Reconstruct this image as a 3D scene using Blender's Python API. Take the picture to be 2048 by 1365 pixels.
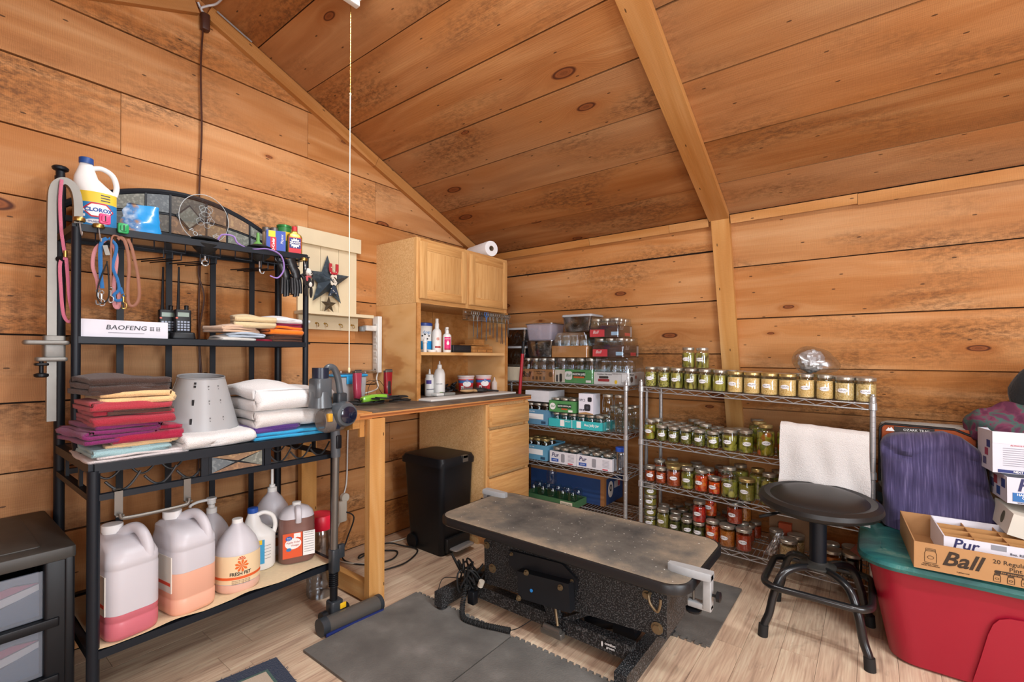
import bpy, math, random
from mathutils import Vector, Matrix
S = bpy.context.scene
for o in list(bpy.data.objects): bpy.data.objects.remove(o)
C = S.collection
PI = math.pi
RND = random.Random(7)

# ---------------- camera, world, light, exposure ----------------
cam_d = bpy.data.cameras.new('camera'); cam = bpy.data.objects.new('camera', cam_d); C.objects.link(cam)
cam_d.sensor_width = 36.0; cam_d.lens = 36.0*936.4/2048.0; cam_d.shift_y = 30.4/2048.0
cam_d.clip_start = 0.02; cam_d.clip_end = 60
cam.matrix_world = (Matrix.Translation((0, 0, 1.22)) @ Matrix.Rotation(0.6549, 4, 'Z')
                    @ Matrix.Rotation(PI/2, 4, 'X') @ Matrix.Rotation(0.0044, 4, 'Z'))
S.camera = cam
W = bpy.data.worlds.new('world'); S.world = W; W.use_nodes = True
W.node_tree.nodes['Background'].inputs[0].default_value = (0.75, 0.87, 1.0, 1)
W.node_tree.nodes['Background'].inputs[1].default_value = 1.0
S.view_settings.view_transform = 'Standard'; S.view_settings.look = 'None'
S.view_settings.gamma = 1.0; S.view_settings.use_curve_mapping = False
S.view_settings.exposure = 0.18
S.cycles.max_bounces = 6; S.cycles.diffuse_bounces = 4; S.cycles.glossy_bounces = 2; S.cycles.transmission_bounces = 2; S.cycles.transparent_max_bounces = 14
S.cycles.caustics_reflective = False; S.cycles.caustics_refractive = False; S.cycles.adaptive_threshold = 0.03

def area(name, loc, rot, sx, sy, power, col):
    d = bpy.data.lights.new(name, 'AREA'); d.shape = 'RECTANGLE'; d.size = sx; d.size_y = sy
    d.energy = power; d.color = col
    o = bpy.data.objects.new(name, d); o.location = loc; o.rotation_euler = rot; C.objects.link(o); return o
# fill from added windows and tube behind the camera; ceiling tube in view
area('window_fill', (2.12, 0.55, 1.45), (0, PI/2, 0), 1.25, 1.5, 72, (0.90, 0.95, 1.0))
area('window_fill', (0.55, -1.22, 1.35), (PI/2+0.3, 0, 0), 1.5, 1.0, 36, (0.90, 0.95, 1.0))
area('tube_or_fill_light', (-1.20, 1.14, 2.725), (0, 0, 0), 1.16, 0.12, 25, (0.93, 0.97, 1.0))
area('tube_or_fill_light', (1.00, 0.80, 2.775), (0, 0, 0), 1.16, 0.12, 46, (0.93, 0.97, 1.0))  # fill lamp of the added fixture behind the camera

# ---------------- naming helpers ----------------
def tag(o, label=None, cat=None, group=None, kind=None):
    if label: o['label'] = label
    if cat: o['category'] = cat
    if group: o['group'] = group
    if kind: o['kind'] = kind
    return o
def thing(name, label, cat, loc=(0, 0, 0), rz=0, group=None, rx=0, ry=0):
    o = bpy.data.objects.new(name, None); o.empty_display_size = 0.05; C.objects.link(o)
    o.location = loc; o.rotation_euler = (rx, ry, rz)
    return tag(o, label, cat, group)
def dup(root, loc, rz=None, label=None, group=None):
    r = root.copy(); C.objects.link(r); r.location = loc
    if rz is not None: r.rotation_euler = (root.rotation_euler[0], root.rotation_euler[1], rz)
    if label: r['label'] = label
    if group: r['group'] = group
    for ch in list(root.children):
        c = ch.copy(); C.objects.link(c); c.parent = r
        for g in list(ch.children):
            d = g.copy(); C.objects.link(d); d.parent = c
    return r

# ---------------- mesh builder ----------------
class MB:
    def __init__(s): s.v = []; s.f = []; s.m = []; s.mi = 0
    def add(s, vs, fs):
        b = len(s.v); s.v += [tuple(p) for p in vs]; s.f += [tuple(i+b for i in f) for f in fs]; s.m += [s.mi]*len(fs); return s
    def mat(s, i): s.mi = i; return s
    def box(s, x0, y0, z0, x1, y1, z1):
        x0, x1 = sorted((x0, x1)); y0, y1 = sorted((y0, y1)); z0, z1 = sorted((z0, z1))
        return s.add([(x0,y0,z0),(x1,y0,z0),(x1,y1,z0),(x0,y1,z0),(x0,y0,z1),(x1,y0,z1),(x1,y1,z1),(x0,y1,z1)],
                     [(3,2,1,0),(4,5,6,7),(0,1,5,4),(1,2,6,5),(2,3,7,6),(3,0,4,7)])
    def obox(s, c, sz, R=None):
        a, b, d = sz[0]/2, sz[1]/2, sz[2]/2; R = R or Matrix.Identity(3); c = Vector(c)
        P = [(-a,-b,-d),(a,-b,-d),(a,b,-d),(-a,b,-d),(-a,-b,d),(a,-b,d),(a,b,d),(-a,b,d)]
        return s.add([c + R @ Vector(p) for p in P], [(3,2,1,0),(4,5,6,7),(0,1,5,4),(1,2,6,5),(2,3,7,6),(3,0,4,7)])
    def bar(s, a, b, w, h, up=(0,0,1)):
        a, b = Vector(a), Vector(b); d = b-a; L = d.length; d.normalize(); up = Vector(up)
        sd = d.cross(up)
        if sd.length < 1e-4: sd = d.cross(Vector((1,0,0)))
        sd.normalize(); up = sd.cross(d)
        R = Matrix((d, sd, up)).transposed()
        return s.obox((a+b)/2, (L, w, h), R)
    def loft(s, rings, caps=(True, True), closed=True, wrap=False):
        n = len(rings[0]); b = 0; vs = []; fs = []
        for r in rings: vs += r
        m = len(rings); K = n if closed else n-1
        for i in range(m if wrap else m-1):
            i2 = (i+1) % m
            for j in range(K):
                j2 = (j+1) % n
                fs.append((i*n+j, i*n+j2, i2*n+j2, i2*n+j))
        if not wrap and closed:
            if caps[0]: fs.append(tuple(range(n-1, -1, -1)))
            if caps[1]: fs.append(tuple((m-1)*n+j for j in range(n)))
        return s.add(vs, fs)
    def lathe(s, prof, n=20, c=(0,0,0), R=None, caps=(True, True), sq=(1,1)):
        rings = []
        c = Vector(c)
        for r, z in prof:
            ring = []
            for j in range(n):
                a = 2*PI*j/n; p = Vector((r*math.cos(a)*sq[0], r*math.sin(a)*sq[1], z))
                if R: p = R @ p
                ring.append(c+p)
            rings.append(ring)
        return s.loft(rings, caps)
    def cyl(s, a, b, r0, r1=None, n=12, caps=(True, True)):
        a, b = Vector(a), Vector(b); d = b-a; q = d.to_track_quat('Z', 'Y').to_matrix()
        return s.lathe([(r0, 0), (r0 if r1 is None else r1, d.length)], n, a, q, caps)
    def tube(s, pts, r, n=8, closed=False, flat=None, roll0=None):
        P = [Vector(p) for p in pts]; m = len(P); T = []
        for i in range(m):
            if closed: t = P[(i+1) % m]-P[i-1]
            else: t = P[min(i+1, m-1)]-P[max(i-1, 0)]
            T.append(t.normalized() if t.length > 1e-9 else Vector((0,0,1)))
        up = Vector(roll0) if roll0 else (Vector((0,0,1)) if abs(T[0].z) < .9 else Vector((1,0,0)))
        N = (up - T[0]*up.dot(T[0])).normalized(); rings = []
        for i in range(m):
            if i:
                ax = T[i-1].cross(T[i])
                if ax.length > 1e-7: N = Matrix.Rotation(T[i-1].angle(T[i]), 3, ax.normalized()) @ N
                N = (N - T[i]*N.dot(T[i])).normalized()
            B = T[i].cross(N); rr = r[i] if isinstance(r, (list, tuple)) else r
            ra, rb = (rr, rr) if not flat else (rr*flat[0], rr*flat[1])
            rings.append([P[i] + N*(ra*math.cos(2*PI*j/n)) + B*(rb*math.sin(2*PI*j/n)) for j in range(n)])
        return s.loft(rings, wrap=closed)
    def prism(s, poly, z0, z1, M=None):
        n = len(poly); M = M or Matrix.Identity(4)
        vs = [M @ Vector((x, y, z0)) for x, y in poly] + [M @ Vector((x, y, z1)) for x, y in poly]
        fs = [tuple(range(n-1, -1, -1)), tuple(range(n, 2*n))] + [(i, (i+1) % n, n+(i+1) % n, n+i) for i in range(n)]
        return s.add(vs, fs)
    def rbox(s, x0, y0, z0, x1, y1, z1, r=.01, ch=None, n=4, taper=1.0):
        # box with rounded upright edges and softened top and bottom rims; taper scales the bottom
        ch = r*.5 if ch is None else ch
        cx, cy = (x0+x1)/2, (y0+y1)/2; w, d = abs(x1-x0), abs(y1-y0); rings = []
        for z, ins in ((z0, ch), (z0+ch*.3, ch*.3), (z0+ch, 0), (z1-ch, 0), (z1-ch*.3, ch*.3), (z1, ch)):
            t = taper + (1-taper)*((z-z0)/(z1-z0))
            rings.append([Vector((cx+x, cy+y, z)) for x, y in rrect(w*t-2*ins, d*t-2*ins, max(r-ins*.5, .0008), n)])
        return s.loft(rings)
    def ball(s, c, r, nu=14, nv=9, R=None):
        r = (r, r, r) if not isinstance(r, (tuple, list)) else r; c = Vector(c); rings = []
        for i in range(nv+1):
            t = -PI/2 + PI*i/nv; ct = max(math.cos(t), .02)
            ring = []
            for j in range(nu):
                p = Vector((r[0]*ct*math.cos(2*PI*j/nu), r[1]*ct*math.sin(2*PI*j/nu), r[2]*math.sin(t)))
                ring.append(c + (R @ p if R else p))
            rings.append(ring)
        return s.loft(rings)
    def sheet(s, fn, nu, nv, th=.004):
        # a cloth-like sheet with two sides and closed rim: fn(u,v)->point
        G = [[Vector(fn(i/nu, j/nv)) for j in range(nv+1)] for i in range(nu+1)]
        vs = []; idx = {}
        for side in (0, 1):
            for i in range(nu+1):
                for j in range(nv+1):
                    a = G[min(i+1, nu)][j]-G[max(i-1, 0)][j]; b = G[i][min(j+1, nv)]-G[i][max(j-1, 0)]
                    nrm = a.cross(b); nrm = nrm.normalized() if nrm.length > 1e-9 else Vector((0,0,1))
                    idx[side, i, j] = len(vs); vs.append(G[i][j] + nrm*(th/2 if side == 0 else -th/2))
        fs = []
        for i in range(nu):
            for j in range(nv):
                fs.append((idx[0,i,j], idx[0,i+1,j], idx[0,i+1,j+1], idx[0,i,j+1]))
                fs.append((idx[1,i,j], idx[1,i,j+1], idx[1,i+1,j+1], idx[1,i+1,j]))
        for i in range(nu):
            fs.append((idx[0,i,0], idx[1,i,0], idx[1,i+1,0], idx[0,i+1,0])); fs.append((idx[0,i,nv], idx[0,i+1,nv], idx[1,i+1,nv], idx[1,i,nv]))
        for j in range(nv):
            fs.append((idx[0,0,j], idx[0,0,j+1], idx[1,0,j+1], idx[1,0,j])); fs.append((idx[0,nu,j], idx[1,nu,j], idx[1,nu,j+1], idx[0,nu,j+1]))
        return s.add(vs, fs)
    def obj(s, name, mats, parent=None, smooth=.7, loc=None, rot=None, top=None):
        me = bpy.data.meshes.new(name); me.from_pydata(s.v, [], s.f)
        for m in (mats if isinstance(mats, (list, tuple)) else [mats]): me.materials.append(m)
        for p, i in zip(me.polygons, s.m): p.material_index = i; p.use_smooth = bool(smooth)
        me.validate(); me.update()
        if smooth: me.set_sharp_from_angle(angle=smooth)
        o = bpy.data.objects.new(name, me); C.objects.link(o)
        if parent is not None: o.parent = parent
        if loc: o.location = loc
        if rot: o.rotation_euler = rot
        return o
def rrect(w, d, r, n=4):
    r = min(r, w/2-1e-5, d/2-1e-5); out = []
    for cx, cy, a0 in ((w/2-r, d/2-r, 0), (-w/2+r, d/2-r, PI/2), (-w/2+r, -d/2+r, PI), (w/2-r, -d/2+r, 1.5*PI)):
        for k in range(n+1):
            a = a0 + PI/2*k/n; out.append((cx+r*math.cos(a), cy+r*math.sin(a)))
    return out
def share(o, name, parent, loc=None, rot=None):
    c = bpy.data.objects.new(name, o.data); C.objects.link(c); c.parent = parent
    if loc: c.location = loc
    if rot: c.rotation_euler = rot
    return c
def spline(pts, k=6, closed=False):
    P = [Vector(p) for p in pts]; out = []; n = len(P)
    for i in range(n if closed else n-1):
        g = lambda j: P[j % n] if closed else P[max(0, min(n-1, j))]
        a, b, c, d = g(i-1), g(i), g(i+1), g(i+2)
        for q in range(k):
            t = q/k
            out.append(.5*((2*b)+(c-a)*t+(2*a-5*b+4*c-d)*t*t+(-a+3*b-3*c+d)*t**3))
    if not closed: out.append(P[-1])
    return out
def lettering(txt, size, parent, org, u, v, mat, name='lettering', align='CENTER', ext=.0004, bold=0, space=1.0, shear=0, sx=1.0):
    cu = bpy.data.curves.new('t', 'FONT'); cu.body = txt; cu.size = size; cu.extrude = ext; cu.align_x = align; cu.align_y = 'CENTER'
    cu.offset = bold; cu.space_character = space; cu.resolution_u = 2; cu.shear = shear
    t = bpy.data.objects.new('t', cu); me = bpy.data.meshes.new_from_object(t); bpy.data.objects.remove(t); bpy.data.curves.remove(cu)
    me.materials.clear(); me.materials.append(mat)
    o = bpy.data.objects.new(name, me); C.objects.link(o); o.parent = parent
    u, v = Vector(u).normalized(), Vector(v).normalized(); w = u.cross(v)
    o.matrix_local = Matrix.Translation(org) @ Matrix((u, v, w)).transposed().to_4x4() @ Matrix.Diagonal((sx, 1, 1, 1))
    return o
def decal(poly, parent, org, u, v, mat, name='print_patch', th=.0006):
    u, v = Vector(u).normalized(), Vector(v).normalized(); w = u.cross(v)
    o = MB().prism(poly, 0, th).obj(name, mat, parent, smooth=0)
    o.matrix_local = Matrix.Translation(org) @ Matrix((u, v, w)).transposed().to_4x4()
    return o
def rect(w, h, x=0, y=0): return [(x-w/2, y-h/2), (x+w/2, y-h/2), (x+w/2, y+h/2), (x-w/2, y+h/2)]
def oval(w, h, n=20, x=0, y=0): return [(x+w/2*math.cos(2*PI*i/n), y+h/2*math.sin(2*PI*i/n)) for i in range(n)]
from mathutils import noise as mnoise
def nz(x, y, z=0.0): return mnoise.noise((x, y, z))
def gloc(p):
    v = Vector((0,0,0))
    while p is not None: v = v + p.location; p = p.parent
    return v
def W_(o, parent):       # o's vertices are world coordinates; parent chain unrotated
    o.location = -gloc(parent); return o
def PT(m, name, mat, root, smooth=.7):   # part in world coordinates under root
    return W_(m.obj(name, mat, root, smooth), root)
def ONE(m, name, mat, label, cat, group=None, smooth=.7, base=None):   # a thing that is one mesh, origin at its base
    vs = m.v; b = Vector(base) if base else Vector(((min(v[0] for v in vs)+max(v[0] for v in vs))/2, (min(v[1] for v in vs)+max(v[1] for v in vs))/2, min(v[2] for v in vs)))
    m.v = [(v[0]-b.x, v[1]-b.y, v[2]-b.z) for v in vs]
    o = m.obj(name, mat, None, smooth); o.location = b; return tag(o, label, cat, group)
def cylpatch(R, ac, w, z0, z1, c=(0,0,0), th=.0008, n=12, sq=(1,1), prof=None):
    # label wrapped on a round wall
    def fn(u, v):
        a = ac + (u-.5)*w/R; z = z0+(z1-z0)*v; r = (prof(z) if prof else R)+th
        return (c[0]+r*math.cos(a)*sq[0], c[1]+r*math.sin(a)*sq[1], c[2]+z)
    return MB().sheet(fn, n, 4 if prof else 1, th)
def cyltext(txt, size, parent, R, ac, z, mat, c=(0,0,0), bold=0, sx=1.0, th=.0012, shear=0, sq=(1,1), name='lettering'):
    o = lettering(txt, size, parent, (0,0,0), (1,0,0), (0,1,0), mat, name, bold=bold, ext=.0002, shear=shear)
    for v in o.data.vertices:
        a = ac + v.co.x*sx/R; r = R+th+v.co.z
        v.co = Vector((c[0]+r*math.cos(a)*sq[0], c[1]+r*math.sin(a)*sq[1], c[2]+z+v.co.y))
    o.matrix_local = Matrix.Identity(4); return o
def folded(w, d, layers, th, seed=0, wob=.007, gap=.18, sag=.007, org=(0,0,0), rz=0, puff=.012, front=False):
    # a towel folded over itself: the fold runs along y, depth along x
    path = []
    lh = th*(1+gap); H = layers*lh
    r = random.Random(seed)
    for k in range(layers):
        z = th/2 + k*lh; ins = r.uniform(0, .09)*w
        a, b = (ins if k % 2 else r.uniform(0, .03)*w), w-(r.uniform(0, .03)*w if k % 2 else ins)
        xs = [a+(b-a)*i/13 for i in range(14)]
        if k % 2: xs = xs[::-1]
        for q in xs: path.append((q, z))
        if k < layers-1:
            e = xs[-1]; s = 1 if e > w/2 else -1
            for t in (-.5, -.34, -.17, 0, .17, .34, .5): path.append((e+s*lh*.62*math.cos(t*PI/1.1), z+lh/2+lh/2*math.sin(t*PI/1.1)))
    n = len(path)-1; R = Matrix.Rotation(rz, 3, 'Z'); o = Vector(org); w0, d0 = w, d
    def fn(u, v):
        i = min(int(u*n), n-1); f = u*n-i; y = path[i][0]*(1-f)+path[i+1][0]*f; z = path[i][1]*(1-f)+path[i+1][1]*f
        k = z/H; x = -d*v
        e = nz(y*11+seed*3.1, x*11, k*3+seed); e2 = nz(y*4+seed, x*4+4, seed*1.7); e3 = nz(y*26, x*26, k*9+seed)
        dome = max(0, math.sin(PI*min(1, max(0, y/w))))*max(0, math.sin(PI*min(1, v*1.15+.12)))
        z += k*(puff*(dome-.35)+sag*e2*1.4+wob*.5*e)+wob*.12*e3
        x += wob*1.5*e2+wob*.9*nz(k*5+seed, y*9, 3)-.012*abs(2*y/w-1)**3*k
        y2 = y+wob*1.3*nz(k*6, x*9, seed)+wob*nz(k*3, seed, 1.5)
        if front: return o + R @ Vector((y2-w, -x-d/2, max(z, th*.45)))
        return o + R @ Vector((x, y2-w/2, max(z, th*.45)))
    return MB().sheet(fn, n, 18, th*.92)
# ---------------- materials ----------------
def hexc(h):
    h = h.lstrip('#'); c = [int(h[i:i+2], 16)/255 for i in (0, 2, 4)]
    return tuple(x/12.92 if x <= .04045 else ((x+.055)/1.055)**2.4 for x in c) + (1,)
class NT:
    def __init__(s, name):
        s.mat = bpy.data.materials.new(name); s.mat.use_nodes = True; s.t = s.mat.node_tree
        s.b = s.t.nodes['Principled BSDF']; s.out = s.t.nodes['Material Output']
    def n(s, typ, props=None, **ins):
        nd = s.t.nodes.new('ShaderNode'+typ)
        for k, v in (props or {}).items(): setattr(nd, k, v)
        for k, v in ins.items(): s.set(nd, k, v)
        return nd
    def set(s, nd, k, v):
        i = nd.inputs[int(k[1:])] if k[0] == '_' and k[1:].isdigit() else nd.inputs[k]
        if hasattr(v, 'is_output'): s.t.links.new(v, i)
        else: i.default_value = v
    def math(s, op, a, b=0, c=0):
        nd = s.n('Math', {'operation': op}); s.set(nd, '_0', a); s.set(nd, '_1', b)
        if op in ('SMOOTH_MIN', 'MULTIPLY_ADD', 'COMPARE'): s.set(nd, '_2', c)
        return nd.outputs[0]
    def ramp(s, fac, stops, interp='LINEAR'):
        nd = s.n('ValToRGB'); s.set(nd, 'Fac', fac); r = nd.color_ramp; r.interpolation = interp
        while len(r.elements) < len(stops): r.elements.new(.5)
        for e, (p, c) in zip(r.elements, stops): e.position = p; e.color = c if len(c) == 4 else (*c, 1)
        return nd.outputs[0]
    def mix(s, fac, a, b, mode='MIX'):
        nd = s.n('Mix', {'data_type': 'RGBA', 'blend_type': mode}); s.set(nd, '_0', fac); s.set(nd, '_6', a); s.set(nd, '_7', b); return nd.outputs[2]
    def coords(s, scale=(1,1,1), rnd=True, out='Object'):
        tc = s.n('TexCoord'); mp = s.n('Mapping'); mp.inputs['Scale'].default_value = scale
        s.t.links.new(tc.outputs[out], mp.inputs['Vector'])
        if not rnd: return mp.outputs[0]
        oi = s.n('ObjectInfo'); m = s.n('VectorMath', {'operation': 'SCALE'}); m.inputs[0].default_value = (37.3, 17.1, 0)
        s.t.links.new(oi.outputs['Random'], m.inputs['Scale'])
        ad = s.n('VectorMath', {'operation': 'ADD'}); s.t.links.new(tc.outputs[out], ad.inputs[0]); s.t.links.new(m.outputs[0], ad.inputs[1])
        s.t.links.new(ad.outputs[0], mp.inputs['Vector']); return mp.outputs[0]
    def bump(s, h, st=.3, d=.002):
        nd = s.n('Bump'); s.set(nd, 'Strength', st); s.set(nd, 'Distance', d); s.set(nd, 'Height', h); s.t.links.new(nd.outputs[0], s.b.inputs['Normal'])
    def P(s, **k):
        for a, v in k.items():
            a = {'col': 'Base Color', 'rough': 'Roughness', 'metal': 'Metallic', 'coat': 'Coat Weight', 'spec': 'Specular IOR Level', 'sub': 'Subsurface Weight', 'trans': 'Transmission Weight', 'alpha': 'Alpha', 'sheen': 'Sheen Weight', 'ior': 'IOR'}[a]
            s.set(s.b, a, v)
        return s
_mc = {}
def plain(hx, rough=.5, metal=0, coat=0, noise=0, spec=.5, name=None, bump=0, bscale=60):
    key = (hx, rough, metal, coat, noise, spec, bump, bscale)
    if key in _mc: return _mc[key]
    t = NT(name or ('paint_'+hx.strip('#'))); c = hexc(hx); t.P(rough=rough, metal=metal, coat=coat, spec=spec)
    if noise or bump:
        nz = t.n('TexNoise', Vector=t.coords(rnd=True), Scale=bscale, Detail=4.0)
        if noise:
            t.P(col=t.mix(nz.outputs[0], tuple(x*(1-noise) for x in c[:3])+(1,), tuple(min(1, x*(1+noise)) for x in c[:3])+(1,)))
        else: t.P(col=c)
        if bump: t.bump(nz.outputs[0], bump, .003)
    else: t.P(col=c)
    _mc[key] = t.mat; return t.mat

def pine(name, light, mid, dark, knots=.5, stain=.5, val=(.86, 1.08), rough=.62, grey=.5):
    t = NT(name); oi = t.n('ObjectInfo'); rnd = oi.outputs['Random']
    kv = t.n('TexVoronoi', {'voronoi_dimensions': '2D'}, Vector=t.coords((1.15, 3.1, 0)), Scale=1.0, Randomness=.85)
    d = kv.outputs['Distance']; sep = t.n('SeparateColor'); t.t.links.new(kv.outputs['Color'], sep.inputs[0])
    has = t.math('GREATER_THAN', sep.outputs[0], 1-knots); size = t.math('MULTIPLY_ADD', sep.outputs[1], .085, .022)
    wob = t.n('TexNoise', Vector=t.coords((9, 9, 9)), Scale=1.0, Detail=0.0).outputs[0]
    kd = t.math('MULTIPLY', t.math('DIVIDE', d, size), t.math('MULTIPLY_ADD', wob, .5, .75))      # 1 at the knot's rim
    near = t.math('MULTIPLY', t.math('POWER', 2.718, t.math('MULTIPLY', kd, -.9)), has)
    co = t.coords((1, 1, 1)); off = t.n('CombineXYZ'); t.set(off, 'Y', t.math('MULTIPLY', near, .22))
    va = t.n('VectorMath', {'operation': 'ADD'}); t.t.links.new(co, va.inputs[0]); t.t.links.new(off.outputs[0], va.inputs[1])
    mp = t.n('Mapping'); mp.inputs['Scale'].default_value = (.9, 9, 9); t.t.links.new(va.outputs[0], mp.inputs['Vector'])
    g1 = t.n('TexNoise', Vector=mp.outputs[0], Scale=1.3, Detail=2.0, Roughness=.55, Distortion=.8).outputs[0]
    mp2 = t.n('Mapping'); mp2.inputs['Scale'].default_value = (7, 170, 170); t.t.links.new(va.outputs[0], mp2.inputs['Vector'])
    g2 = t.n('TexNoise', Vector=mp2.outputs[0], Scale=1.0, Detail=1.5).outputs[0]
    col = t.ramp(g1, [(.25, hexc(dark)), (.5, hexc(mid)), (.75, hexc(light))])
    gm = t.math('MULTIPLY', t.math('POWER', t.math('FRACT', t.math('MULTIPLY', rnd, 13.7)), 2), grey)
    col = t.mix(gm, col, hexc('#ab8a68'))
    saw = t.n('TexWave', {'bands_direction': 'X'}, Vector=t.coords((1, .35, 1)), Scale=62.0, Distortion=6.0, Detail=1.0).outputs[0]
    col = t.mix(.10, col, t.ramp(t.math('MULTIPLY_ADD', saw, .5, t.math('MULTIPLY', g2, .5)), [(.3, (.22,.14,.08)), (.7, (1,.9,.75))]), 'OVERLAY')
    wide = t.n('TexNoise', Vector=t.coords((.8, 2.0, 1)), Scale=1.5, Detail=2.0).outputs[0]
    col = t.mix(t.ramp(wide, [(.40, (0,0,0)), (.72, (.55,.55,.55))]), col, hexc('#a9672c'))
    st = t.n('TexNoise', Vector=t.coords((1.2, 3.0, 1)), Scale=1.1, Detail=1.5, Roughness=.6).outputs[0]
    fine = t.n('TexNoise', Vector=t.coords((1, 2.2, 1)), Scale=24.0, Detail=3.0, Roughness=.8).outputs[0]
    sm = t.math('MULTIPLY', t.ramp(st, [(.47, (0,0,0)), (.66, (1,1,1))]), t.ramp(fine, [(.40, (0,0,0)), (.62, (stain,)*3)]))
    col = t.mix(sm, col, hexc('#4f3420'))
    ring = t.math('MULTIPLY_ADD', t.math('SINE', t.math('MULTIPLY', kd, 19)), .12, kd)
    kc = t.ramp(ring, [(.0, hexc('#6b3a1e')), (.45, hexc('#8d5029')), (.72, hexc('#653318')), (.95, hexc('#452311'))])
    km = t.math('MULTIPLY', t.ramp(kd, [(.82, (1,1,1)), (1.0, (0,0,0))]), has)
    halo = t.math('MULTIPLY', t.ramp(t.math('MULTIPLY', kd, .36), [(.3, (.55,.55,.55)), (1.0, (0,0,0))]), has)
    col = t.mix(halo, col, hexc('#9a5a28')); col = t.mix(km, col, kc)
    # nail heads in pairs near board lines
    nv = t.n('TexVoronoi', {'voronoi_dimensions': '2D'}, Vector=t.coords((2.4, 7.5, 0)), Scale=1.0, Randomness=.6)
    nail = t.math('LESS_THAN', nv.outputs['Distance'], .022); col = t.mix(t.math('MULTIPLY', nail, .8), col, hexc('#2a170c'))
    vv = t.math('MULTIPLY_ADD', rnd, val[1]-val[0], val[0]); hs = t.n('HueSaturation', Color=col, Value=vv)
    t.P(col=hs.outputs[0], rough=rough, spec=.3)
    t.bump(g2, .3, .0025)
    return t.mat
pine_wall = pine('rough_pine_boards', '#d2a06f', '#c08650', '#ac6e38', .42, .75, (.86, 1.12))
pine_ceil = pine('rough_pine_ceiling_boards', '#bb8857', '#a87041', '#92592c', .5, .65, (.82, 1.08))
pine_trim = pine('planed_pine_trim', '#c6945e', '#b7834a', '#a36e36', .15, .05, (.97, 1.04), grey=.1)
fir = pine('fir_stud', '#d9ae76', '#cb995b', '#b98445', .3, .0, (.98, 1.04), .55, grey=0)
def laminate():
    t = NT('laminate_floor'); oi = t.n('ObjectInfo')
    g = t.n('TexNoise', Vector=t.coords((1.4, 14, 1)), Scale=1.5, Detail=3.0, Roughness=.62, Distortion=.9).outputs[0]
    col = t.ramp(g, [(.25, hexc('#a08876')), (.45, hexc('#c6ab93')), (.68, hexc('#dbc2a8'))])
    f = t.n('TexNoise', Vector=t.coords((5, 120, 1)), Scale=1.2, Detail=1.5).outputs[0]
    col = t.mix(.25, col, t.ramp(f, [(.3, (.3,.25,.2)), (.65, (1,.95,.9))]), 'OVERLAY')
    k = t.n('TexNoise', Vector=t.coords((3, 9, 1)), Scale=1.0, Detail=3.0, Roughness=.7, Distortion=2.2).outputs[0]
    col = t.mix(t.ramp(k, [(.60, (0,0,0)), (.80, (.6,.6,.6))]), col, hexc('#7d685a'))
    hs = t.n('HueSaturation', Color=col, Value=t.math('MULTIPLY_ADD', oi.outputs['Random'], .2, .88))
    t.P(col=hs.outputs[0], rough=.42, spec=.4); return t.mat
laminate_m = laminate()
def oak(name, a, b, rough=.4, sc=(60, 60, 3)):
    t = NT(name)
    g = t.n('TexNoise', Vector=t.coords((1.5, 1.5, 1), rnd=True), Scale=1.0, Detail=2.0)
    w = t.n('TexNoise', Vector=t.coords(sc), Scale=1.2, Detail=4.0, Roughness=.6, Distortion=.8).outputs[0]
    t.P(col=t.ramp(w, [(.3, hexc(b)), (.62, hexc(a))]), rough=rough, coat=.15); t.bump(w, .1, .001); return t.mat
oak_v = oak('oak_veneer', '#d6a96f', '#bf8b50'); oak_h = oak('oak_veneer_cross', '#cf9f64', '#b8834a', sc=(60, 3, 60))
def plywood():
    t = NT('plywood_face'); w = t.n('TexWave', {'wave_type': 'BANDS', 'bands_direction': 'Y'}, Vector=t.coords((.35, 1.1, .9)), Scale=5.0, Distortion=9.0, Detail=3.0, **{'Detail Scale': 1.2}).outputs[0]
    t.P(col=t.ramp(w, [(.0, hexc('#b9824a')), (.25, hexc('#d3a368')), (1, hexc('#dbb078'))]), rough=.6); t.bump(w, .1, .001); return t.mat
plywood_m = plywood()
def chipboard():
    t = NT('chipboard_laminate'); v = t.n('TexVoronoi', Vector=t.coords(), Scale=170.0).outputs['Color']; s = t.n('SeparateColor'); t.t.links.new(v, s.inputs[0])
    t.P(col=t.ramp(s.outputs[0], [(0, hexc('#c79a63')), (.6, hexc('#d5ab75')), (1, hexc('#dcb784'))]), rough=.55); return t.mat
chip_m = chipboard()
def metal_spec(name, base, speck, sc=260, rough=.45):
    t = NT(name); v = t.n('TexNoise', Vector=t.coords(rnd=False), Scale=float(sc), Detail=2.0).outputs[0]
    t.P(col=t.ramp(v, [(.52, hexc(base)), (.62, hexc(speck))]), rough=rough, spec=.5); t.bump(v, .5, .002); return t.mat
hammer_m = metal_spec('hammered_black_enamel', '#17181a', '#5a5b5c', 190)
blk_metal = plain('#141a22', .45, .1, 0, .12, spec=.35, name='black_powder_coat')
blk_plastic = plain('#101216', .42, noise=.1, spec=.3, name='black_plastic')
blk_rubber = plain('#141414', .7, noise=.15)
grey_plastic = plain('#54585c', .35)
dark_grey = plain('#33373b', .4)
chrome = plain('#b9bbbd', .25, .6, noise=.08, name='chrome_wire')
steel = plain('#77736d', .42, .7, noise=.14, bscale=20, name='brushed_steel')
brass = plain('#b79a58', .35, 1)
white_pl = plain('#e9e9e6', .4); white_paper = plain('#efeeec', .75); ink = plain('#1c1c1e', .7)
lidm = plain('#b5b0a4', .3, .75, noise=.12, name='jar_lid_tin'); lidg = plain('#c0a870', .3, .75, noise=.1, name='gold_jar_lid')
gold = plain('#c9a14a', .35, .8)
navy = plain('#1d2b6b', .6); redp = plain('#c3202c', .55); yellowp = plain('#f0c92e', .55); bluep = plain('#2a6fb0', .5); greenp = plain('#2f8a4a', .55)
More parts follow.
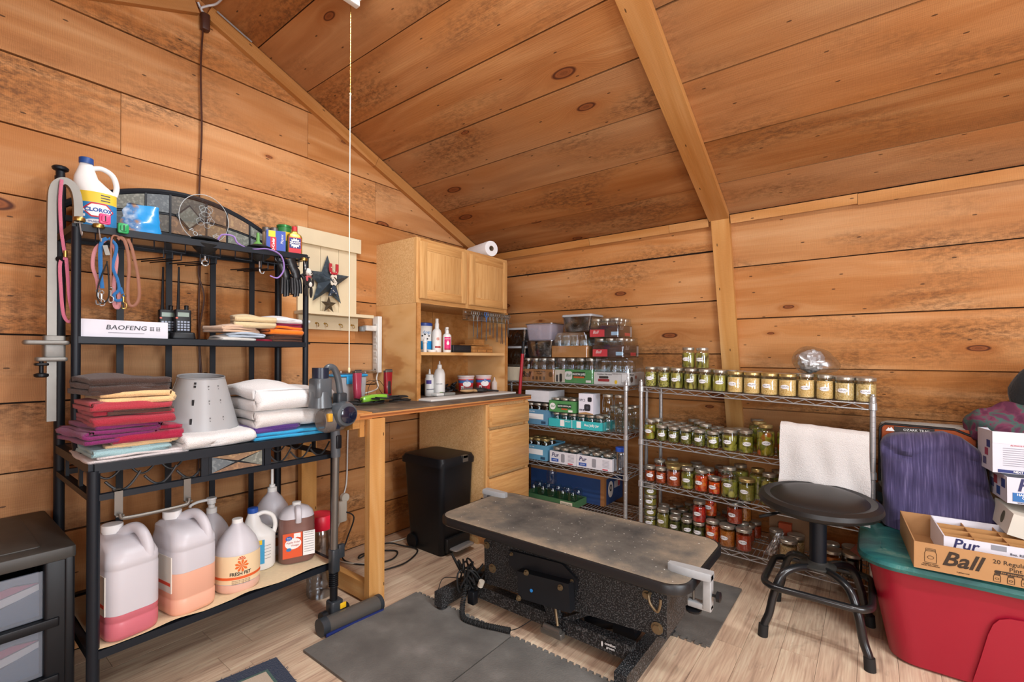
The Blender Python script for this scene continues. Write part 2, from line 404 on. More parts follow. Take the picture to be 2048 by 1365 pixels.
def glass(name, tint='#ffffff', op=.12, rough=.05, edge=.55):
    # thin clear wall: mostly transparent, brighter and denser at grazing angles
    t = NT(name); t.P(col=hexc(tint), rough=rough)
    tr = t.n('BsdfTransparent'); tr.inputs[0].default_value = hexc(tint)
    gl = t.n('BsdfGlossy'); gl.inputs['Roughness'].default_value = rough; gl.inputs[0].default_value = (.9,.95,1,1)
    lw = t.n('LayerWeight'); lw.inputs['Blend'].default_value = .35
    m = t.n('MixShader'); t.t.links.new(t.math('MULTIPLY_ADD', lw.outputs['Facing'], edge, op), m.inputs[0])
    t.t.links.new(tr.outputs[0], m.inputs[1]); t.t.links.new(gl.outputs[0], m.inputs[2]); t.t.links.new(m.outputs[0], t.out.inputs[0]); return t.mat
jar_glass = glass('jar_glass', '#f3f8f7', .05, .04, .42)
wrap_m = glass('shrink_wrap', '#f4f6f8', .10, .12, .45)
clear_pl = glass('clear_plastic_bin', '#d7dadd', .18, .15, .5)
def milky(name, hx, op=.75, rough=.35):
    # cloudy plastic: part see-through, part diffuse
    t = NT(name); t.P(col=hexc(hx), rough=rough)
    tr = t.n('BsdfTransparent'); m = t.n('MixShader'); m.inputs[0].default_value = op
    t.t.links.new(tr.outputs[0], m.inputs[1]); t.t.links.new(t.b.outputs[0], m.inputs[2]); t.t.links.new(m.outputs[0], t.out.inputs[0]); return t.mat
hdpe = milky('cloudy_jug_plastic', '#dfdce2', .74); frost = milky('frosted_drawer_plastic', '#8f97a3', .36, .45)
cone_m = milky('grey_cone_plastic', '#adadae', .82)
def cloth(hx, n=.1, sc=320, st=.6, name=None, sc2=9):
    key = ('cloth', hx, n, sc, st)
    if key in _mc: return _mc[key]
    t = NT(name or 'cloth_'+hx.strip('#')); c = hexc(hx)
    v = t.n('TexNoise', Vector=t.coords(), Scale=float(sc), Detail=3.0).outputs[0]; b = t.n('TexNoise', Vector=t.coords(), Scale=float(sc2), Detail=3.0).outputs[0]
    col = t.mix(v, tuple(x*(1-n) for x in c[:3])+(1,), tuple(min(1, x*(1+n)) for x in c[:3])+(1,)); col = t.mix(t.math('MULTIPLY', b, n), col, tuple(x*.6 for x in c[:3])+(1,))
    t.P(col=col, rough=.92, sheen=.25, spec=.15); t.bump(v, st, .004); _mc[key] = t.mat; return t.mat
def card(hx='#bf8a54'): return plain(hx, .8, noise=.08, bscale=25, name='cardboard_'+hx.strip('#'))
def pieces(name, cols, sc=90, stretch=(1,1,1), rough=.18, dark='#2a2410', gap=.5):
    # jar contents: packed pieces seen through glass
    t = NT(name); v = t.n('TexVoronoi', Vector=t.coords(stretch), Scale=float(sc), Randomness=.9)
    s = t.n('SeparateColor'); t.t.links.new(v.outputs['Color'], s.inputs[0]); st = [(i/max(1, len(cols)-1), hexc(c)) for i, c in enumerate(cols)]
    col = t.ramp(s.outputs[0], st); e = t.ramp(v.outputs['Distance'], [(gap, (0,0,0)), (gap+.4, (1,1,1))]); col = t.mix(e, col, hexc(dark))
    t.P(col=col, rough=rough, coat=.3, spec=.4); t.b.inputs['Coat Roughness'].default_value = .04
    t.bump(t.math('MULTIPLY', v.outputs['Distance'], -1), .5, .004); return t.mat
# ---------------- the room ----------------
LW, RW = -2.6, 2.2
RY, RZ = 0.88, 2.95; KY, KZ = 3.0, 2.07; FY = KY + .32*KZ
FKY = 2*RY-KY; FFY = 2*RY-FY
def clip(poly, a, b, c):            # keep a*x+b*y<=c
    out = []
    for i in range(len(poly)):
        p, q = poly[i-1], poly[i]; dp, dq = a*p[0]+b*p[1]-c, a*q[0]+b*q[1]-c
        if (dp <= 0) != (dq <= 0):
            t = dp/(dp-dq); out.append((p[0]+(q[0]-p[0])*t, p[1]+(q[1]-p[1])*t))
        if dq <= 0: out.append(q)
    return out
def board(parent, org, u, v, poly, mat, th, name='plank', proud=0.0):
    if len(poly) < 3: return None
    cx = sum(p[0] for p in poly)/len(poly); cy = sum(p[1] for p in poly)/len(poly)
    lp = [(x-cx, y-cy) for x, y in poly]
    w, h = max(p[0] for p in lp)-min(p[0] for p in lp), max(p[1] for p in lp)-min(p[1] for p in lp)
    if w < .01 or h < .01: return None
    o = MB().prism(lp, -th, proud).obj(name, mat, parent, smooth=0)
    u, v = Vector(u).normalized(), Vector(v).normalized(); n = u.cross(v)
    o.matrix_local = Matrix.Translation(Vector(org) + u*cx + v*cy) @ Matrix((u, v, n)).transposed().to_4x4()
    return o
def courses(parent, org, u, v, u0, u1, edges, joints, mat, th=.02, gap=.0025, clips=(), seed=1):
    r = random.Random(seed)
    for k in range(len(edges)-1):
        us = [u0] + sorted(joints.get(k, [])) + [u1]
        for a, b in zip(us, us[1:]):
            g = gap*r.uniform(.6, 1.5)
            p = [(a+.001, edges[k]+g), (b-.001, edges[k]+g), (b-.001, edges[k+1]-g), (a+.001, edges[k+1]-g)]
            for cl in clips: p = clip(p, *cl)
            board(parent, org, u, v, p, mat, th, proud=r.uniform(-.002, .002))
dark_gap = plain('#2a1a0e', .9, name='dark_board_gap')
# floor: laminate planks running along y
floor = tag(MB().box(LW-.1, FFY-.1, -.08, RW+.1, FY+.1, -.012).obj('floor', dark_gap, smooth=0), kind='structure')
rr = random.Random(3)
pw = .128; nx = int((RW-LW)/pw)+1
for i in range(nx):
    a, b = LW+i*pw, min(LW+(i+1)*pw, RW)
    y = FFY - rr.uniform(0, 1.1)
    if a > .75:      # out of sight behind the camera: one long board each
        board(floor, (0,0,0), (0,1,0), (-1,0,0), [(FFY,-b+.0006),(FY,-b+.0006),(FY,-a-.0006),(FFY,-a-.0006)], laminate_m, .011); continue
    while y < FY:
        y2 = y+1.21; ya, yb = max(y, FFY), min(y2, FY)
        if yb-ya > .03:
            board(floor, (0,0,0), (0,1,0), (-1,0,0), [(ya+.0006,-b+.0006),(yb-.0006,-b+.0006),(yb-.0006,-a-.0006),(ya+.0006,-a-.0006)], laminate_m, .011, proud=rr.uniform(-.0004, .0002))
        y = y2
# gable wall at the left
gable = [(FFY-.2, -.05), (FY+.2, -.05), (KY+.15, KZ+.08), (RY, RZ+.12), (FKY-.15, KZ+.08)]
def gwall(name, x, sgn):
    m = MB(); M = Matrix(((0,0,1,x), (1,0,0,0), (0,1,0,0), (0,0,0,1)))
    m.prism(gable, -sgn*.022, -sgn*.07, M)
    return tag(m.obj(name, dark_gap, smooth=0), kind='structure')
k1 = (KY-RY)/(RZ-KZ)
gclips = [(1, .32, KY+.32*KZ), (1, k1, RY+k1*RZ), (-1, .32, -FKY+.32*KZ), (-1, k1, -RY+k1*RZ)]
wl = gwall('wall_left', LW, 1)
edges = [0, .235, .50, .766, 1.031, 1.296, 1.563, 1.827, 2.094, 2.365, 2.633, 2.97]
courses(wl, (LW,0,0), (0,1,0), (0,0,1), FFY, FY, edges,
        {0: [1.95], 1: [2.05, 2.6], 2: [.1, 2.02], 3: [1.46], 4: [-.4, 2.3], 5: [1.75], 6: [.05, 2.2], 7: [1.432], 8: [.578, 1.9], 9: [1.43], 10: [-.2]}, pine_wall, clips=gclips, seed=5, gap=.0036)
wr = gwall('wall_right', RW, -1)
courses(wr, (RW,0,0), (0,-1,0), (0,0,1), -FY, -FFY, edges, {2: [-.5], 5: [-1.4], 7: [.2]}, pine_wall, clips=[(-a, b, c) for a, b, c in gclips], seed=6)
# ceiling slopes
sl = math.hypot(KY-RY, RZ-KZ); vb = Vector((0, KY-RY, KZ-RZ)).normalized(); vf = Vector((0, -(KY-RY), KZ-RZ)).normalized()
nb = Vector((-1,0,0)).cross(vb); nf = Vector((1,0,0)).cross(vf)
cl = MB()
for vv, nn in ((vb, nb), (vf, nf)):
    o0 = Vector((0, RY, RZ)) - nn*.022
    e = .08; q = [o0+Vector((LW-e,0,0)), o0+Vector((RW+e,0,0)), o0+Vector((RW+e,0,0))+vv*(sl+.06), o0+Vector((LW-e,0,0))+vv*(sl+.06)]
    cl.add(q+[p-nn*.05 for p in q], [(0,1,2,3),(7,6,5,4),(0,4,5,1),(1,5,6,2),(2,6,7,3),(3,7,4,0)])
ceil = tag(cl.obj('ceiling', dark_gap, smooth=0), kind='structure')
kk = sl/(KY-RY)
eL = [(y-RY)*kk for y in (RY, 1.14, 1.41, 1.677, 1.936, 2.195, 2.459, 2.745, KY)]
eR = [(y-RY)*kk for y in (RY, 1.20, 1.50, 1.787, 2.113, 2.455, 2.745, KY)]
courses(ceil, (0,RY,RZ), (-1,0,0), vb, .728, -LW, eL, {}, pine_ceil, seed=8, gap=.0034)
courses(ceil, (0,RY,RZ), (-1,0,0), vb, -RW, .726, eR, {1: [-1.0], 4: [-.8]}, pine_ceil, seed=9, gap=.0034)
courses(ceil, (0,RY,RZ), (1,0,0), vf, LW, RW, [(y-RY)*kk for y in (RY, 1.15, 1.45, 1.75, 2.05, 2.35, 2.65, KY)], {2: [-.7], 5: [.4]}, pine_ceil, seed=10)
# steep lower roof slopes that act as the long walls
wb = Vector((0, .32, -1)).normalized(); wf = Vector((0, -.32, -1)).normalized(); wlz = math.hypot(.32, 1)
def slope_wall(name, ky, vv, u, segs, seed):
    nn = Vector(u).cross(vv); o0 = Vector((0, ky, KZ)) - nn*.022 - vv*.03; L = KZ*wlz+.09; e = .08
    q = [o0+Vector((LW-e,0,0)), o0+Vector((RW+e,0,0)), o0+Vector((RW+e,0,0))+vv*L, o0+Vector((LW-e,0,0))+vv*L]
    w = tag(MB().add(q+[p-nn*.05 for p in q], [(0,1,2,3),(7,6,5,4),(0,4,5,1),(1,5,6,2),(2,6,7,3),(3,7,4,0)]).obj(name, dark_gap, smooth=0), kind='structure')
    for i, (a, b, zs, jt) in enumerate(segs):
        courses(w, (0,ky,KZ), u, vv, a, b, [(KZ-z)*wlz for z in zs], jt, pine_wall, seed=seed+i, gap=.0042)
    return w
wback = slope_wall('wall_back', KY, wb, (-1,0,0), [(.724, -LW, (KZ, 1.876, 1.578, 1.241, .915, .64, .32, 0), {}),
                   (-RW, .722, (KZ, 1.767, 1.46, 1.151, .884, .60, .30, 0), {1: [-.85], 3: [-1.2]})], 20)
wfront = slope_wall('wall_front', FKY, wf, (1,0,0), [(LW, RW, (KZ, 1.78, 1.48, 1.18, .88, .6, .3, 0), {2: [.6], 4: [-.5]})], 30)
# trims: gable strips, knuckle strip, rafter board and its stud
def struct(name, m, mat, parent=None, **k):
    o = m.obj(name, mat, parent, smooth=0)
    if parent is None: tag(o, kind='structure')
    return o
def frame(a, b, n):
    a, b, n = Vector(a), Vector(b), Vector(n).normalized(); u = (b-a).normalized(); v = n.cross(u)
    return Matrix.Translation((a+b)/2) @ Matrix((u, v, n)).transposed().to_4x4()
def slat(parent, a, b, n, w, th, mat, name='trim_board', both=False):
    # a board from a to b lying against a face with inward normal n; w across, th out from the face
    L = (Vector(b)-Vector(a)).length
    o = MB().box(-L/2, -w/2, 0, L/2, w/2, th).obj(name, mat, parent, smooth=0)
    m = frame(a, b, n); o.matrix_local = m; return (o, m) if both else o
def trim(name, pieces):
    # first piece is the trim object itself, further lengths butt against it as children
    root = slat(None, *pieces[0][:5], pieces[0][5], name); tag(root, kind='structure')
    for p in pieces[1:]:
        c, m = slat(root, *p[:5], p[5], 'trim_board', True); c.matrix_local = root_m(pieces[0]).inverted() @ m
    return root
def root_m(p): return frame(*p[:3])
gx = LW+.002; off = .036
def gp(y, s): z = RZ - abs(y-RY)*(RZ-KZ)/(KY-RY); return Vector((gx, y, z-.004)) - Vector((0, s*(RZ-KZ), (KY-RY))).normalized()*off
trim('trim_1', [(gp(RY+.04, 1), gp(1.9, 1), (1,0,0), .068, .03, pine_trim), (gp(1.902, 1), gp(KY-.02, 1), (1,0,0), .068, .03, pine_trim)])
trim('trim_2', [(gp(RY-.04, -1), gp(FKY+.02, -1), (1,0,0), .068, .03, pine_trim)])
nw = Vector((-1,0,0)).cross(wb)
def kp(x, d): return Vector((x, KY, KZ)) + wb*d + nw*.001
trim('trim_3', [(kp(LW+.01, .026), kp(-1.6, .026), nw, .05, .03, pine_trim), (kp(-1.598, .026), kp(-1.03, .026), nw, .05, .03, pine_trim), (kp(-1.028, .026), kp(-.79, .026), nw, .05, .03, pine_trim)])
trim('trim_4', [(kp(-.665, .026), kp(-.06, .026), nw, .05, .03, pine_trim), (kp(-.058, .03), kp(RW-.01, .03), nw, .055, .03, pine_trim)])
nfw = Vector((1,0,0)).cross(wf)
trim('trim_5', [(Vector((LW+.01, FKY, KZ))+wf*.026+nfw*.001, Vector((RW-.01, FKY, KZ))+wf*.026+nfw*.001, nfw, .05, .03, pine_trim)])
trim('trim_6', [(Vector((-.728, RY+.02, RZ-.01))+nb*.002, Vector((-.728, KY-.012, KZ+.005))+nb*.002, nb, .112, .036, pine_trim)])
trim('trim_7', [(kp(-.722, .012), kp(-.722, KZ*wlz-.02), nw, .102, .036, fir)])
trim('trim_8', [(Vector((-.728, RY-.02, RZ-.01))+nf*.002, Vector((-.728, FKY+.012, KZ+.005))+nf*.002, nf, .112, .036, pine_trim)])
# added windows behind the camera, their glowing panes made up for fill
fill_pane_m = NT('glowing_fill_pane'); fill_pane_m.b.inputs['Base Color'].default_value = (.1,.1,.1,1)
fill_pane_m.b.inputs['Emission Color'].default_value = (.8,.9,1,1); fill_pane_m.b.inputs['Emission Strength'].default_value = 1.5; fill_pane_m = fill_pane_m.mat
def fill_window(name, M, w, h):
    fr = MB()
    for a in ((-w/2-.06, -h/2-.06, w/2+.06, -h/2), (-w/2-.06, h/2, w/2+.06, h/2+.06), (-w/2-.06, -h/2, -w/2, h/2), (w/2, -h/2, w/2+.06, h/2), (-.015, -h/2, .015, h/2), (-w/2, -.015, w/2, .015)):
        fr.box(a[0], a[1], 0, a[2], a[3], .03)
    o = fr.obj(name, pine_trim, smooth=0); tag(o, kind='structure'); o.matrix_local = M
    for i in (-1, 1):
        for j in (-1, 1):
            q = MB().box(i*.015, j*.015, .004, i*w/2, j*h/2, .01).obj('glow_pane', fill_pane_m, o, smooth=0)
fill_window('fill_window_1', Matrix(((0,0,-1,RW-.002), (1,0,0,.55), (0,1,0,1.45), (0,0,0,1))), 1.4, 1.1)
u, v = Vector((-1,0,0)), -wf; n = u.cross(v)
fill_window('fill_window_2', Matrix.Translation(Vector((.55, FKY, KZ))+wf*.75+n*.004) @ Matrix((u, v, n)).transposed().to_4x4(), 1.5, .9)
# ---------------- baker's rack along the left wall ----------------
BX, UX, FX = -2.52, -2.24, -1.98; Y0, Y1 = .375, 1.225
def zt(y): return 1.672+(y-Y0)*.043
rk = thing('bakers_rack', "black metal baker's rack with arched slate tile crown and four shelves", 'rack', (-2.25, .8, 0))
for y in (Y0, Y1):
    top = 1.915 if y == Y0 else 1.80
    bp = PT(MB().cyl((BX, y, 0), (BX, y, top), .017, n=12), 'back_post', blk_metal, rk)
    if y == Y0: PT(MB().lathe([(.014, 0), (.014, .02), (.024, .026), (.026, .034), (.02, .04)], 14, (BX, y, top)), 'post_cap', blk_metal, bp)
    PT(MB().cyl((FX, y, 0), (FX, y, .845), .017, n=12), 'front_post', blk_metal, rk)
    up = [(UX, y, zt(y)), (UX, y, 1.3), (UX, y, 1.0), (UX+.004, y, .94), (UX+.03, y, .885)]
    PT(MB().tube(spline(up, 4), .0135, 10), 'upper_post', blk_metal, rk)
    PT(MB().cyl((UX+.05, y+.012*(1 if y == Y0 else -1), .862), (UX+.05, y+.012*(1 if y == Y0 else -1), .89), .009).ball((UX+.05, y+.012*(1 if y == Y0 else -1), .902), .014), 'post_knob', blk_metal, rk)
for y in (.56, .733, .911, 1.09):
    PT(MB().box(BX-.004, y-.012, .25, BX+.004, y+.012, 1.76), 'back_bar', blk_metal, rk, 0)
# table top with frame, dusty glass top, and wine cradle frame below
def hframe(name, x0, x1, z, w=.02, h=.022, root=rk, zf=None):
    m = MB(); f = zf or (lambda y: z)
    for x in (x0, x1): m.bar((x, Y0, f(Y0)), (x, Y1, f(Y1)), w, h)
    for y in (Y0, Y1): m.bar((x0, y, f(y)), (x1, y, f(y)), w, h)
    return PT(m, name, blk_metal, root, 0)
hframe('table_frame', BX, FX, .852, .026, .03)
slate_dark = plain('#33363a', .28, noise=.25, bscale=14, name='dusty_black_glass', coat=.4)
PT(MB().box(BX+.01, Y0+.008, .853, FX-.012, Y1-.008, .866), 'table_top', slate_dark, rk, 0)
hframe('cradle_frame', BX, FX, .757, .022, .02)
for y in (Y0, Y1):
    for x in (-2.38, -2.16): PT(MB().box(x-.011, y-.005, .76, x+.011, y+.005, .845), 'frame_upright', blk_metal, rk, 0)
for y in (.69, .92): PT(MB().box(FX-.006, y-.012, .765, FX+.006, y+.012, .84), 'frame_upright', blk_metal, rk, 0)
wire = plain('#4a4d50', .35, .7)
for k, (xa) in enumerate((FX-.02, -2.22)):
    for i, yc in enumerate((.455, .56, .655, .985, 1.075, 1.165)):
        pts = [(xa, yc-.047+.094*t, .80-.045*math.sin(PI*t)+.02*(t if k == 0 else 1-t)) for t in [j/10 for j in range(11)]]
        PT(MB().tube(pts, .004, 6), 'wine_cradle', wire, rk)
# slate panel with an X between the cradles
slates = [metal_spec('slate_'+a, a, b, sc, .6) for a, b, sc in (('#6d6f66', '#898b80', 90), ('#7d5f48', '#a07a58', 60), ('#5d6468', '#747b7d', 90), ('#8c6e52', '#a98a63', 70), ('#56524c', '#6f6a60', 80))]
xp = PT(MB().box(FX-.004, .704, .766, FX+.002, .906, .838), 'slate_panel', blk_metal, rk, 0)
yc, zc = .805, .802; cs = [(.708, .77), (.902, .77), (.902, .834), (.708, .834)]
for i in range(4):
    a, b = cs[i], cs[(i+1) % 4]; g = [(a[0]*.94+yc*.06, a[1]*.94+zc*.06), (b[0]*.94+yc*.06, b[1]*.94+zc*.06), (yc*.88+(a[0]+b[0])/2*.12, zc*.88+(a[1]+b[1])/2*.12)]
    M = Matrix(((0,0,1,0), (1,0,0,0), (0,1,0,0), (0,0,0,1)))
    PT(MB().prism(g, FX+.002, FX+.006, M), 'slate_tile', slates[(1, 0, 3, 2)[i]], xp, 0)
# bottom, middle and top shelves
hframe('bottom_shelf_frame', BX, FX, .25, .024, .026)
PT(MB().box(BX+.01, Y0+.01, .253, FX-.01, Y1-.01, .258), 'bottom_shelf', blk_metal, rk, 0)
hframe('middle_shelf_frame', BX, UX, 1.272, .024, .024)
PT(MB().box(BX, Y0, 1.275, UX, Y1+.025, 1.282), 'middle_shelf', blk_metal, rk, 0)
hframe('top_shelf_frame', BX, UX, 0, .022, .026, rk, zt)
m = MB(); m.add([(BX, Y0, zt(Y0)), (UX, Y0, zt(Y0)), (UX, Y1+.02, zt(Y1)), (BX, Y1+.02, zt(Y1)), (BX, Y0, zt(Y0)+.006), (UX, Y0, zt(Y0)+.006), (UX, Y1+.02, zt(Y1)+.006), (BX, Y1+.02, zt(Y1)+.006)],
                [(3,2,1,0),(4,5,6,7),(0,1,5,4),(1,2,6,5),(2,3,7,6),(3,0,4,7)])
PT(m, 'top_shelf', plain('#3b3d40', .2, coat=.5), rk, 0)
# stemware wires under the top shelf
for i, yc in enumerate((.46, .565, .67, .80, .93, 1.05, 1.15)):
    z = zt(yc)-.012; m = MB()
    m.tube([(UX+.008, yc-.035, z), (UX+.008, yc-.035, z-.038), (UX+.008, yc+.035, z-.038), (UX+.008, yc+.035, z)], .0028, 5)
    if i in (2, 3, 5): 
        for d in (-.03, .0, .03): m.tube([(UX-.02, yc+d, z-.03), (UX-.02, yc+d, z-.062), (BX+.05, yc+d-.05, z-.055)], .0028, 5)
    PT(m, 'stemware_wire', blk_metal, rk)
# arched crown of slate tiles
def arc(y, lo=1.80, hi=1.955): t = (y-Y0)/(Y1-Y0); return lo+(hi-lo)*math.sin(PI*min(max(t, 0), 1))**.8
ys = [Y0+(Y1-Y0)*i/24 for i in range(25)]
PT(MB().tube([(BX, y, arc(y)) for y in ys], .013, 8), 'crown_rail', blk_metal, rk)
PT(MB().bar((BX, Y0, 1.757), (BX, Y1, 1.757), .02, .022), 'crown_base', blk_metal, rk, 0)
def mid(y): return 1.768+(arc(y)-1.78)*.5
PT(MB().tube([(BX, y, mid(y)) for y in ys[1:-1]], .006, 6), 'crown_midrail', blk_metal, rk)
cuts = [.42, .53, .645, .735, .88, .97, 1.075, 1.17]
Mx = Matrix(((0,0,1,0), (1,0,0,0), (0,1,0,0), (0,0,0,1)))
for i in range(len(cuts)-1):
    a, b = cuts[i]+.004, cuts[i+1]-.004
    PT(MB().box(BX-.005, cuts[i+1]-.004, 1.765, BX+.009, cuts[i+1]+.004, arc(cuts[i+1])), 'crown_mullion', blk_metal, rk, 0)
    for j in (0, 1):
        n = 5; lo = [(y, 1.772 if j == 0 else mid(y)+.006) for y in [a+(b-a)*q/n for q in range(n+1)]]; hi = [(y, mid(y)-.006 if j == 0 else arc(y)-.012) for y in [b-(b-a)*q/n for q in range(n+1)]]
        if max(p[1] for p in hi)-lo[0][1] < .01: continue
        PT(MB().prism(lo+hi, BX-.003, BX+.006, Mx), 'slate_tile', slates[(i*2+j*3) % 5], rk, 0)
yc, zc = .808, 1.855
PT(MB().prism([(yc-.055, zc), (yc, zc-.06), (yc+.055, zc), (yc, zc+.06)], BX, BX+.012, Mx), 'crown_diamond', blk_metal, rk, 0)
PT(MB().prism([(yc-.046, zc), (yc, zc-.05), (yc+.046, zc), (yc, zc+.05)], BX, BX+.015, Mx), 'slate_tile', slates[0], rk, 0)
for (y, z) in ((Y0+.02, .72), (.50, .72)): pass
# brass suction fasteners on the rail ends are small screw caps
for y, z in ((Y0+.005, zt(Y0)+.02), (.432, zt(.43)+.005), (1.205, zt(1.2)-.02)):
    sc = thing('magnet_hook', {0: 'brass capped hook on the left front corner of the top rack shelf', 1: 'brass capped hook second from the left on the top rack shelf', 2: 'brass capped hook at the right end of the top rack shelf'}[[Y0+.005, .432, 1.205].index(y)], 'hook', (UX+.016, y, z), group='brass capped hooks on the rack')
    MB().lathe([(.016, -.006), (.018, 0), (.016, .008), (.008, .011)], 14, (0,0,.004)).obj('cap', brass, sc)
    MB().tube(spline([(.004, 0, 0), (.012, 0, -.02), (.008, .004, -.045), (.016, .004, -.052), (.022, .004, -.04)], 4), .002, 5).obj('hook_wire', chrome, sc)

# ---- things on the top shelf ----
def bottle_handle(name, label, cat, loc, h, r, body, cap, capr, sq=(1, .72), rz=0, hand=True, group=None, neck=.62):
    t = thing(name, label, cat, loc, rz, group)
    prof = [(r*.9, 0), (r, .012), (r, h*.54), (r*.96, h*.58), (r*.74, h*.66), (r*.55, h*.74), (r*.42, h*.83), (capr*.98, h*.9), (capr*.9, h*.94)]
    # the neck leans towards one side, as on a bleach bottle
    rings = []
    for q, z in prof:
        k = max(0, (z/h-.54)/.2); sh = -r*.40*min(1, k)
        rings.append([Vector((q*math.cos(2*PI*j/24)*sq[1], q*math.sin(2*PI*j/24)*sq[0]+sh, z)) for j in range(24)])
    b = MB().loft(rings).obj('body', body, t)
    MB().lathe([(capr, 0), (capr*1.04, .004), (capr*1.02, h*.075), (capr*.9, h*.082)], 18, (0, -r*.40, h*.925)).obj('cap', cap, t)
    if hand: MB().tube(spline([(0, -r*.15, h*.875), (0, r*.3, h*.90), (0, r*.80, h*.83), (0, r*.99, h*.68), (0, r*.9, h*.54)], 5), r*.15, 10).obj('handle', body, t)
    return t
clx = bottle_handle('bleach_bottle', 'white bleach bottle with blue cap and yellow and blue label on the rack', 'bottle', (-2.345, .445, zt(.44)+.008), .275, .063, white_pl, plain('#1f4a8c', .4), .021, (1, .66), rz=-.2)
lab = lambda root, R, ac, w, z0, z1, mat, sq=(1, 1), name='paper_label', c=(0, 0, 0): cylpatch(R, ac, w, z0, z1, c, .0008, 14, sq).obj(name, mat, root)
S6 = (.66, 1)
l1 = lab(clx, .0632, 0, .17, .106, .146, plain('#e6c33a', .55), S6); lab(clx, .0632, 0, .17, .010, .106, plain('#2c7fb8', .5), S6)
dm = cylpatch(.064, .12, .088, .045, .098, sq=S6)
o = dm.obj('red_diamond', redp, clx)
def patchpoly(poly, root, R, ac, z, mat, sq, name, th=.0016):
    # flat print wrapped on a round wall, finely divided so that it follows the curve
    n = len(poly); cx = sum(p[0] for p in poly)/n; cy = sum(p[1] for p in poly)/n; B = []
    for i in range(n):
        p, q = poly[i], poly[(i+1) % n]; k = max(1, int(math.hypot(q[0]-p[0], q[1]-p[1])/.006))
        B += [(p[0]+(q[0]-p[0])*j/k, p[1]+(q[1]-p[1])*j/k) for j in range(k)]
    def P(x, y): a = ac+x/R; return Vector(((R+th)*math.cos(a)*sq[0], (R+th)*math.sin(a)*sq[1], z+y))
    rings = [[P(cx+(x-cx)*t, cy+(y-cy)*t) for x, y in B] for t in (1, .75, .5, .25, .02)]
    return MB().loft(rings, caps=(False, True)).obj(name, mat, root)
bpy.data.objects.remove(o)
patchpoly([(-.05, 0), (-.022, -.027), (.022, -.027), (.05, 0), (.022, .027), (-.022, .027)], clx, .0632, .18, .078, redp, S6, 'red_diamond')
patchpoly([(-.043, 0), (-.02, -.022), (.02, -.022), (.043, 0), (.02, .022), (-.02, .022)], clx, .0632, .18, .078, white_paper, S6, 'white_diamond', .0022)
cyltext('CLOROX', .0195, clx, .0632, .18, .078, plain('#1d4f9c', .5), sq=S6, th=.003, bold=.0008)
patchpoly(oval(.07, .02), clx, .0632, .1, .034, white_paper, S6, 'white_oval', .002)
cyltext('SPLASH-LESS', .009, clx, .0632, .1, .034, plain('#1d4f9c', .5), sq=S6, th=.0028)
for k in range(3): patchpoly(rect(.03, .004), clx, .0632, .5+.0*k, .136-.010*k, plain('#3a3f52', .6), S6, 'fine_print')
for k in range(2): patchpoly(rect(.024, .009), clx, .0632, -.62, .075-.02*k, white_paper, S6, 'fine_print')
# crumpled blue pouch
def pouch_fn(u, v):
    a = u*2*PI; w = .070*(1-.25*v)+.006*math.sin(3*a); d = .03*(1-v**1.6)+.003
    return (d*math.sin(a)+.008*nz(u*6, v*5), w*math.cos(a)+.012*v+.009*nz(u*5, v*6, 2), .135*v+.008*nz(u*4, v*3, 5)*v)
pouch_m = NT('printed_blue_pouch'); z_ = pouch_m.n('SeparateXYZ'); pouch_m.t.links.new(pouch_m.coords(rnd=False), z_.inputs[0])
w_ = pouch_m.n('TexNoise', Vector=pouch_m.coords(rnd=False), Scale=18.0, Detail=3.0)
pouch_m.P(col=pouch_m.mix(pouch_m.ramp(pouch_m.math('MULTIPLY_ADD', z_.outputs[1], -9, pouch_m.math('MULTIPLY_ADD', w_.outputs[0], .5, .1)), [(.35, (0,0,0)), (.5, (1,1,1))]), hexc('#1f93d6'), pouch_m.ramp(w_.outputs[0], [(.35, hexc('#c9d3dc')), (.5, hexc('#3f78ad')), (.6, hexc('#a07a58')), (.7, hexc('#e2e6ea'))])), rough=.25, coat=.5)
pm = MB().loft([[Vector(pouch_fn(j/28, i/12)) for j in range(28)] for i in range(13)])
pm.v = [(x-2.34, y+.578, z+zt(.57)+.007) for x, y, z in pm.v]
ONE(pm, 'foil_pouch', pouch_m.mat, 'crumpled shiny blue printed foil pouch beside the bleach bottle', 'pouch')
# square clips hanging on the rail
for nm, hx, y, z, lb in (('pink', '#e2477f', .447, 1.712, 'bright pink square plastic clip on the rack rail'), ('green', '#1f9e58', .50, 1.690, 'green square plastic clip on the rack rail')):
    t = thing('square_clip', lb, 'clip', (UX+.027, y, z), 0, 'square clips on the rack rail')
    pc = plain(hx, .35)
    MB().rbox(-.019, -.0165, 0, .019, .0165, .012, .007, .004).obj('body', pc, t, rot=(0, PI/2, 0), loc=(-.006, 0, 0))
    MB().rbox(-.012, -.010, 0, .012, .010, .005, .005, .002).obj('raised_face', pc, t, rot=(0, PI/2, 0), loc=(.006, 0, 0))
    MB().box(.011, -.0015, -.010, .0125, .0015, .010).obj('slot', plain('#0e0e10', .6), t, 0)
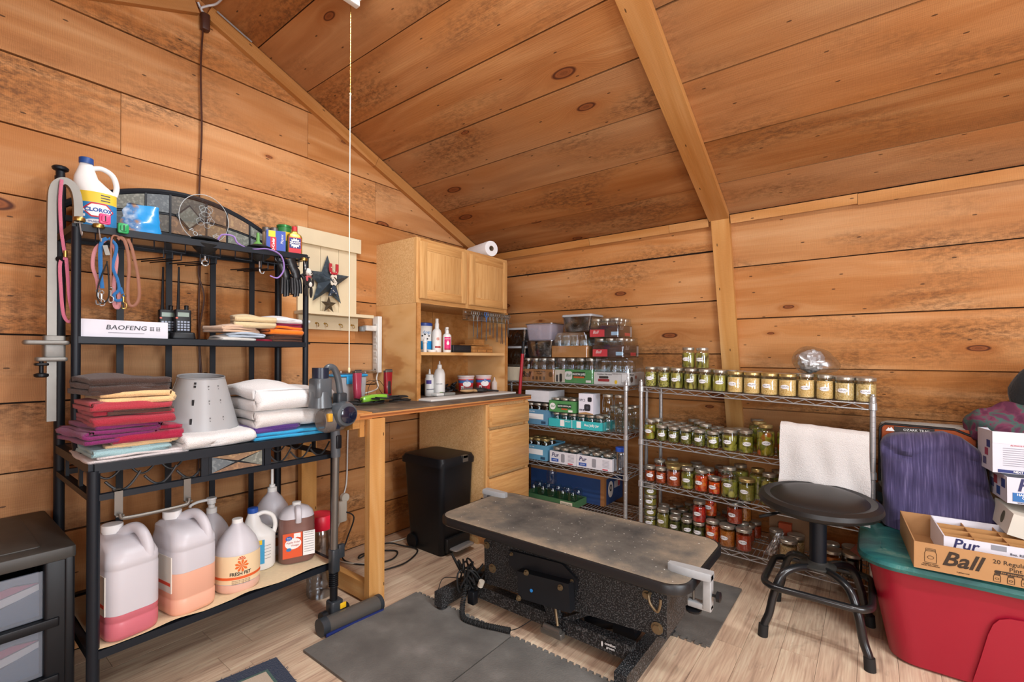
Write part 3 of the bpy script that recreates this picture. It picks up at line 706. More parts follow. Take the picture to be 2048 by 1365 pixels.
# clear engraved acrylic disc
ac = thing('acrylic_sign', 'round clear acrylic sign engraved POODLES standing on the rack shelf', 'sign', (-2.36, .815, zt(.8)+.028), .16, ry=.09)
MB().lathe([(.104, -.0022), (.105, 0), (.104, .0022)], 48, (0, 0, .105), Matrix.Rotation(PI/2, 3, 'Y')).obj('disc', glass('clear_acrylic', '#f2f6f7', .06, .03, .25), ac)
MB().tube([(0, .1045*math.cos(2*PI*i/48), .105+.1045*math.sin(2*PI*i/48)) for i in range(48)], .0013, 5, True).obj('edge', plain('#cfd6d8', .2), ac)
eng = plain('#aab1b3', .6)
o = lettering('POODLES', .024, ac, (0,0,0), (1,0,0), (0,1,0), eng, ext=.0003)
for v in o.data.vertices:
    a = -PI/2 + v.co.x*1.3/.082; r_ = .082-v.co.y; v.co = Vector((.004+v.co.z, r_*math.cos(a), .105+r_*math.sin(a)))
o.matrix_local = Matrix.Identity(4)
m = MB()
for cy, cz, rr_ in ((.0, .135, .02), (.014, .148, .015), (-.014, .148, .013), (.0, .112, .024), (.024, .098, .015), (-.02, .09, .016), (.01, .08, .013)):
    m.tube([(.004, cy+rr_*math.cos(2*PI*i/18)*(1+.12*math.sin(5*2*PI*i/18)), cz+rr_*math.sin(2*PI*i/18)) for i in range(18)], .0009, 4, True)
m.obj('engraving', eng, ac)
# funnel, boxes, cans, polish
fn = thing('funnel', 'small translucent green funnel turned upside down on the rack', 'funnel', (-2.335, 1.037, zt(1.04)+.007), 0)
MB().lathe([(.046, 0), (.045, .004), (.016, .05), (.0085, .056), (.0065, .098), (.005, .098), (.007, .056), (.014, .05), (.043, .004)], 24, caps=(False, False)).obj('cone', milky('green_funnel_plastic', '#6fa85a', .85), fn)
oc = thing('cleaner_box', 'blue red and yellow cardboard cleaner box lettered O-Cedar on the rack', 'box', (-2.325, 1.115, zt(1.11)+.007), -.35)
MB().box(-.03, -.042, 0, .03, .042, .115).obj('carton', plain('#2b4aa6', .5), oc, 0)
decal(rect(.05, .09), oc, (0, -.0425, .055), (1,0,0), (0,0,1), plain('#d8d9dd', .6), 'picture_panel'); decal([(-.03, -.05), (.03, -.05), (-.03, .02)], oc, (0, -.0432, .055), (1,0,0), (0,0,1), navy, 'picture_panel')
decal(rect(.026, .075, 0, 0), oc, (.0303, -.012, .045), (0,1,0), (0,0,1), redp, 'red_panel'); decal(rect(.03, .03), oc, (.0303, -.018, .098), (0,1,0), (0,0,1), yellowp, 'yellow_panel')
lettering('O-Cedar', .017, oc, (.0312, -.012, .046), (0,0,1), (0,-1,0), white_paper, bold=.0004); lettering('Playtex', .016, oc, (.0312, .026, .075), (0,0,1), (0,-1,0), white_paper, shear=.2)
cb = thing('spice_can', 'round green and yellow tin can behind the polish bottle', 'can', (-2.40, 1.195, zt(1.19)+.007), 0)
MB().lathe([(.034, 0), (.034, .16)], 20).obj('body', plain('#2c7a3a', .4), cb); MB().lathe([(.0345, .09), (.0345, .135)], 20, caps=(False, False)).obj('yellow_band', yellowp, cb); MB().lathe([(.036, .16), (.036, .17), (.033, .172)], 20).obj('rim', plain('#3a8a4a', .3, .5), cb)
for k, (y, x) in enumerate(((1.115, -2.42), (1.145, -2.40))):
    c = thing('small_tin', ('small clear topped tin left of the green can', 'small copper banded tin touching the green can')[k], 'tin', (x, y, zt(y)+.007), group='small tins on the rack')
    MB().lathe([(.018, 0), (.018, .125), (.016, .13)], 16).obj('body', plain(('#b9a58e', '#b07a5a')[k], .3, .3), c); MB().lathe([(.0185, .13), (.0185, .15), (.016, .152)], 16).obj('lid', steel, c)
bs = thing('polish_bottle', 'flat gold metal polish bottle with red cap and BRASSO label on the rack', 'bottle', (-2.285, 1.19, zt(1.19)+.007), -.3)
MB().loft([[Vector((x, y, z)) for x, y in rrect(.03*s, .07*s, .012, 3)] for z, s in ((0, .94), (.005, 1), (.095, 1), (.105, .9), (.114, .5), (.12, .38), (.125, .38))]).obj('body', gold, bs)
MB().lathe([(.0125, 0), (.0125, .022), (.01, .024)], 16, (0, 0, .124)).obj('cap', plain('#c4373a', .4), bs)
decal(rect(.056, .082), bs, (.0152, 0, .05), (0,1,0), (0,0,1), redp, 'label'); m = []
for i in range(24): a = 2*PI*i/24; r_ = (.026 if i % 2 else .018); m.append((r_*math.cos(a), r_*math.sin(a)))
decal(rect(.052, .05), bs, (.016, 0, .062), (0,1,0), (0,0,1), navy, 'label_panel'); decal(m, bs, (.0168, 0, .062), (0,1,0), (0,0,1), white_paper, 'sunburst'); decal(oval(.05, .017), bs, (.0174, 0, .064), (0,1,0), (0,0,1), navy, 'name_band')
lettering('BRASSO', .0125, bs, (.0184, 0, .064), (0,1,0), (0,0,1), white_paper, bold=.0003)
# ---- hanging things ----
def strap(name, label, pts, w, t, mat, cat='leash', k=6, group=None, extra=None, roll0=(1, 0, 0)):
    th = thing(name, label, cat, pts[0], 0, group)
    m = MB().tube(spline(pts, k), w*.62, 8, flat=(max(.35, t/w), 1), roll0=roll0)
    PT(m, 'strap', mat, th)
    if extra: extra(th)
    return th
pinkc = cloth('#c86f86', .1, 500); bluec = cloth('#2f6da8', .1, 500); leather = plain('#8a5a44', .6, noise=.15); pinkl = cloth('#c98a8f', .1, 500)
def snap(root, p, mat=chrome, s=1.0):
    x, y, z = p; m = MB(); m.tube([(x, y+.006*s*math.cos(2*PI*i/12), z+.006*s*math.sin(2*PI*i/12)) for i in range(12)], .0016*s, 5, True)
    m.cyl((x, y, z-.006*s), (x, y, z-.024*s), .004*s, .003*s, 8); m.tube(spline([(x, y, z-.024*s), (x, y+.008*s, z-.03*s), (x, y+.007*s, z-.045*s), (x, y-.004*s, z-.048*s), (x, y-.006*s, z-.034*s)], 4), .002*s, 5)
    PT(m, 'snap_hook', mat, root)
xl = UX+.02
strap('grooming_loop', 'long pink nylon loop hanging from the steel grooming arm', [(-2.262, .34, 1.835), (-2.255, .335, 1.76), (-2.255, .338, 1.66), (-2.255, .347, 1.58), (-2.255, .350, 1.565), (-2.255, .336, 1.54), (-2.255, .338, 1.45), (-2.255, .345, 1.36), (-2.255, .36, 1.335), (-2.255, .368, 1.36), (-2.255, .36, 1.42), (-2.255, .355, 1.50), (-2.255, .351, 1.56)], .008, .0025, pinkc, extra=lambda r: PT(MB().cyl((-2.255, .349, 1.562), (-2.255, .349, 1.585), .006), 'slider', brass, r))
strap('leash', 'folded blue nylon leash with chrome snap hanging under the rack shelf', [(xl, .455, 1.645), (xl, .438, 1.62), (xl+.003, .437, 1.52), (xl+.003, .442, 1.46)], .010, .003, bluec, extra=lambda r: (snap(r, (xl+.004, .440, 1.445)), PT(MB().obox((xl+.004, .452, 1.60), (.008, .014, .036), Matrix.Rotation(.25, 3, 'X')), 'clasp', steel, r)), group='leashes hanging under the shelf')
strap('leash', 'narrow blue leash with knotted end hanging right of the folded blue one', [(xl-.004, .46, 1.648), (xl-.004, .483, 1.62), (xl, .472, 1.545), (xl, .485, 1.50), (xl, .49, 1.462), (xl, .476, 1.44), (xl, .482, 1.42), (xl, .502, 1.43), (xl, .494, 1.47)], .008, .003, bluec, extra=lambda r: snap(r, (xl+.004, .503, 1.44), brass), group='leashes hanging under the shelf')
strap('leash', 'pale pink leash hanging behind the folded blue leash', [(xl-.012, .452, 1.64), (xl-.012, .425, 1.60), (xl-.012, .418, 1.54), (xl-.012, .43, 1.49), (xl-.008, .432, 1.455)], .009, .003, pinkl, extra=lambda r: snap(r, (xl-.006, .432, 1.45)), group='leashes hanging under the shelf')
strap('leash', 'dark looped rubber lead hanging over the chrome snaps', [(xl+.008, .455, 1.56), (xl+.01, .432, 1.48), (xl+.01, .426, 1.43), (xl+.01, .44, 1.405), (xl+.01, .458, 1.43), (xl+.01, .458, 1.50), (xl+.009, .453, 1.56)], .0035, .0035, blk_rubber, group='leashes hanging under the shelf')
strap('leash', 'thin braided brown leather lead with chrome snap under the shelf', [(xl, .50, 1.648), (xl, .482, 1.66), (xl, .468, 1.645), (xl, .466, 1.55), (xl, .466, 1.47)], .005, .003, leather, extra=lambda r: snap(r, (xl, .466, 1.46)), group='leashes hanging under the shelf')
strap('leash', 'pale lilac pink strap end hanging behind the blue lead', [(xl-.01, .47, 1.645), (xl-.012, .485, 1.58), (xl-.012, .478, 1.48), (xl-.012, .480, 1.405), (xl-.012, .492, 1.40), (xl-.012, .492, 1.46)], .010, .003, pinkl, group='leashes hanging under the shelf')
strap('leash', 'wide brown leather leash loop hanging at the right of the bunch', [(xl, .515, 1.655), (xl, .528, 1.62), (xl+.002, .546, 1.52), (xl+.002, .55, 1.44), (xl, .535, 1.405), (xl, .518, 1.415), (xl, .516, 1.48), (xl, .52, 1.55), (xl, .513, 1.62), (xl, .50, 1.655), (xl, .485, 1.648)], .009, .0032, leather, group='leashes hanging under the shelf')
for k, (y, x) in enumerate(((.79, -2.27), (1.02, -2.28))):
    z = zt(y); t = thing('suction_hook', ('black suction cup with chrome eye bolt under the middle of the top shelf', 'black suction cup with chrome hook under the shelf by the funnel')[k], 'suction cup', (x, y, z+.022), group='suction cup hooks')
    MB().lathe([(.05, 0), (.052, .004), (.03, .014), (.012, .016)], 24).obj('upper_cup', blk_rubber, t)
    MB().lathe([(.01, -.062), (.02, -.058), (.04, -.04), (.052, -.022), (.05, -.018)], 24).obj('lower_cup', blk_rubber, t)
    m = MB().cyl((0, 0, -.06), (0, 0, -.085), .004)
    if k == 0: m.tube([(0, .012*math.cos(2*PI*i/16), -.097+.012*math.sin(2*PI*i/16)) for i in range(16)], .0035, 6, True)
    else: m.tube(spline([(0, 0, -.07), (0, .0, -.09), (0, .004, -.112), (0, .016, -.116), (0, .022, -.106)], 4), .003, 6)
    m.obj('eye_bolt' if k == 0 else 'hook', chrome, t)
lil = plain('#8f6fb5', .5)
strap('grooming_loop', 'thin lilac vinyl loop draped over the rack shelf and hook', [(-2.26, .835, 1.72), (-2.25, .85, 1.745), (-2.24, .89, 1.745), (-2.23, .905, 1.715), (-2.232, .96, 1.70), (-2.222, 1.03, 1.712), (-2.21, 1.085, 1.69), (-2.21, 1.10, 1.63), (-2.215, 1.075, 1.585), (-2.22, 1.04, 1.59)], .006, .003, lil)
# rubber gloves
gv = thing('rubber_gloves', 'pair of black rubber gloves hanging under the right end of the top shelf', 'gloves', (-2.27, 1.14, 1.68))
m = MB()
def limp(pts, r): m.tube(spline(pts, 4), r if not isinstance(r, list) else r, 10)
for dx, dy in ((0, 0), (.03, .035)):
    p = [(dx, -.03+dy, .01), (dx, -.015+dy, -.03), (dx+.004, .0+dy, -.065), (dx, .002+dy, -.10)]
    sp = spline(p, 4); m.tube(sp, [.026+.004*math.sin(i*2.2)*.5-.0006*i for i in range(len(sp))], 12, flat=(.6, 1))
    for f in range(4):
        y = -.022+dy+f*.014; e = nz(f*3.1, dx*50); L = (.062, .075, .07, .055)[f]
        limp([(dx+.004, y*.9, -.085), (dx+.006, y, -.10-L*.5), (dx+.004+.006*e, y+.004*e, -.10-L)], .0085)
    limp([(dx+.01, .022+dy, -.06), (dx+.016, .034+dy, -.085), (dx+.014, .036+dy, -.11)], .009)
m.obj('glove', plain('#15171a', .35), gv)
tube_ring = MB().tube([(.018+.0, -.04+.02*math.cos(2*PI*i/18), .0+.014*math.sin(2*PI*i/18)) for i in range(18)], .006, 8, True).obj('cuff_roll', plain('#15171a', .35), gv)
# cow-like plush key ring toy
ty = thing('plush_toy', 'small black and white plush dog with red scarf hanging on the rack post', 'toy', (UX+.026, 1.222, 1.51))
blkf = cloth('#26221f', .2, 300); whf = cloth('#d9d5cc', .1, 300)
m = MB(); m.ball((0, 0, .072), (.015, .017, .03)); m.ball((.004, -.011, .028), (.009, .008, .03)); m.ball((.004, .014, .026), (.009, .008, .032)); m.ball((.006, -.02, .075), (.007, .007, .022)); m.ball((.006, .022, .073), (.007, .007, .022)); m.obj('body', blkf, ty)
MB().ball((.003, 0, .122), (.014, .015, .019)).ball((.014, .003, .112), (.013, .010, .010)).obj('head', whf, ty)
for s_ in (-1, 1): MB().ball((.002, s_*.018, .118), (.005, .007, .018), R=Matrix.Rotation(s_*.35, 3, 'X')).obj('floppy_ear', blkf, ty)
MB().ball((.026, .003, .114), (.004, .004, .003)).obj('nose', ink, ty)
MB().ball((.004, 0, .098), (.014, .016, .006)).ball((.014, -.012, .086), (.003, .006, .012)).obj('scarf', cloth('#c2555a', .1), ty); MB().ball((.013, .006, .06), (.005, .009, .013)).obj('belly_patch', whf, ty)
# ---- steel grooming arm clamped to the rack ----
ga = thing('grooming_stand', 'bent square steel grooming arm with table clamp left of the rack', 'grooming stand', (-2.30, .31, 1.0))
ax = -2.285
pts = [(ax, .318, .985), (ax, .318, 1.2), (ax, .318, 1.5), (ax, .318, 1.72), (ax, .322, 1.80), (ax, .338, 1.83), (ax, .358, 1.835), (ax, .376, 1.815), (ax, .385, 1.77), (ax, .386, 1.68)]
sqp = spline(pts, 5); m = MB(); rings = []
for i, p in enumerate(sqp):
    d = (sqp[min(i+1, len(sqp)-1)]-sqp[max(i-1, 0)]).normalized(); s_ = Vector((1,0,0)); n_ = d.cross(s_).normalized(); a = .0135
    rings.append([p+s_*a+n_*a*.9, p-s_*a+n_*a*.9, p-s_*a-n_*a*.9, p+s_*a-n_*a*.9])
PT(m.loft(rings), 'arm_tube', steel, ga, .5)
PT(MB().cyl((ax, .386, 1.69), (ax, .386, 1.655), .012, .010), 'arm_tip', steel, ga)
cast = plain('#85837e', .5, .6, noise=.15)
m = MB(); m.rbox(ax-.02, .296, 1.20, ax+.03, .352, 1.285, .008); m.rbox(ax+.0, .245, 1.252, ax+.05, .36, 1.268, .012); m.rbox(ax+.0, .275, 1.195, ax+.05, .355, 1.21, .01)
PT(m, 'clamp_body', cast, ga)
PT(MB().cyl((ax+.03, .29, 1.20), (ax+.03, .29, 1.15), .006).lathe([(.014, 0), (.019, .004), (.019, .012), (.008, .016)], 12, (ax+.03, .29, 1.14)).rbox(ax+.012, .272, 1.18, ax+.048, .308, 1.19, .008), 'clamp_screw', blk_plastic, ga)
PT(MB().cyl((ax+.014, .334, 1.555), (ax+.03, .345, 1.555), .010), 'lock_knob', blk_plastic, ga)
# ---- middle shelf ----
bx = thing('radio_box', 'long white carton with violet end printed BAOFENG on the middle rack shelf', 'box', (-2.30, .52, 1.285), .03)
MB().box(-.045, -.133, 0, .045, .133, .064).obj('carton', plain('#d9d8e2', .55), bx, 0)
MB().box(-.0455, -.1345, .001, .0455, -.133, .063).obj('violet_end', plain('#6a63a0', .6), bx, 0)
lettering('BAOFENG', .024, bx, (.0455, .0, .036), (0,1,0), (0,0,1), plain('#3a3c44', .5), shear=.15, sx=1.15, bold=.0003)
m = [(.0, .0)]
for k in range(2):
    for r_ in (rect(.014, .002, 0, .006), rect(.014, .002, 0, 0), rect(.014, .002, 0, -.006), rect(.002, .015, -.004, 0), rect(.002, .015, .004, 0)): decal(r_, bx, (.0455, .08+.02*k, .036), (0,1,0), (0,0,1), plain('#5a5c64', .5), 'character_stroke')
decal(rect(.11, .0025), bx, (.0455, .0, .017), (0,1,0), (0,0,1), plain('#9a9aa4', .6), 'print_line')
for k, (x, y) in enumerate(((-2.37, .682), (-2.315, .722))):
    t = thing('two_way_radio', ('black two-way radio standing behind on its charger, nearer the white box', 'black two-way radio with long antenna in front charger on the rack')[k], 'radio', (x, y, 1.285), -.1, 'two-way radios')
    MB().rbox(-.017, -.029, .025, .017, .029, .125, .006).obj('body', blk_plastic, t); MB().rbox(-.03, -.04, 0, .03, .04, .03, .01, taper=1.1).obj('charger', blk_plastic, t)
    MB().tube([(0, -.015, .12), (0, -.015, .14), (0, -.013, .30)], [.007, .006, .0035], 8).ball((0, -.013, .302), .004).obj('antenna', blk_plastic, t)
    MB().cyl((0, .014, .125), (0, .014, .14), .008).ball((0, .014, .142), (.009, .009, .004)).obj('knob', blk_plastic, t)
    MB().box(.0168, -.02, .095, .0178, .02, .113).obj('display', plain('#6f8172', .3), t, 0)
    kp_ = MB()
    for i in range(4):
        for j in range(4): kp_.rbox(.0165, -.021+j*.0115, .036+i*.011, .0182, -.0125+j*.0115, .0435+i*.011, .002, .0005)
    kp_.obj('keypad', plain('#8d98ab', .4), t)
    MB().box(.0168, -.027, .086, .0184, -.019, .092).obj('orange_key', plain('#c44a2a', .4), t, 0)
def cloth_pile(defs, group=None):
    for (nm, lb, hx, w, d, ly, th, org, rz, seed) in defs:
        m = folded(d if seed % 2 else w, w if seed % 2 else d, ly, th*1.25, seed, org=org, rz=rz, front=bool(seed % 2), puff=.02); ONE(m, nm, cloth(hx, .12, 380), lb, 'cloth' if nm == 'folded_cloth' else 'towel', group, smooth=3.1)
fx = -2.255
cloth_pile([
 ('folded_cloth', 'light grey white cloth at the bottom left of the rag pile on the middle shelf', '#cfccc6', .14, .13, 2, .007, (fx+.005, .915, 1.284), .1, 1),
 ('folded_cloth', 'pale blue folded cloth low in the rag pile', '#aebccb', .16, .14, 2, .008, (fx+.008, .955, 1.300), -.1, 2),
 ('folded_cloth', 'crimson cloth peeking out at the middle bottom of the rag pile', '#8e1d33', .20, .12, 1, .009, (fx+.003, 1.03, 1.284), 0, 3),
 ('folded_cloth', 'pinkish tan folded cloth at the left of the rag pile', '#d8b79c', .17, .14, 3, .008, (fx, .935, 1.322), .25, 4),
 ('folded_cloth', 'cream folded washcloth standing high in the middle of the rag pile', '#dcc59a', .17, .15, 4, .010, (fx+.005, .985, 1.345), -.25, 5),
 ('folded_cloth', 'dark brown folded cloth at the bottom right of the rag pile', '#5b3a2c', .17, .14, 3, .008, (fx+.006, 1.15, 1.284), .05, 6),
 ('folded_cloth', 'bright orange folded cloth in the rag pile', '#e8791c', .155, .13, 3, .010, (fx+.012, 1.13, 1.318), 0, 7),
 ('folded_cloth', 'maroon cloth between the orange and white rags', '#8c2145', .17, .13, 2, .007, (fx, 1.155, 1.356), .1, 8),
 ('folded_cloth', 'white folded rag on top at the right of the rag pile', '#e0dede', .19, .14, 2, .010, (fx+.004, 1.155, 1.374), .12, 9)], 'rags folded on the middle rack shelf')
# ---- towels on the table top ----
ZT = .868
def towels(defs, group):
    for lb, hx, w, d, ly, th, org, rz, seed, front, puff in defs:
        m = folded(d if front else w, w if front else d, ly, th, seed, wob=.011, org=org, rz=rz, front=front, puff=puff)
        ONE(m, 'folded_towel', cloth(hx, .14, 300, .9), lb, 'towel', group, smooth=3.1)
X_ = -1.992
towels([
 ('thin white towel at the very bottom of the coloured towel stack', '#d8cfcd', .29, .30, 2, .008, (X_+.004, .505, ZT-.002), .0, 11, False, .0),
 ('pale aqua folded towel low in the coloured stack', '#9cbfc4', .20, .24, 2, .012, (X_-.002, .475, ZT+.014), .06, 12, True, .004),
 ('yellow cream towel just above the aqua one', '#dcb98b', .19, .24, 2, .010, (X_-.004, .505, ZT+.038), -.05, 13, False, .0),
 ('crimson red towel hanging out at the lower right of the stack', '#a3203f', .20, .24, 3, .014, (X_-.014, .525, ZT+.05), .0, 14, True, .004),
 ('magenta purple towel with tag in the middle of the stack', '#7f2a63', .21, .25, 4, .013, (X_+.002, .462, ZT+.06), .12, 15, False, .01),
 ('brick red towel in the upper half of the coloured stack', '#a83240', .22, .26, 3, .015, (X_-.004, .478, ZT+.114), -.04, 16, True, .006),
 ('dark brown towel sandwiched in the red towel', '#5d3f38', .18, .24, 2, .012, (X_+.002, .505, ZT+.150), .0, 17, False, .004),
 ('second red towel layer above the brown one in the stack', '#b03a45', .21, .24, 2, .014, (X_-.006, .475, ZT+.165), .05, 18, True, .006),
 ('cream towel with rolled fold near the top of the stack', '#ecc58f', .21, .25, 2, .020, (X_-.002, .492, ZT+.186), -.03, 19, False, .008),
 ('dark chocolate brown towel on top of the coloured stack', '#4a3730', .22, .26, 3, .018, (X_-.002, .476, ZT+.216), .04, 20, True, .022)], 'coloured towels stacked on the rack table')
towels([('white folded towel lying under the plastic cone', '#e6e3e1', .25, .30, 2, .028, (-2.0, .735, ZT), .05, 21, True, .012),
 ('turquoise and white striped towel under the tall white towels', '#2f9fcf', .33, .28, 2, .013, (-1.978, 1.035, ZT), -.05, 22, False, .004),
 ('violet towel lying under the tall white towels, left edge showing', '#5b3a86', .20, .26, 2, .014, (-1.992, .962, ZT+.022), .05, 23, True, .0),
 ('white thick towel, lower one of the tall white pair', '#e2ddd9', .32, .32, 2, .036, (-2.008, 1.045, ZT+.042), .03, 24, True, .02),
 ('puffy white towel on top of the tall white pair', '#ebe8e6', .33, .34, 2, .046, (-2.012, 1.04, ZT+.12), .0, 25, True, .055)], 'white towels on the rack table')
# perforated recovery cone
cn = thing('recovery_cone', 'grey translucent plastic pet recovery cone standing on the white towel', 'pet cone', (-2.17, .737, ZT+.062), 0, ry=.10)
r0, r1, hc = .138, .08, .205
MB().sheet(lambda u, v: ((r0+(r1-r0)*v)*math.cos(2*PI*u*1.06-2), (r0+(r1-r0)*v)*math.sin(2*PI*u*1.06-2)*1.0, hc*v+.0022*u), 40, 6, .0015).obj('shell', cone_m, cn)
for r_, z in ((r0+.001, .003), (r1+.0012, hc-.002)): MB().tube([(r_*math.cos(2*PI*i/40), r_*math.sin(2*PI*i/40), z) for i in range(40)], .0025, 6, True).obj('rim', plain('#8e9092', .4), cn)
for a, hx in ((-.55, '#1d1d1f'), ):
    for z in (.045, .115, .175, .187):
        r_ = r0+(r1-r0)*z/hc+.002
        MB().obox((r_*math.cos(a), r_*math.sin(a), z), (.004, .007, .022 if z < .15 else .008), Matrix.Rotation(a, 3, 'Z')).obj('slot', ink, cn, 0)
for a in (-.05, .35):
    for z in (.05, .115, .17):
        for dz in (-.006, .006):
            r_ = r0+(r1-r0)*z/hc+.001; MB().ball((r_*math.cos(a), r_*math.sin(a), z+dz), .0028, 8, 5).obj('rivet_hole', plain('#6d6d6d', .5), cn)
# chrome over-bar towel rail
tb = thing('towel_bar', 'brushed steel over-the-bar towel rail hung on the rack cradle frame', 'towel rail', (FX+.02, .53, .68))
PT(MB().tube(spline([(FX+.035, .435, .70), (FX+.035, .437, .688), (FX+.035, .45, .682), (FX+.035, .53, .68), (FX+.035, .612, .682), (FX+.035, .628, .69), (FX+.035, .63, .705)], 5), .006, 10), 'rail', steel, tb)
for y in (.435, .63): PT(MB().box(FX+.014, y-.011, .69, FX+.017, y+.011, .773).box(FX-.014, y-.011, .770, FX+.017, y+.011, .773).box(FX-.016, y-.011, .74, FX-.013, y+.011, .773).box(FX+.014, y-.011, .69, FX+.036, y+.011, .694), 'hanger', steel, tb, 0)
# ---- bottom shelf: paper liner and jugs ----
def liner(u, v):
    y = Y0+.01+(Y1-Y0-.02)*u; x = FX+.012-.5*v
    return (x, y, .2655+.005*abs(nz(y*9, x*7))+.004*(1+math.sin(y*24))*max(0, 1-v*6))
ONE(MB().sheet(liner, 50, 16, .0012), 'paper_liner', cloth('#dcc59c', .12, 60, .2), 'wavy cream paper liner under the jugs on the bottom rack shelf', 'liner')
ZB = .2705
def big_jug(lb, loc, rz, liq, lvl, liqhx, label_side=True):
    t = thing('plastic_jug', lb, 'jug', loc, rz, 'large cloudy jugs on the bottom shelf')
    w, d, H = .152, .21, .27
    def ring(z, s, ox=0, oy=0): return [Vector((x+ox, y+oy, z)) for x, y in rrect(d*s, w*s, .042*s, 5)]
    rings = [ring(0, .93), ring(.006, .98), ring(.015, 1), ring(.055, 1), ring(.058, .985), ring(.064, .985), ring(.067, 1), ring(.225, 1), ring(.23, .985), ring(.236, .985), ring(.24, 1), ring(.262, .985),
             [Vector((x*.92-.008, y*.9, .285)) for x, y in rrect(d, w, .05, 5)], [Vector((x*.7-.03, y*.8-.005, .307)) for x, y in rrect(d, w, .055, 5)], [Vector((x*.42-.045, y*.52-.012, .318)) for x, y in rrect(d, w, .055, 5)], [Vector((x*.2-.048, y*.27-.018, .325)) for x, y in rrect(d, w, .07, 5)]]
    zs_ = [0, .006, .015, .055, .058, .064, .067, .225]; lo = [r_ for r_, z_ in zip(rings, zs_) if z_ < lvl]; hi = rings[len(lo):]
    MB().loft([ring(lvl, 1)]+hi).obj('body', hdpe, t)
    MB().loft(lo+[ring(lvl-.0005, .999)]).obj('liquid', liq, t)
    MB().lathe([(.028, 0), (.028, .006), (.031, .007), (.031, .028), (.029, .03)], 28, (-.048, -.018, .322)).obj('cap', plain('#ececec', .4), t)
    MB().tube(spline([(-.03, -.005, .312), (.0, .018, .335), (.03, .03, .338), (.062, .036, .318), (.082, .04, .285), (.086, .04, .25)], 5), .0165, 12, flat=(1.15, 1)).obj('handle', hdpe, t)
    if label_side:
        MB().rbox(-.075, -w/2-.0015, .085, .075, -w/2+.002, .215, .001, .0003).obj('side_label', plain('#d9d3c8', .6), t, 0)
        MB().box(-.07, -w/2-.002, .11, .07, -w/2-.0012, .122).obj('label_stripe', plain('#d2452c', .6), t, 0)
    return t
def liquid(hx, r=.3): return milky('liquid_'+hx.strip('#'), hx, .92, r)
big_jug('large cloudy jug with shallow red liquid, leftmost on the bottom rack shelf', (-2.075, .475, ZB), .10, liquid('#cf6f7c'), .085, 0)
big_jug('large cloudy jug half full of orange liquid, second from the left below', (-2.085, .658, ZB), .14, liquid('#f2b79c'), .155, 0)
def gal_jug(name, lb, loc, rz, body, H=.285, R=.078, cap=white_pl, liq=None, lvl=0, handle=None, pump=None):
    t = thing(name, lb, 'jug', loc, rz, 'gallon jugs on the bottom shelf')
    prof = [(R*.92, 0), (R, .01), (R, H*.5), (R*.97, H*.58), (R*.8, H*.72), (R*.52, H*.85), (R*.27, H*.93), (R*.24, H*.96)]
    MB().lathe(([(R, lvl)] if liq else prof[:2])+prof[2:], 32).obj('body', body, t)
    if liq: MB().lathe([(R*.92, 0), (R, .01), (R*.999, lvl-.0005)], 32).obj('liquid', liq, t)
    if pump is None: MB().lathe([(.02, 0), (.02, .016), (.018, .018)], 20, (0, 0, H*.95)).obj('cap', cap, t)
    else:
        MB().lathe([(.021, 0), (.021, .02), (.013, .024), (.013, .035)], 20, (0, 0, H*.95)).obj('collar', white_pl, t)
        MB().cyl((0, 0, H*.95+.03), (0, 0, H*.95+.03+pump), .0065).obj('pump_stem', white_pl, t)
        z = H*.95+.03+pump; MB().lathe([(.017, 0), (.017, .016), (.02, .018), (.019, .026)], 18, (0, 0, z)).tube(spline([(0, 0, z+.018), (.0, -.05, z+.018), (.0, -.078, z+.01), (0, -.082, z+.002)], 4), .006, 8).obj('pump_head', white_pl, t)
    if handle: MB().tube(spline([(R*.3, 0, H*.9), (R*.75, 0, H*.86), (R*.98, 0, H*.72), (R*1.0, 0, H*.55)], 5), .013, 10).obj('handle', body, t)
    return t
fp = gal_jug('shampoo_jug', 'round shampoo jug with cream label lettered FRESH PET, front of the bottom shelf', (-2.075, .845, ZB), -.3, hdpe, .27, .083, liq=liquid('#ecc0ae'), lvl=.035)
Rl = .0835; lab(fp, Rl, 0, .21, .038, .148, plain('#ecd2a8', .6)); lab(fp, Rl+.0008, 0, .21, .056, .066, plain('#e0612c', .6), name='orange_band')
cyltext('FRESH PET', .019, fp, Rl, .05, .077, ink, th=.002, bold=.0004, sx=.85)
for i in range(9):
    a = 2*PI*i/9; patchpoly([(0, 0), (.02*math.cos(a-.25), .02*math.sin(a-.25)), (.026*math.cos(a), .026*math.sin(a)), (.02*math.cos(a+.25), .02*math.sin(a+.25))], fp, Rl, .1, .108, plain('#dd6a24', .6), (1, 1), 'flower_petal')
for i in range(5):
    a = PI*.1+PI*.8*i/4; patchpoly([(0, 0), (.013*math.cos(a-.3), .013*math.sin(a-.3)), (.015*math.cos(a+.1), .015*math.sin(a+.1))], fp, Rl, .1, .132, plain('#c8401c', .6), (1, 1), 'flower_petal')
for k in range(3): cyltext('shampoo for dogs and cats', .006, fp, Rl, .08, .047-.006*k+.004, plain('#7a5a48', .6), th=.002)
gal_jug('pump_jug', 'clear gallon jug with long white pump spout behind the orange jug', (-2.30, .83, ZB), .0, hdpe, .27, .075, pump=.01)
b2 = bottle_handle('bleach_bottle', 'white bleach jug with blue cap on the bottom shelf between the jugs', 'bottle', (-2.17, .975, ZB), .27, .065, white_pl, plain('#2352a8', .4), .021, (1, .72), rz=-.3)
lab(b2, .0655, -.3, .07, .03, .135, plain('#3aa0d0', .5), (.72, 1)); patchpoly(rect(.05, .02), b2, .0655, -.3, .125, yellowp, (.72, 1), 'yellow_panel'); patchpoly(rect(.03, .03), b2, .0655, -.35, .09, plain('#aab4bc', .5), (.72, 1), 'grey_panel')
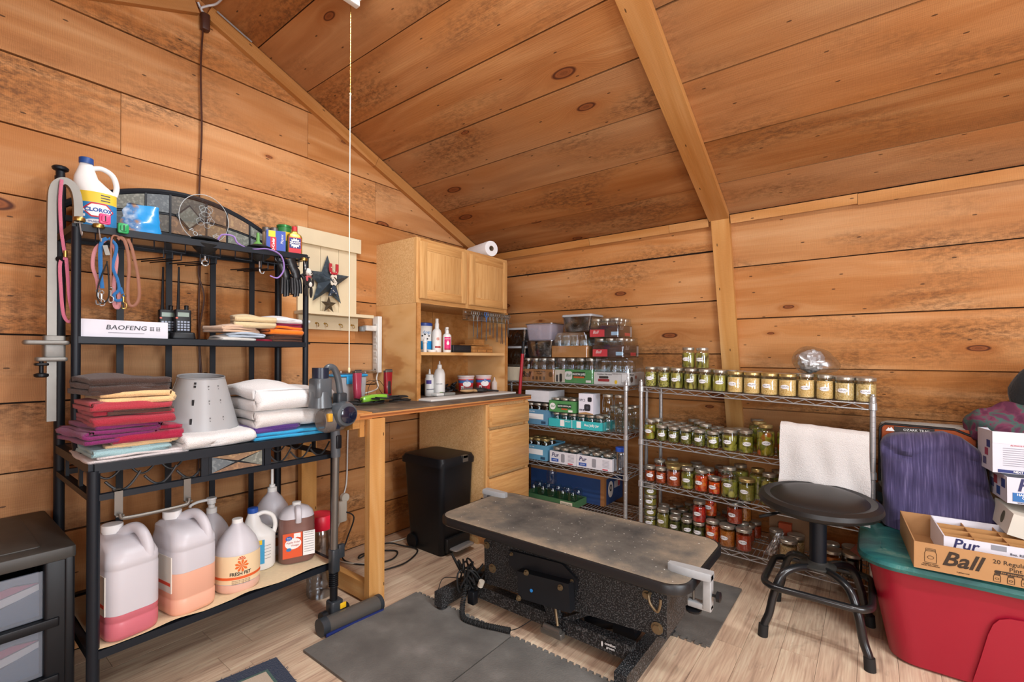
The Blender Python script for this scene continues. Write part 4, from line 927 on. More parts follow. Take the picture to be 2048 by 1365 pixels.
for k in range(5): patchpoly(rect(.03, .0012), b2, .0655, .45, .05+.014*k, ink, (.72, 1), 'fine_print')
p2 = gal_jug('pump_jug', 'clear gallon jug with raised white pump and blue lettered label behind', (-2.315, 1.10, ZB), .0, hdpe, .30, .085, pump=.085)
lab(p2, .0855, -.2, .15, .05, .15, plain('#e4e2df', .6)); lab(p2, .0863, -.2, .15, .045, .085, plain('#b0642c', .6), name='picture_band'); cyltext('Fresh', .026, p2, .0855, -.2, .128, navy, th=.002, bold=.0006); cyltext("Clean", .026, p2, .0855, -.2, .104, navy, th=.002, bold=.0006)
vj = thing('vinegar_jug', 'brown vinegar jug with orange Apple Cider Vinegar label on the bottom shelf', 'jug', (-2.13, 1.125, ZB), -.35, 'gallon jugs on the bottom shelf')
def vr(z, s, k=1): return [Vector((x*k, y, z)) for x, y in rrect(.115*s, .155*s, .05*s, 6)]
amb = milky('amber_vinegar', '#7d5a52', .93, .25)
MB().loft([vr(0, .94), vr(.008, 1), vr(.155, 1), vr(.158, .985), vr(.175, 1), vr(.20, .97)]).obj('vinegar', amb, vj)
MB().loft([vr(.2005, .97), vr(.222, .88), vr(.238, .68), vr(.248, .4), vr(.252, .24)]).obj('body', hdpe, vj)
MB().lathe([(.019, 0), (.019, .014), (.016, .016)], 18, (0, 0, .25)).obj('cap', white_pl, vj)
MB().tube(spline([(.03, .0, .25), (.056, 0, .243), (.064, 0, .215), (.061, 0, .185)], 5), .009, 8, flat=(1, 1.4)).obj('handle', hdpe, vj)
decal(rect(.082, .112), vj, (.0595, -.024, .085), (0,1,0), (0,0,1), plain('#d9552a', .55), 'orange_label'); decal(rect(.05, .11), vj, (.0595, .045, .085), (0,1,0), (0,0,1), white_paper, 'facts_label')
decal(oval(.068, .05), vj, (.0602, -.022, .093), (0,1,0), (0,0,1), white_paper, 'white_oval'); decal(oval(.027, .02), vj, (.0608, -.04, .118), (0,1,0), (0,0,1), plain('#2a5aa8', .5), 'blue_oval'); decal(oval(.022, .015), vj, (.0608, -.04, .068), (0,1,0), (0,0,1), plain('#2a7ab0', .5), 'blue_oval')
lettering('Great', .007, vj, (.0616, -.04, .121), (0,1,0), (0,0,1), white_paper); lettering('Value', .007, vj, (.0616, -.04, .114), (0,1,0), (0,0,1), white_paper)
lettering('Apple Cider', .0115, vj, (.0612, -.022, .099), (0,1,0), (0,0,1), plain('#b0302a', .5)); lettering('Vinegar', .0115, vj, (.0612, -.014, .085), (0,1,0), (0,0,1), plain('#b0302a', .5))
lettering('Nutrition Facts', .0065, vj, (.0604, .045, .134), (0,1,0), (0,0,1), ink)
for k in range(8): decal(rect(.042, .0014), vj, (.0602, .045, .124-.011*k), (0,1,0), (0,0,1), plain('#55565a', .6), 'fine_print')
decal([(-.014, .0), (.014, .0), (.014, .022), (0, .017), (-.014, .022)], vj, (.0603, -.005, .138), (0,-1,0), (0,0,-1), white_paper, 'ribbon')
rj = thing('pretzel_jar', 'big clear plastic jar with red lid on the floor behind the rack', 'jar', (-2.23, 1.302, 0), 0)
MB().lathe([(.06, 0), (.064, .01), (.064, .05), (.061, .06), (.064, .075), (.064, .30), (.056, .335), (.052, .345)], 28, caps=(True, False)).obj('body', clear_pl, rj); MB().lathe([(.062, .34), (.064, .345), (.064, .405), (.06, .41)], 28).obj('lid', plain('#d4203a', .35), rj)
# ---- drawer tower at the far left ----
dt = thing('drawer_tower', 'black plastic drawer tower with frosted drawers at the left edge', 'drawers', (-2.31, .165, 0))
x0, x1, y0, y1 = -2.585, -2.035, -.02, .345
PT(MB().rbox(x0, y0, .565, x1, y1, .605, .012, .006), 'top', plain('#3c3b38', .5, noise=.25, bscale=18, bump=.3), dt)
PT(MB().rbox(x0+.05, y0+.04, .603, x1-.06, y1-.075, .609, .01, .003), 'top_panel', plain('#3f3d39', .55, noise=.3, bscale=14, bump=.3), dt)
m = MB()
for y in (y0+.02, y1-.02): m.rbox(x0, y-.018, 0, x0+.05, y+.018, .57, .006)
m.box(x0+.01, y0+.004, 0, x1-.02, y0+.012, .57); m.box(x0, y0+.01, 0, x0+.01, y1-.01, .57)
PT(m, 'side_panel', blk_plastic, dt)
PT(MB().rbox(x0+.01, y1-.028, .0, x1, y1-.004, .57, .006, taper=1.0).rbox(x1-.06, y1-.075, 0, x1-.004, y1-.002, .567, .01), 'corner_post', blk_plastic, dt)
PT(MB().rbox(x1-.06, y0+.002, 0, x1-.004, y0+.05, .567, .01), 'corner_post', blk_plastic, dt)
for k, z in enumerate((.03, .21, .39)):
    PT(MB().rbox(x1-.05, y0+.03, z-.028, x1+.004, y1-.04, z, .005), 'rail', blk_plastic, dt)
    dr = PT(MB().rbox(x1-.024, y0+.05, z+.002, x1-.018, y1-.075, z+.150, .002, .001), 'drawer', frost, dt)
    PT(MB().box(x1-.45, y0+.055, z+.004, x1-.026, y1-.08, z+.007), 'drawer_bottom', frost, dr, 0)
    Md = Matrix(((0,0,1,0), (1,0,0,0), (0,1,0,z), (0,0,0,1))); ya, yb_ = y0+.055, y1-.082
    for i_, (hx, pts) in enumerate((('#3f5a78', [(ya, .01), (yb_, .01), (yb_, .09), (ya, .012)]), ('#e6e8ec', [(ya, .03), (yb_, .085), (yb_, .108), (ya, .055)]), ('#b8315c', [(ya, .057), (yb_, .11), (yb_-.06, .118), (ya, .085)]), ('#6d7688', [(ya, .088), (yb_-.05, .12), (yb_, .112), (yb_, .144), (ya, .144)]))):
        if k < 1: hx = '#8f949c'
        PT(MB().prism(pts, x1-.034-.004*i_, x1-.031-.004*i_, Md), 'drawer_content', plain(hx, .7), dr, 0)
# ---------------- workbench, hutch and cabinet on the left wall ----------------
wb_ = thing('workbench', 'homemade wooden workbench with dark dusty top along the left wall', 'workbench', (-2.26, 1.9, 0))
DZ = .945
topm = NT('dusty_dark_top'); n_ = topm.n('TexNoise', Vector=topm.coords(rnd=False), Scale=9.0, Detail=6.0); topm.P(col=topm.ramp(n_.outputs[0], [(.35, hexc('#4a4038')), (.6, hexc('#6a5b4c')), (.75, hexc('#85735f'))]), rough=.6); topm = topm.mat
PT(MB().box(-2.598, 1.40, DZ-.006, -1.93, 2.742, DZ), 'top_surface', topm, wb_, 0)
for k in range(3): PT(MB().box(-2.597, 1.33, DZ-.03+.008*k, -1.931+.001*(k % 2), 2.741, DZ-.0225+.008*k), 'plywood_ply', plain(('#b9743c', '#8f5228', '#c58a50')[k], .6), wb_, 0)
PT(MB().box(-2.597, 1.295, DZ-.034, -1.935, 1.40, DZ-.001), 'end_board', fir, wb_, 0)
PT(MB().box(-1.936, 1.30, DZ-.033, -1.932, 1.395, DZ-.004), 'end_grain', plain('#b8763a', .7, noise=.3, bscale=90), wb_, 0)
def stud(name, x0, y0, z0, x1, y1, z1, root=wb_, mat=fir):
    # board with its own grain direction along its longest side
    c = Vector(((x0+x1)/2, (y0+y1)/2, (z0+z1)/2)); s = [abs(x1-x0), abs(y1-y0), abs(z1-z0)]; ax = s.index(max(s))
    R = {0: Matrix.Identity(3), 1: Matrix(((0,-1,0),(1,0,0),(0,0,1))), 2: Matrix(((0,0,-1),(0,1,0),(1,0,0)))}[ax]
    L = [abs(v) for v in (R.transposed() @ Vector(s))]
    o = MB().box(-L[0]/2, -L[1]/2, -L[2]/2, L[0]/2, L[1]/2, L[2]/2).obj(name, mat, root, smooth=0)
    o.matrix_local = Matrix.Translation(c-gloc(root)) @ R.to_4x4(); return o
stud('leg', -1.957, 1.375, 0, -1.919, 1.464, DZ-.034); stud('leg', -2.56, 1.36, 0, -2.522, 1.449, DZ-.034)
stud('foot_rail', -2.52, 1.385, .012, -1.958, 1.423, .10); 
ap = PT(MB().prism([(-2.55, .86), (-2.02, .856), (-1.985, .862), (-1.975, .872), (-1.958, .868), (-1.958, .91), (-2.55, .91)], -1.345, -1.307, Matrix(((1,0,0,0), (0,0,-1,0), (0,1,0,0), (0,0,0,1)))), 'end_apron', fir, wb_, 0)
stud('front_apron', -1.972, 1.345, DZ-.12, -1.957, 1.372, DZ-.035)
# drawer base cabinet under the far end
dc = thing('drawer_cabinet', 'oak three-drawer base cabinet under the far end of the workbench', 'cabinet', (-2.26, 2.48, 0))
cy0, cy1, cx1 = 2.252, 2.712, -1.955
PT(MB().box(-2.56, cy0, .09, cx1, cy1, DZ-.034), 'carcass', chip_m, dc, 0)
PT(MB().box(-2.56, cy0+.02, 0, cx1-.06, cy1-.02, .09), 'toe_kick', chip_m, dc, 0)
for y in (cy0, cy1-.035): PT(MB().box(cx1, y, .09, cx1+.018, y+.035, DZ-.034), 'face_stile', oak_v, dc, 0)
def panel_front(name, root, y0, y1, z0, z1, x, vertical=False, frame=.05, mat=oak_v):
    o = PT(MB().rbox(x, y0, z0, x+.019, y1, z1, .003, .003, n=2), name, mat, root)
    if vertical:
        for a in (y0+.003, y1-frame-.003): PT(MB().rbox(x+.014, a, z0+.003, x+.022, a+frame, z1-.003, .002, .002, n=2), 'stile', mat, o)
        for b in (z0+.003, z1-frame-.003): PT(MB().rbox(x+.014, y0+frame, b, x+.021, y1-frame, b+frame, .002, .002, n=2), 'door_rail', oak_h, o)
        PT(MB().rbox(x+.01, y0+frame+.006, z0+frame+.006, x+.0195, y1-frame-.006, z1-frame-.006, .002, .004, n=2), 'raised_panel', mat, o)
    else:
        PT(MB().rbox(x+.016, y0+.018, z0+.018, x+.023, y1-.018, z1-.018, .003, .004, n=2), 'raised_panel', mat, o)
    return o
for z0, z1 in ((.125, .435), (.455, .745), (.765, .895)): panel_front('drawer_front', dc, cy0+.02, cy1-.012, z0, z1, cx1+.018, mat=oak_h)
# hutch and wall cabinet
HX, HY0, HY1 = -2.204, 1.907, 2.80
hu = thing('hutch', 'plywood hutch with one shelf standing on the workbench under the wall cabinet', 'shelf', (-2.4, 2.35, DZ))
for i, y in enumerate((HY0, HY1-.018)):
    side = PT(MB().box(-2.598, y, DZ, HX, y+.018, 1.545), 'side_panel', plywood_m, hu, 0)
    PT(MB().box(HX, y-.001, DZ, HX+.012, y+.028 if i == 0 else y+.019, 1.545), 'edge_strip', pine_trim, side, 0)
    if i == 0: PT(MB().box(HX-.02, HY0+.018, 1.175, HX+.004, HY0+.04, 1.222), 'shelf_cleat', fir, side, 0)
PT(MB().box(-2.598, HY0+.018, DZ, -2.588, 2.40, 1.545), 'back_panel', pine_trim, hu, 0); PT(MB().box(-2.598, 2.402, DZ, -2.587, HY1-.018, 1.545), 'back_panel', pine_trim, hu, 0)
stud('shelf_board', -2.585, HY0+.02, 1.224, HX-.004, HY1-.02, 1.243, hu, plywood_m)
cb_ = thing('wall_cabinet', 'oak two-door wall cabinet above the plywood hutch', 'cabinet', (-2.4, 2.35, 1.546))
PT(MB().box(-2.598, HY0, 1.546, HX-.02, HY1, 1.948), 'carcass', chip_m, cb_, 0)
for y in (HY0, 2.335, HY1-.038): PT(MB().box(HX-.02, y, 1.546, HX, y+.038, 1.948), 'face_stile', oak_v, cb_, 0)
for z in (1.546, 1.912): PT(MB().box(HX-.019, HY0+.037, z, HX-.001, HY1-.037, z+.036), 'face_rail', oak_h, cb_, 0)
panel_front('door', cb_, HY0+.018, 2.337, 1.572, 1.925, HX, True); panel_front('door', cb_, 2.368, HY1-.018, 1.572, 1.925, HX, True)
# paper towel roll on the cabinet
pr = thing('paper_towel_roll', 'white paper towel roll lying on top of the wall cabinet', 'paper towels', (-2.36, 2.66, 1.95), 0)
Rr = Matrix.Rotation(PI/2, 3, 'Y') ; Rr = Matrix.Rotation(-.28, 3, 'Z') @ Rr
MB().lathe([(.02, -.138), (.055, -.138), (.057, -.13), (.057, .13), (.055, .138), (.02, .138), (.019, .13), (.019, -.13)], 36, (.02, 0, .058), Rr, caps=(False, False)).obj('roll', cloth('#eef0f3', .03, 200, .2), pr)
MB().lathe([(.0195, -.139), (.0195, .139), (.0175, .139), (.0175, -.139)], 20, (.02, 0, .058), Rr, caps=(False, False)).obj('core', card('#8f7a66'), pr)
# power strip on the hutch side with plugs
ps = thing('power_strip', 'white power strip screwed upright to the side of the hutch', 'power strip', (-2.56, HY0-.002, 1.11))
stripm = plain('#dedfdb', .4)
PT(MB().rbox(-2.592, HY0-.034, 1.11, -2.53, HY0-.002, 1.475, .006), 'housing', stripm, ps)
for k in range(6):
    z = 1.17+k*.045
    PT(MB().rbox(-2.577, HY0-.036, z, -2.545, HY0-.0335, z+.032, .006, .001), 'socket', plain('#d2d3cf', .4), ps); PT(MB().box(-2.57, HY0-.0366, z+.018, -2.568, HY0-.036, z+.027).box(-2.556, HY0-.0366, z+.018, -2.554, HY0-.036, z+.027), 'slot', ink, ps, 0)
PT(MB().cyl((-2.561, HY0-.035, 1.13), (-2.561, HY0-.03, 1.13), .006), 'screw', dark_grey, ps); PT(MB().tube(spline([(-2.55, HY0-.02, 1.11), (-2.55, HY0-.03, 1.07), (-2.50, HY0-.06, 1.01), (-2.47, 1.72, .985), (-2.47, 1.60, .96)], 6), .0045, 8), 'cord', stripm, ps)
pa = thing('power_adapter', 'white plug-in adapter sticking out of the power strip', 'adapter', (-2.56, HY0-.036, 1.40))
PT(MB().rbox(-2.585, HY0-.12, 1.378, -2.535, HY0-.036, 1.412, .008), 'body', stripm, pa); PT(MB().rbox(-2.58, HY0-.15, 1.372, -2.54, HY0-.118, 1.405, .012), 'tip', plain('#8a9094', .3), pa)
# cream board shelf with star
cs_ = thing('peg_shelf', 'cream painted board shelf with brass hooks on the left wall', 'shelf', (-2.58, 1.56, 1.37))
crm = plain('#d8c9a8', .55, noise=.06, bscale=12)
for a, b in ((1.365, 1.50), (1.502, 1.62), (1.622, 1.745)): PT(MB().box(-2.597, a, 1.372, -2.582, b, 1.89), 'back_board', crm, cs_, 0)
PT(MB().box(-2.582, 1.352, 1.862, -2.562, 1.765, 1.95), 'top_board', crm, cs_, 0); PT(MB().box(-2.582, 1.362, 1.372, -2.567, 1.748, 1.452), 'peg_board', crm, cs_, 0)
PT(MB().box(-2.582, 1.345, 1.453, -2.475, 1.80, 1.471), 'ledge', crm, cs_, 0)
for y in (1.466, 1.52, 1.618, 1.701): PT(MB().tube(spline([(-2.567, y, 1.408), (-2.545, y, 1.408), (-2.535, y, 1.395), (-2.542, y, 1.388)], 4), .0028, 6).cyl((-2.567, y, 1.408), (-2.563, y, 1.408), .006), 'cup_hook', brass, cs_)
def star(name, lb, c, r, mat, depth, txt=False, rot=0):
    t = thing(name, lb, 'star ornament', c); V = [Vector((depth, 0, 0)), Vector((0, 0, 0))]; P = []
    for i in range(10):
        a = PI/2+rot+PI*i/5; q = r if i % 2 == 0 else r*.40
        P.append(Vector((0, q*math.cos(a), q*math.sin(a))))
    MB().add([V[0]]+P+[V[1]], [(0, 1+i, 1+(i+1) % 10) for i in range(10)]+[(11, 1+(i+1) % 10, 1+i) for i in range(10)]).obj('star_body', mat, t, smooth=0)
    return t
stm = metal_spec('dark_tin', '#2c3a45', '#42505a', 40, .5)
s1 = star('tin_star', 'dark blue tin barn star with USA letters on the cream shelf', (-2.56, 1.533, 1.66), .155, stm, .05)
for ch, z, hx in (('U', .062, '#b02a33'), ('S', .0, '#d8cfc0'), ('A', -.062, '#2b3a4c')):
    o = lettering(ch, .085, s1, (.048, .012, z), (0,1,0), (0,0,1), plain(hx, .5), bold=.004, ext=.004)
    for k in range(5): MB().ball((.054, .012-.024+.048*((k*.37) % 1), z-.02+.04*((k*.61) % 1)), (.0015, .003, .003), 6, 4).obj('painted_dot', plain('#e6e0d4' if ch != 'S' else '#2a2a30', .5), s1)
star('tin_star', 'small rusty tin star standing below the large star on the ledge', (-2.535, 1.528, 1.518), .052, plain('#5a4d3c', .5, .5), .02)
# ---- on the hutch shelf (z 1.243) ----
ZS = 1.2435
def simple_bottle(name, lb, cat, loc, prof, body, cap=None, capm=None, n=22, group=None, rz=0):
    t = thing(name, lb, cat, loc, rz, group); MB().lathe(prof, n).obj('body', body, t)
    if cap: MB().lathe(cap, 16).obj('cap', capm, t)
    return t
wp = simple_bottle('wipes_canister', 'large white wipes canister with blue lid on the hutch shelf', 'canister', (-2.41, 2.155, ZS), [(.055, 0), (.057, .006), (.057, .175), (.053, .18)], white_pl, [(.057, .178), (.058, .182), (.058, .196), (.05, .2)], plain('#2a4aa0', .4), rz=-.6)
lab(wp, .0575, .1, .10, .02, .075, plain('#1f8fd0', .5)); cyltext('dogs', .03, wp, .0575, .25, .135, plain('#3a8ac8', .5), th=.001); 
for k, (a, z) in enumerate(((-.3, .11), (.0, .12), (.3, .09), (.5, .11))): patchpoly(oval(.012, .01), wp, .0575, a, z, ink, (1, 1), 'paw_print', .001)
w2 = simple_bottle('wipes_canister', 'white and green canister behind the left hutch edge', 'canister', (-2.47, 2.0, ZS), [(.045, 0), (.045, .17)], plain('#d8ddd4', .4), [(.046, .17), (.046, .19), (.04, .192)], plain('#3a4a44', .4))
cylpatch(.0455, -.7, .06, .0, .11).obj('green_label', plain('#6fae3a', .5), w2)
simple_bottle('dropper_bottle', 'small white pointed dropper bottle at the left of the hutch shelf', 'bottle', (-2.31, 2.075, ZS), [(.013, 0), (.013, .06), (.016, .062), (.016, .07), (.006, .09), (.003, .097)], white_pl)
sp = simple_bottle('spray_bottle', 'tall white spray bottle with orange flower label on the hutch shelf', 'bottle', (-2.32, 2.19, ZS), [(.029, 0), (.031, .005), (.031, .13), (.026, .148), (.014, .16), (.014, .168)], white_pl, [(.014, .166), (.014, .19), (.011, .20), (.011, .225), (.007, .228)], white_pl, rz=-.7)
for i in range(7):
    a = 2*PI*i/7; patchpoly([(0, 0), (.010*math.cos(a-.3), .010*math.sin(a-.3)), (.012*math.cos(a+.2), .012*math.sin(a+.2))], sp, .0315, .2, .09, plain('#d0622c', .5), (1, 1), 'flower_petal', .001)
lab(sp, .0313, .2, .04, .03, .042, plain('#a8332c', .5), name='red_band')
pk = simple_bottle('lotion_bottle', 'white pump bottle with pink label on the hutch shelf', 'bottle', (-2.30, 2.265, ZS), [(.027, 0), (.029, .005), (.029, .115), (.022, .125), (.014, .13)], white_pl, [(.013, .13), (.013, .15), (.006, .152), (.006, .16), (.012, .162), (.012, .172)], white_pl, rz=-.7)
lab(pk, .0295, .1, .045, .022, .105, plain('#d8216f', .5)); patchpoly([(.0, .022), (.009, .004), (.007, -.006), (0, -.010), (-.007, -.006), (-.009, .004)], pk, .0295, .15, .06, white_paper, (1, 1), 'water_drop', .0018); cyltext('pawlush', .013, pk, .0295, .1, .093, white_paper, th=.002); lab(pk, .030, .1, .045, .018, .028, plain('#b01f48', .5), name='dark_band')
simple_bottle('clear_spray', 'clear plastic bottle behind the pink labelled one', 'bottle', (-2.37, 2.33, ZS), [(.028, 0), (.028, .12), (.014, .14)], clear_pl, [(.014, .14), (.014, .17)], white_pl)
ONE(MB().rbox(-2.34, 2.305, ZS, -2.28, 2.49, ZS+.052, .008, .006), 'zip_pouch', plain('#141418', .5, noise=.2, bump=.3), 'small black zip pouch on the hutch shelf', 'pouch')
wx = thing('wooden_box', 'slatted wooden box with tray lid on the hutch shelf', 'box', (-2.38, 2.64, ZS))
for z0, z1, g in ((0, .05, 0), (.055, .064, .012), (.066, .10, .03)): PT(MB().box(-2.46+g, 2.52+g*2, ZS+z0, -2.31-g, 2.76-g*2, ZS+z1), ('base', 'rim', 'tray')[(0, .055, .066).index(z0)], pine_trim, wx, 0)
for z0 in (.006, .030): PT(MB().box(-2.312, 2.525, ZS+z0, -2.304, 2.755, ZS+z0+.018), 'slat', pine_trim, wx, 0)
simple_bottle('pill_tin', 'short white tin beside the wipes canister', 'tin', (-2.30, 2.128, ZS), [(.03, 0), (.032, .004), (.032, .012), (.028, .016)], white_pl)
# ---- acrylic shear rack with shears ----
sr = thing('shear_rack', 'clear acrylic rack screwed under the wall cabinet for grooming shears', 'rack', (-2.17, 2.55, 1.47))
acr = glass('acrylic_rail', '#eef3f4', .12, .05, .35)
PT(MB().box(HX+.0, 2.315, 1.463, HX+.004, 2.79, 1.535), 'back_plate', acr, sr, 0); PT(MB().box(HX+.004, 2.315, 1.463, HX+.06, 2.79, 1.468), 'ledge', acr, sr, 0)
for y in (2.34, 2.56, 2.77): PT(MB().cyl((HX+.004, y, 1.52), (HX+.008, y, 1.52), .006), 'screw', chrome, sr)
def shears(y, L, lb, hx=None, open_=0, x=HX+.034, kind=0):
    t = thing('grooming_shears' if kind == 0 else 'comb', lb, 'shears' if kind == 0 else 'comb', (x, y, 1.47), 0, 'grooming tools in the acrylic rack')
    mt = plain(hx, .35) if hx else steel
    if kind == 0:
        for s in (-1, 1):
            MB().tube([(0, s*.012+.011*math.cos(2*PI*i/14), .045+.014*math.sin(2*PI*i/14)) for i in range(14)], .0028, 6, True).obj('finger_ring', mt, t)
            MB().tube([(0, s*.008, .032), (0, s*.003, .012), (0, -s*.002, -.01)], .003, 6).obj('shank', mt, t)
            MB().prism([(-s*.001, 0), (-s*.006, -.02), (-s*.004-s*open_, -L), (s*.001-s*open_, -L+.004), (s*.003, -.01)], -.001, .001, Matrix(((0,0,1,s*.0012), (1,0,0,0), (0,1,0,-.01), (0,0,0,1)))).obj('blade', steel, t, smooth=0)
    else:
        MB().box(-.002, -.005, -L, .002, .005, .02).obj('spine', mt, t, 0); MB().rbox(-.004, -.007, .0, .004, .007, .05, .003).obj('grip', mt, t)
    return t
ord_ = ['first', 'second', 'third', 'fourth', 'fifth', 'sixth', 'seventh', 'eighth', 'ninth', 'tenth', 'eleventh', 'twelfth', 'thirteenth', 'fourteenth', 'fifteenth', 'sixteenth']
spec = [(2.39, .11, None, .0), (2.43, .12, None, .004), (2.475, .12, '#22242a', .0), (2.525, .13, '#2a5c9a', .003), (2.565, .09, None, .006), (2.60, .11, None, .0), (2.645, .14, None, .008), (2.70, .15, None, .01), (2.745, .16, None, .0), (2.775, .10, None, .012)]
for i, (y, L, hx, op) in enumerate(spec):
    shears(y, L, 'grooming shears hanging %s from the left in the acrylic rack%s' % (ord_[i], ', black handles' if hx == '#22242a' else ', blue handles' if hx else ''), hx, op)
# ---- on the bench under the hutch ----
ONE(MB().rbox(-2.22, 1.92, DZ+.0005, -2.08, 2.76, DZ+.012, .004, .002), 'white_board', plain('#d9d6d0', .5, noise=.08, bscale=10), 'white narrow board lying along the workbench below the hutch', 'board')
ONE(MB().rbox(-2.47, 1.935, DZ+.001, -2.44, 1.95, DZ+.21, .004, .002).rbox(-2.44, 1.94, DZ+.001, -2.30, 1.955, DZ+.20, .004), 'black_binder', plain('#17181b', .5), 'flat black case standing against the inner hutch side', 'case')
q1 = simple_bottle('squeeze_bottle', 'white ear cleaner bottle with purple band and pointed tip on the bench', 'bottle', (-2.40, 2.20, DZ), [(.031, 0), (.033, .005), (.033, .12), (.028, .128), (.028, .138)], white_pl, [(.029, .134), (.029, .146), (.008, .152), (.005, .18), (.003, .186)], white_pl, rz=-.7)
lab(q1, .0335, -.2, .035, .085, .11, plain('#4a3a8c', .5), name='purple_band'); lab(q1, .0335, .1, .05, .045, .05, plain('#5a5a6a', .6), name='print_line')
q2 = simple_bottle('squeeze_bottle', 'tall plain white squeeze bottle with green mark on the bench', 'bottle', (-2.345, 2.24, DZ), [(.036, 0), (.038, .006), (.038, .15), (.03, .178), (.016, .19), (.016, .205)], white_pl, [(.015, .2), (.015, .214), (.006, .218), (.004, .238), (.002, .24)], white_pl, rz=-.7)
lab(q2, .0385, .25, .022, .012, .03, plain('#6fae3a', .5), name='green_mark'); cyltext('CLEANSER', .009, q2, .0385, -.1, .085, plain('#4a4a50', .6), th=.001)
def tub(y, x, lb, rz):
    t = thing('dip_tub', lb, 'tub', (x, y, DZ+.012), rz, 'red and blue tubs'); MB().lathe([(.048, 0), (.05, .004), (.06, .11)], 28).obj('body', plain('#d8333b', .5), t)
    MB().lathe([(.0522, .03), (.0578, .085)], 28, caps=(False, False)).obj('blue_band', plain('#3f74b4', .5), t); MB().lathe([(.0585, .092), (.0605, .108)], 28, caps=(False, False)).obj('stripe', plain('#e6c6c6', .5), t)
    MB().lathe([(.062, .108), (.064, .110), (.064, .118), (.058, .12)], 28).obj('lid', plain('#dcd5d0', .4), t)
    patchpoly(oval(.062, .04), t, .056, .1, .058, white_paper, (1, 1), 'white_oval', .0015); patchpoly(oval(.028, .02), t, .056, .1, .082, plain('#2a5aa8', .5), (1, 1), 'blue_oval', .0025)
    cyltext('Great', .008, t, .056, .1, .085, white_paper, th=.0035); cyltext('Value', .008, t, .056, .1, .078, white_paper, th=.0035); patchpoly(rect(.02, .028), t, .053, -.55, .03, white_paper, (1, 1), 'bar_code', .002)
tub(2.545, -2.385, 'red and blue plastic dip tub, left one of the pair on the bench', -.75); tub(2.695, -2.345, 'red and blue plastic dip tub, right one of the pair on the bench', -.7)
simple_bottle('dropper_bottle', 'small frosted dropper bottle beside the right dip tub', 'bottle', (-2.30, 2.775, DZ+.012), [(.022, 0), (.023, .004), (.023, .06), (.01, .075), (.004, .10)], milky('frosted_bottle', '#d6cbc2', .85))
def brush(lb, loc, rz, hx, ph):
    t = thing('grooming_brush', lb, 'brush', loc, rz, 'grooming brushes on the bench')
    MB().ball((0, 0, .02), (.055, .032, .014)).tube(spline([(.045, 0, .02), (.08, 0, .016), (.13, 0, .012)], 4), [.014]*4+[.010]*5, 8, flat=(.7, 1)).obj('back', plain(hx, .4), t)
    m = MB()
    for i in range(60):
        a = RND.uniform(0, 2*PI); r_ = math.sqrt(RND.random()); x, y = .045*r_*math.cos(a), .025*r_*math.sin(a); m.cyl((x, y, .03), (x*1.08, y*1.08, .045), .0008, n=4)
    tag(m.obj('bristles', plain(ph, .5), t), kind='stuff'); MB().ball((0, 0, .024), (.05, .028, .012)).obj('pad', plain(ph, .6), t); return t
brush('oval brush with tan rim lying bristles up on the bench', (-2.235, 2.40, DZ+.014), 1.2, '#b89468', '#6a6660'); brush('black oval brush lying beside the tan rimmed brush', (-2.20, 2.50, DZ+.014), .9, '#1c1c1e', '#2a2a2c')
for k, (y, x, hx, lb) in enumerate(((2.22, -2.25, '#7d7d78', 'grey slicker pad lying on the bench'), (2.16, -2.26, '#d8d8d4', 'small white plastic block on the bench'))):
    ONE(MB().rbox(x-.03, y-.05, DZ+.013, x+.03, y+.05, DZ+.03, .006), 'slicker_pad', plain(hx, .5, noise=.3, bscale=200), lb, 'grooming pad')
dk = thing('clipper_case', 'heap of dark clipper combs and black bag at the back of the bench', 'combs', (-2.47, 2.38, DZ))
for i in range(16):
    x, y, z = RND.uniform(-.04, .07), RND.uniform(-.10, .12), .012+RND.random()*.06*(1-abs(i/16-.5)); MB().rbox(-.018, -.026, 0, .018, .026, .012, .004).obj('comb', plain('#1a1a1d', .35), dk, loc=(x, y, z), rot=(RND.uniform(-.5, .5), RND.uniform(-.5, .5), RND.uniform(0, 3)))
MB().ball((-.01, -.14, .04), (.05, .05, .045)).obj('bag', plain('#141416', .6, noise=.2, bump=.4), dk)
# ---- left end of the bench: clippers, storage bin, tangled cords ----
bn = thing('storage_bin', 'clear plastic bin with blue latch lid behind the clippers', 'bin', (-2.45, 1.60, DZ))
MB().rbox(-.06, -.095, 0, .06, .095, .15, .015, taper=.9).obj('tub', milky('cloudy_bin', '#c3c6ca', .6), bn); MB().rbox(-.066, -.102, .15, .066, .102, .165, .015).obj('lid', plain('#2f9fd8', .4), bn); MB().rbox(.062, -.05, .11, .07, .05, .155, .006).obj('latch', plain('#2f9fd8', .4), bn); MB().rbox(-.055, -.09, .166, .055, .17, .188, .02).obj('lid_tray', clear_pl, bn)
def clipper(lb, loc, rz, ry, hx, hx2=None):
    t = thing('clipper', lb, 'clipper', loc, rz, 'hair clippers on the bench', ry=ry)
    def r(z, w, d, ox=0): return [Vector((x+ox, y, z)) for x, y in rrect(d, w, min(w, d)*.35, 4)]
    MB().loft([r(0, .03, .026), r(.01, .042, .036), r(.06, .044, .038, -.002), r(.12, .05, .034, .004), r(.15, .052, .03, .008)]).obj('body', plain(hx, .25, coat=.6), t)
    MB().rbox(-.008, -.024, .15, .022, .024, .162, .003).obj('blade', steel, t); MB().box(.014, -.022, .162, .019, .022, .168).obj('blade_teeth', dark_grey, t, 0)
    if hx2: MB().rbox(.012, -.011, .02, .0195, .011, .10, .006).obj('grip_panel', plain(hx2, .5), t)
    MB().tube(spline([(0, 0, .002), (.02, .02, -.01), (.05, .05, -.012)], 4), .004, 6).obj('cord', blk_rubber, t)
    return t
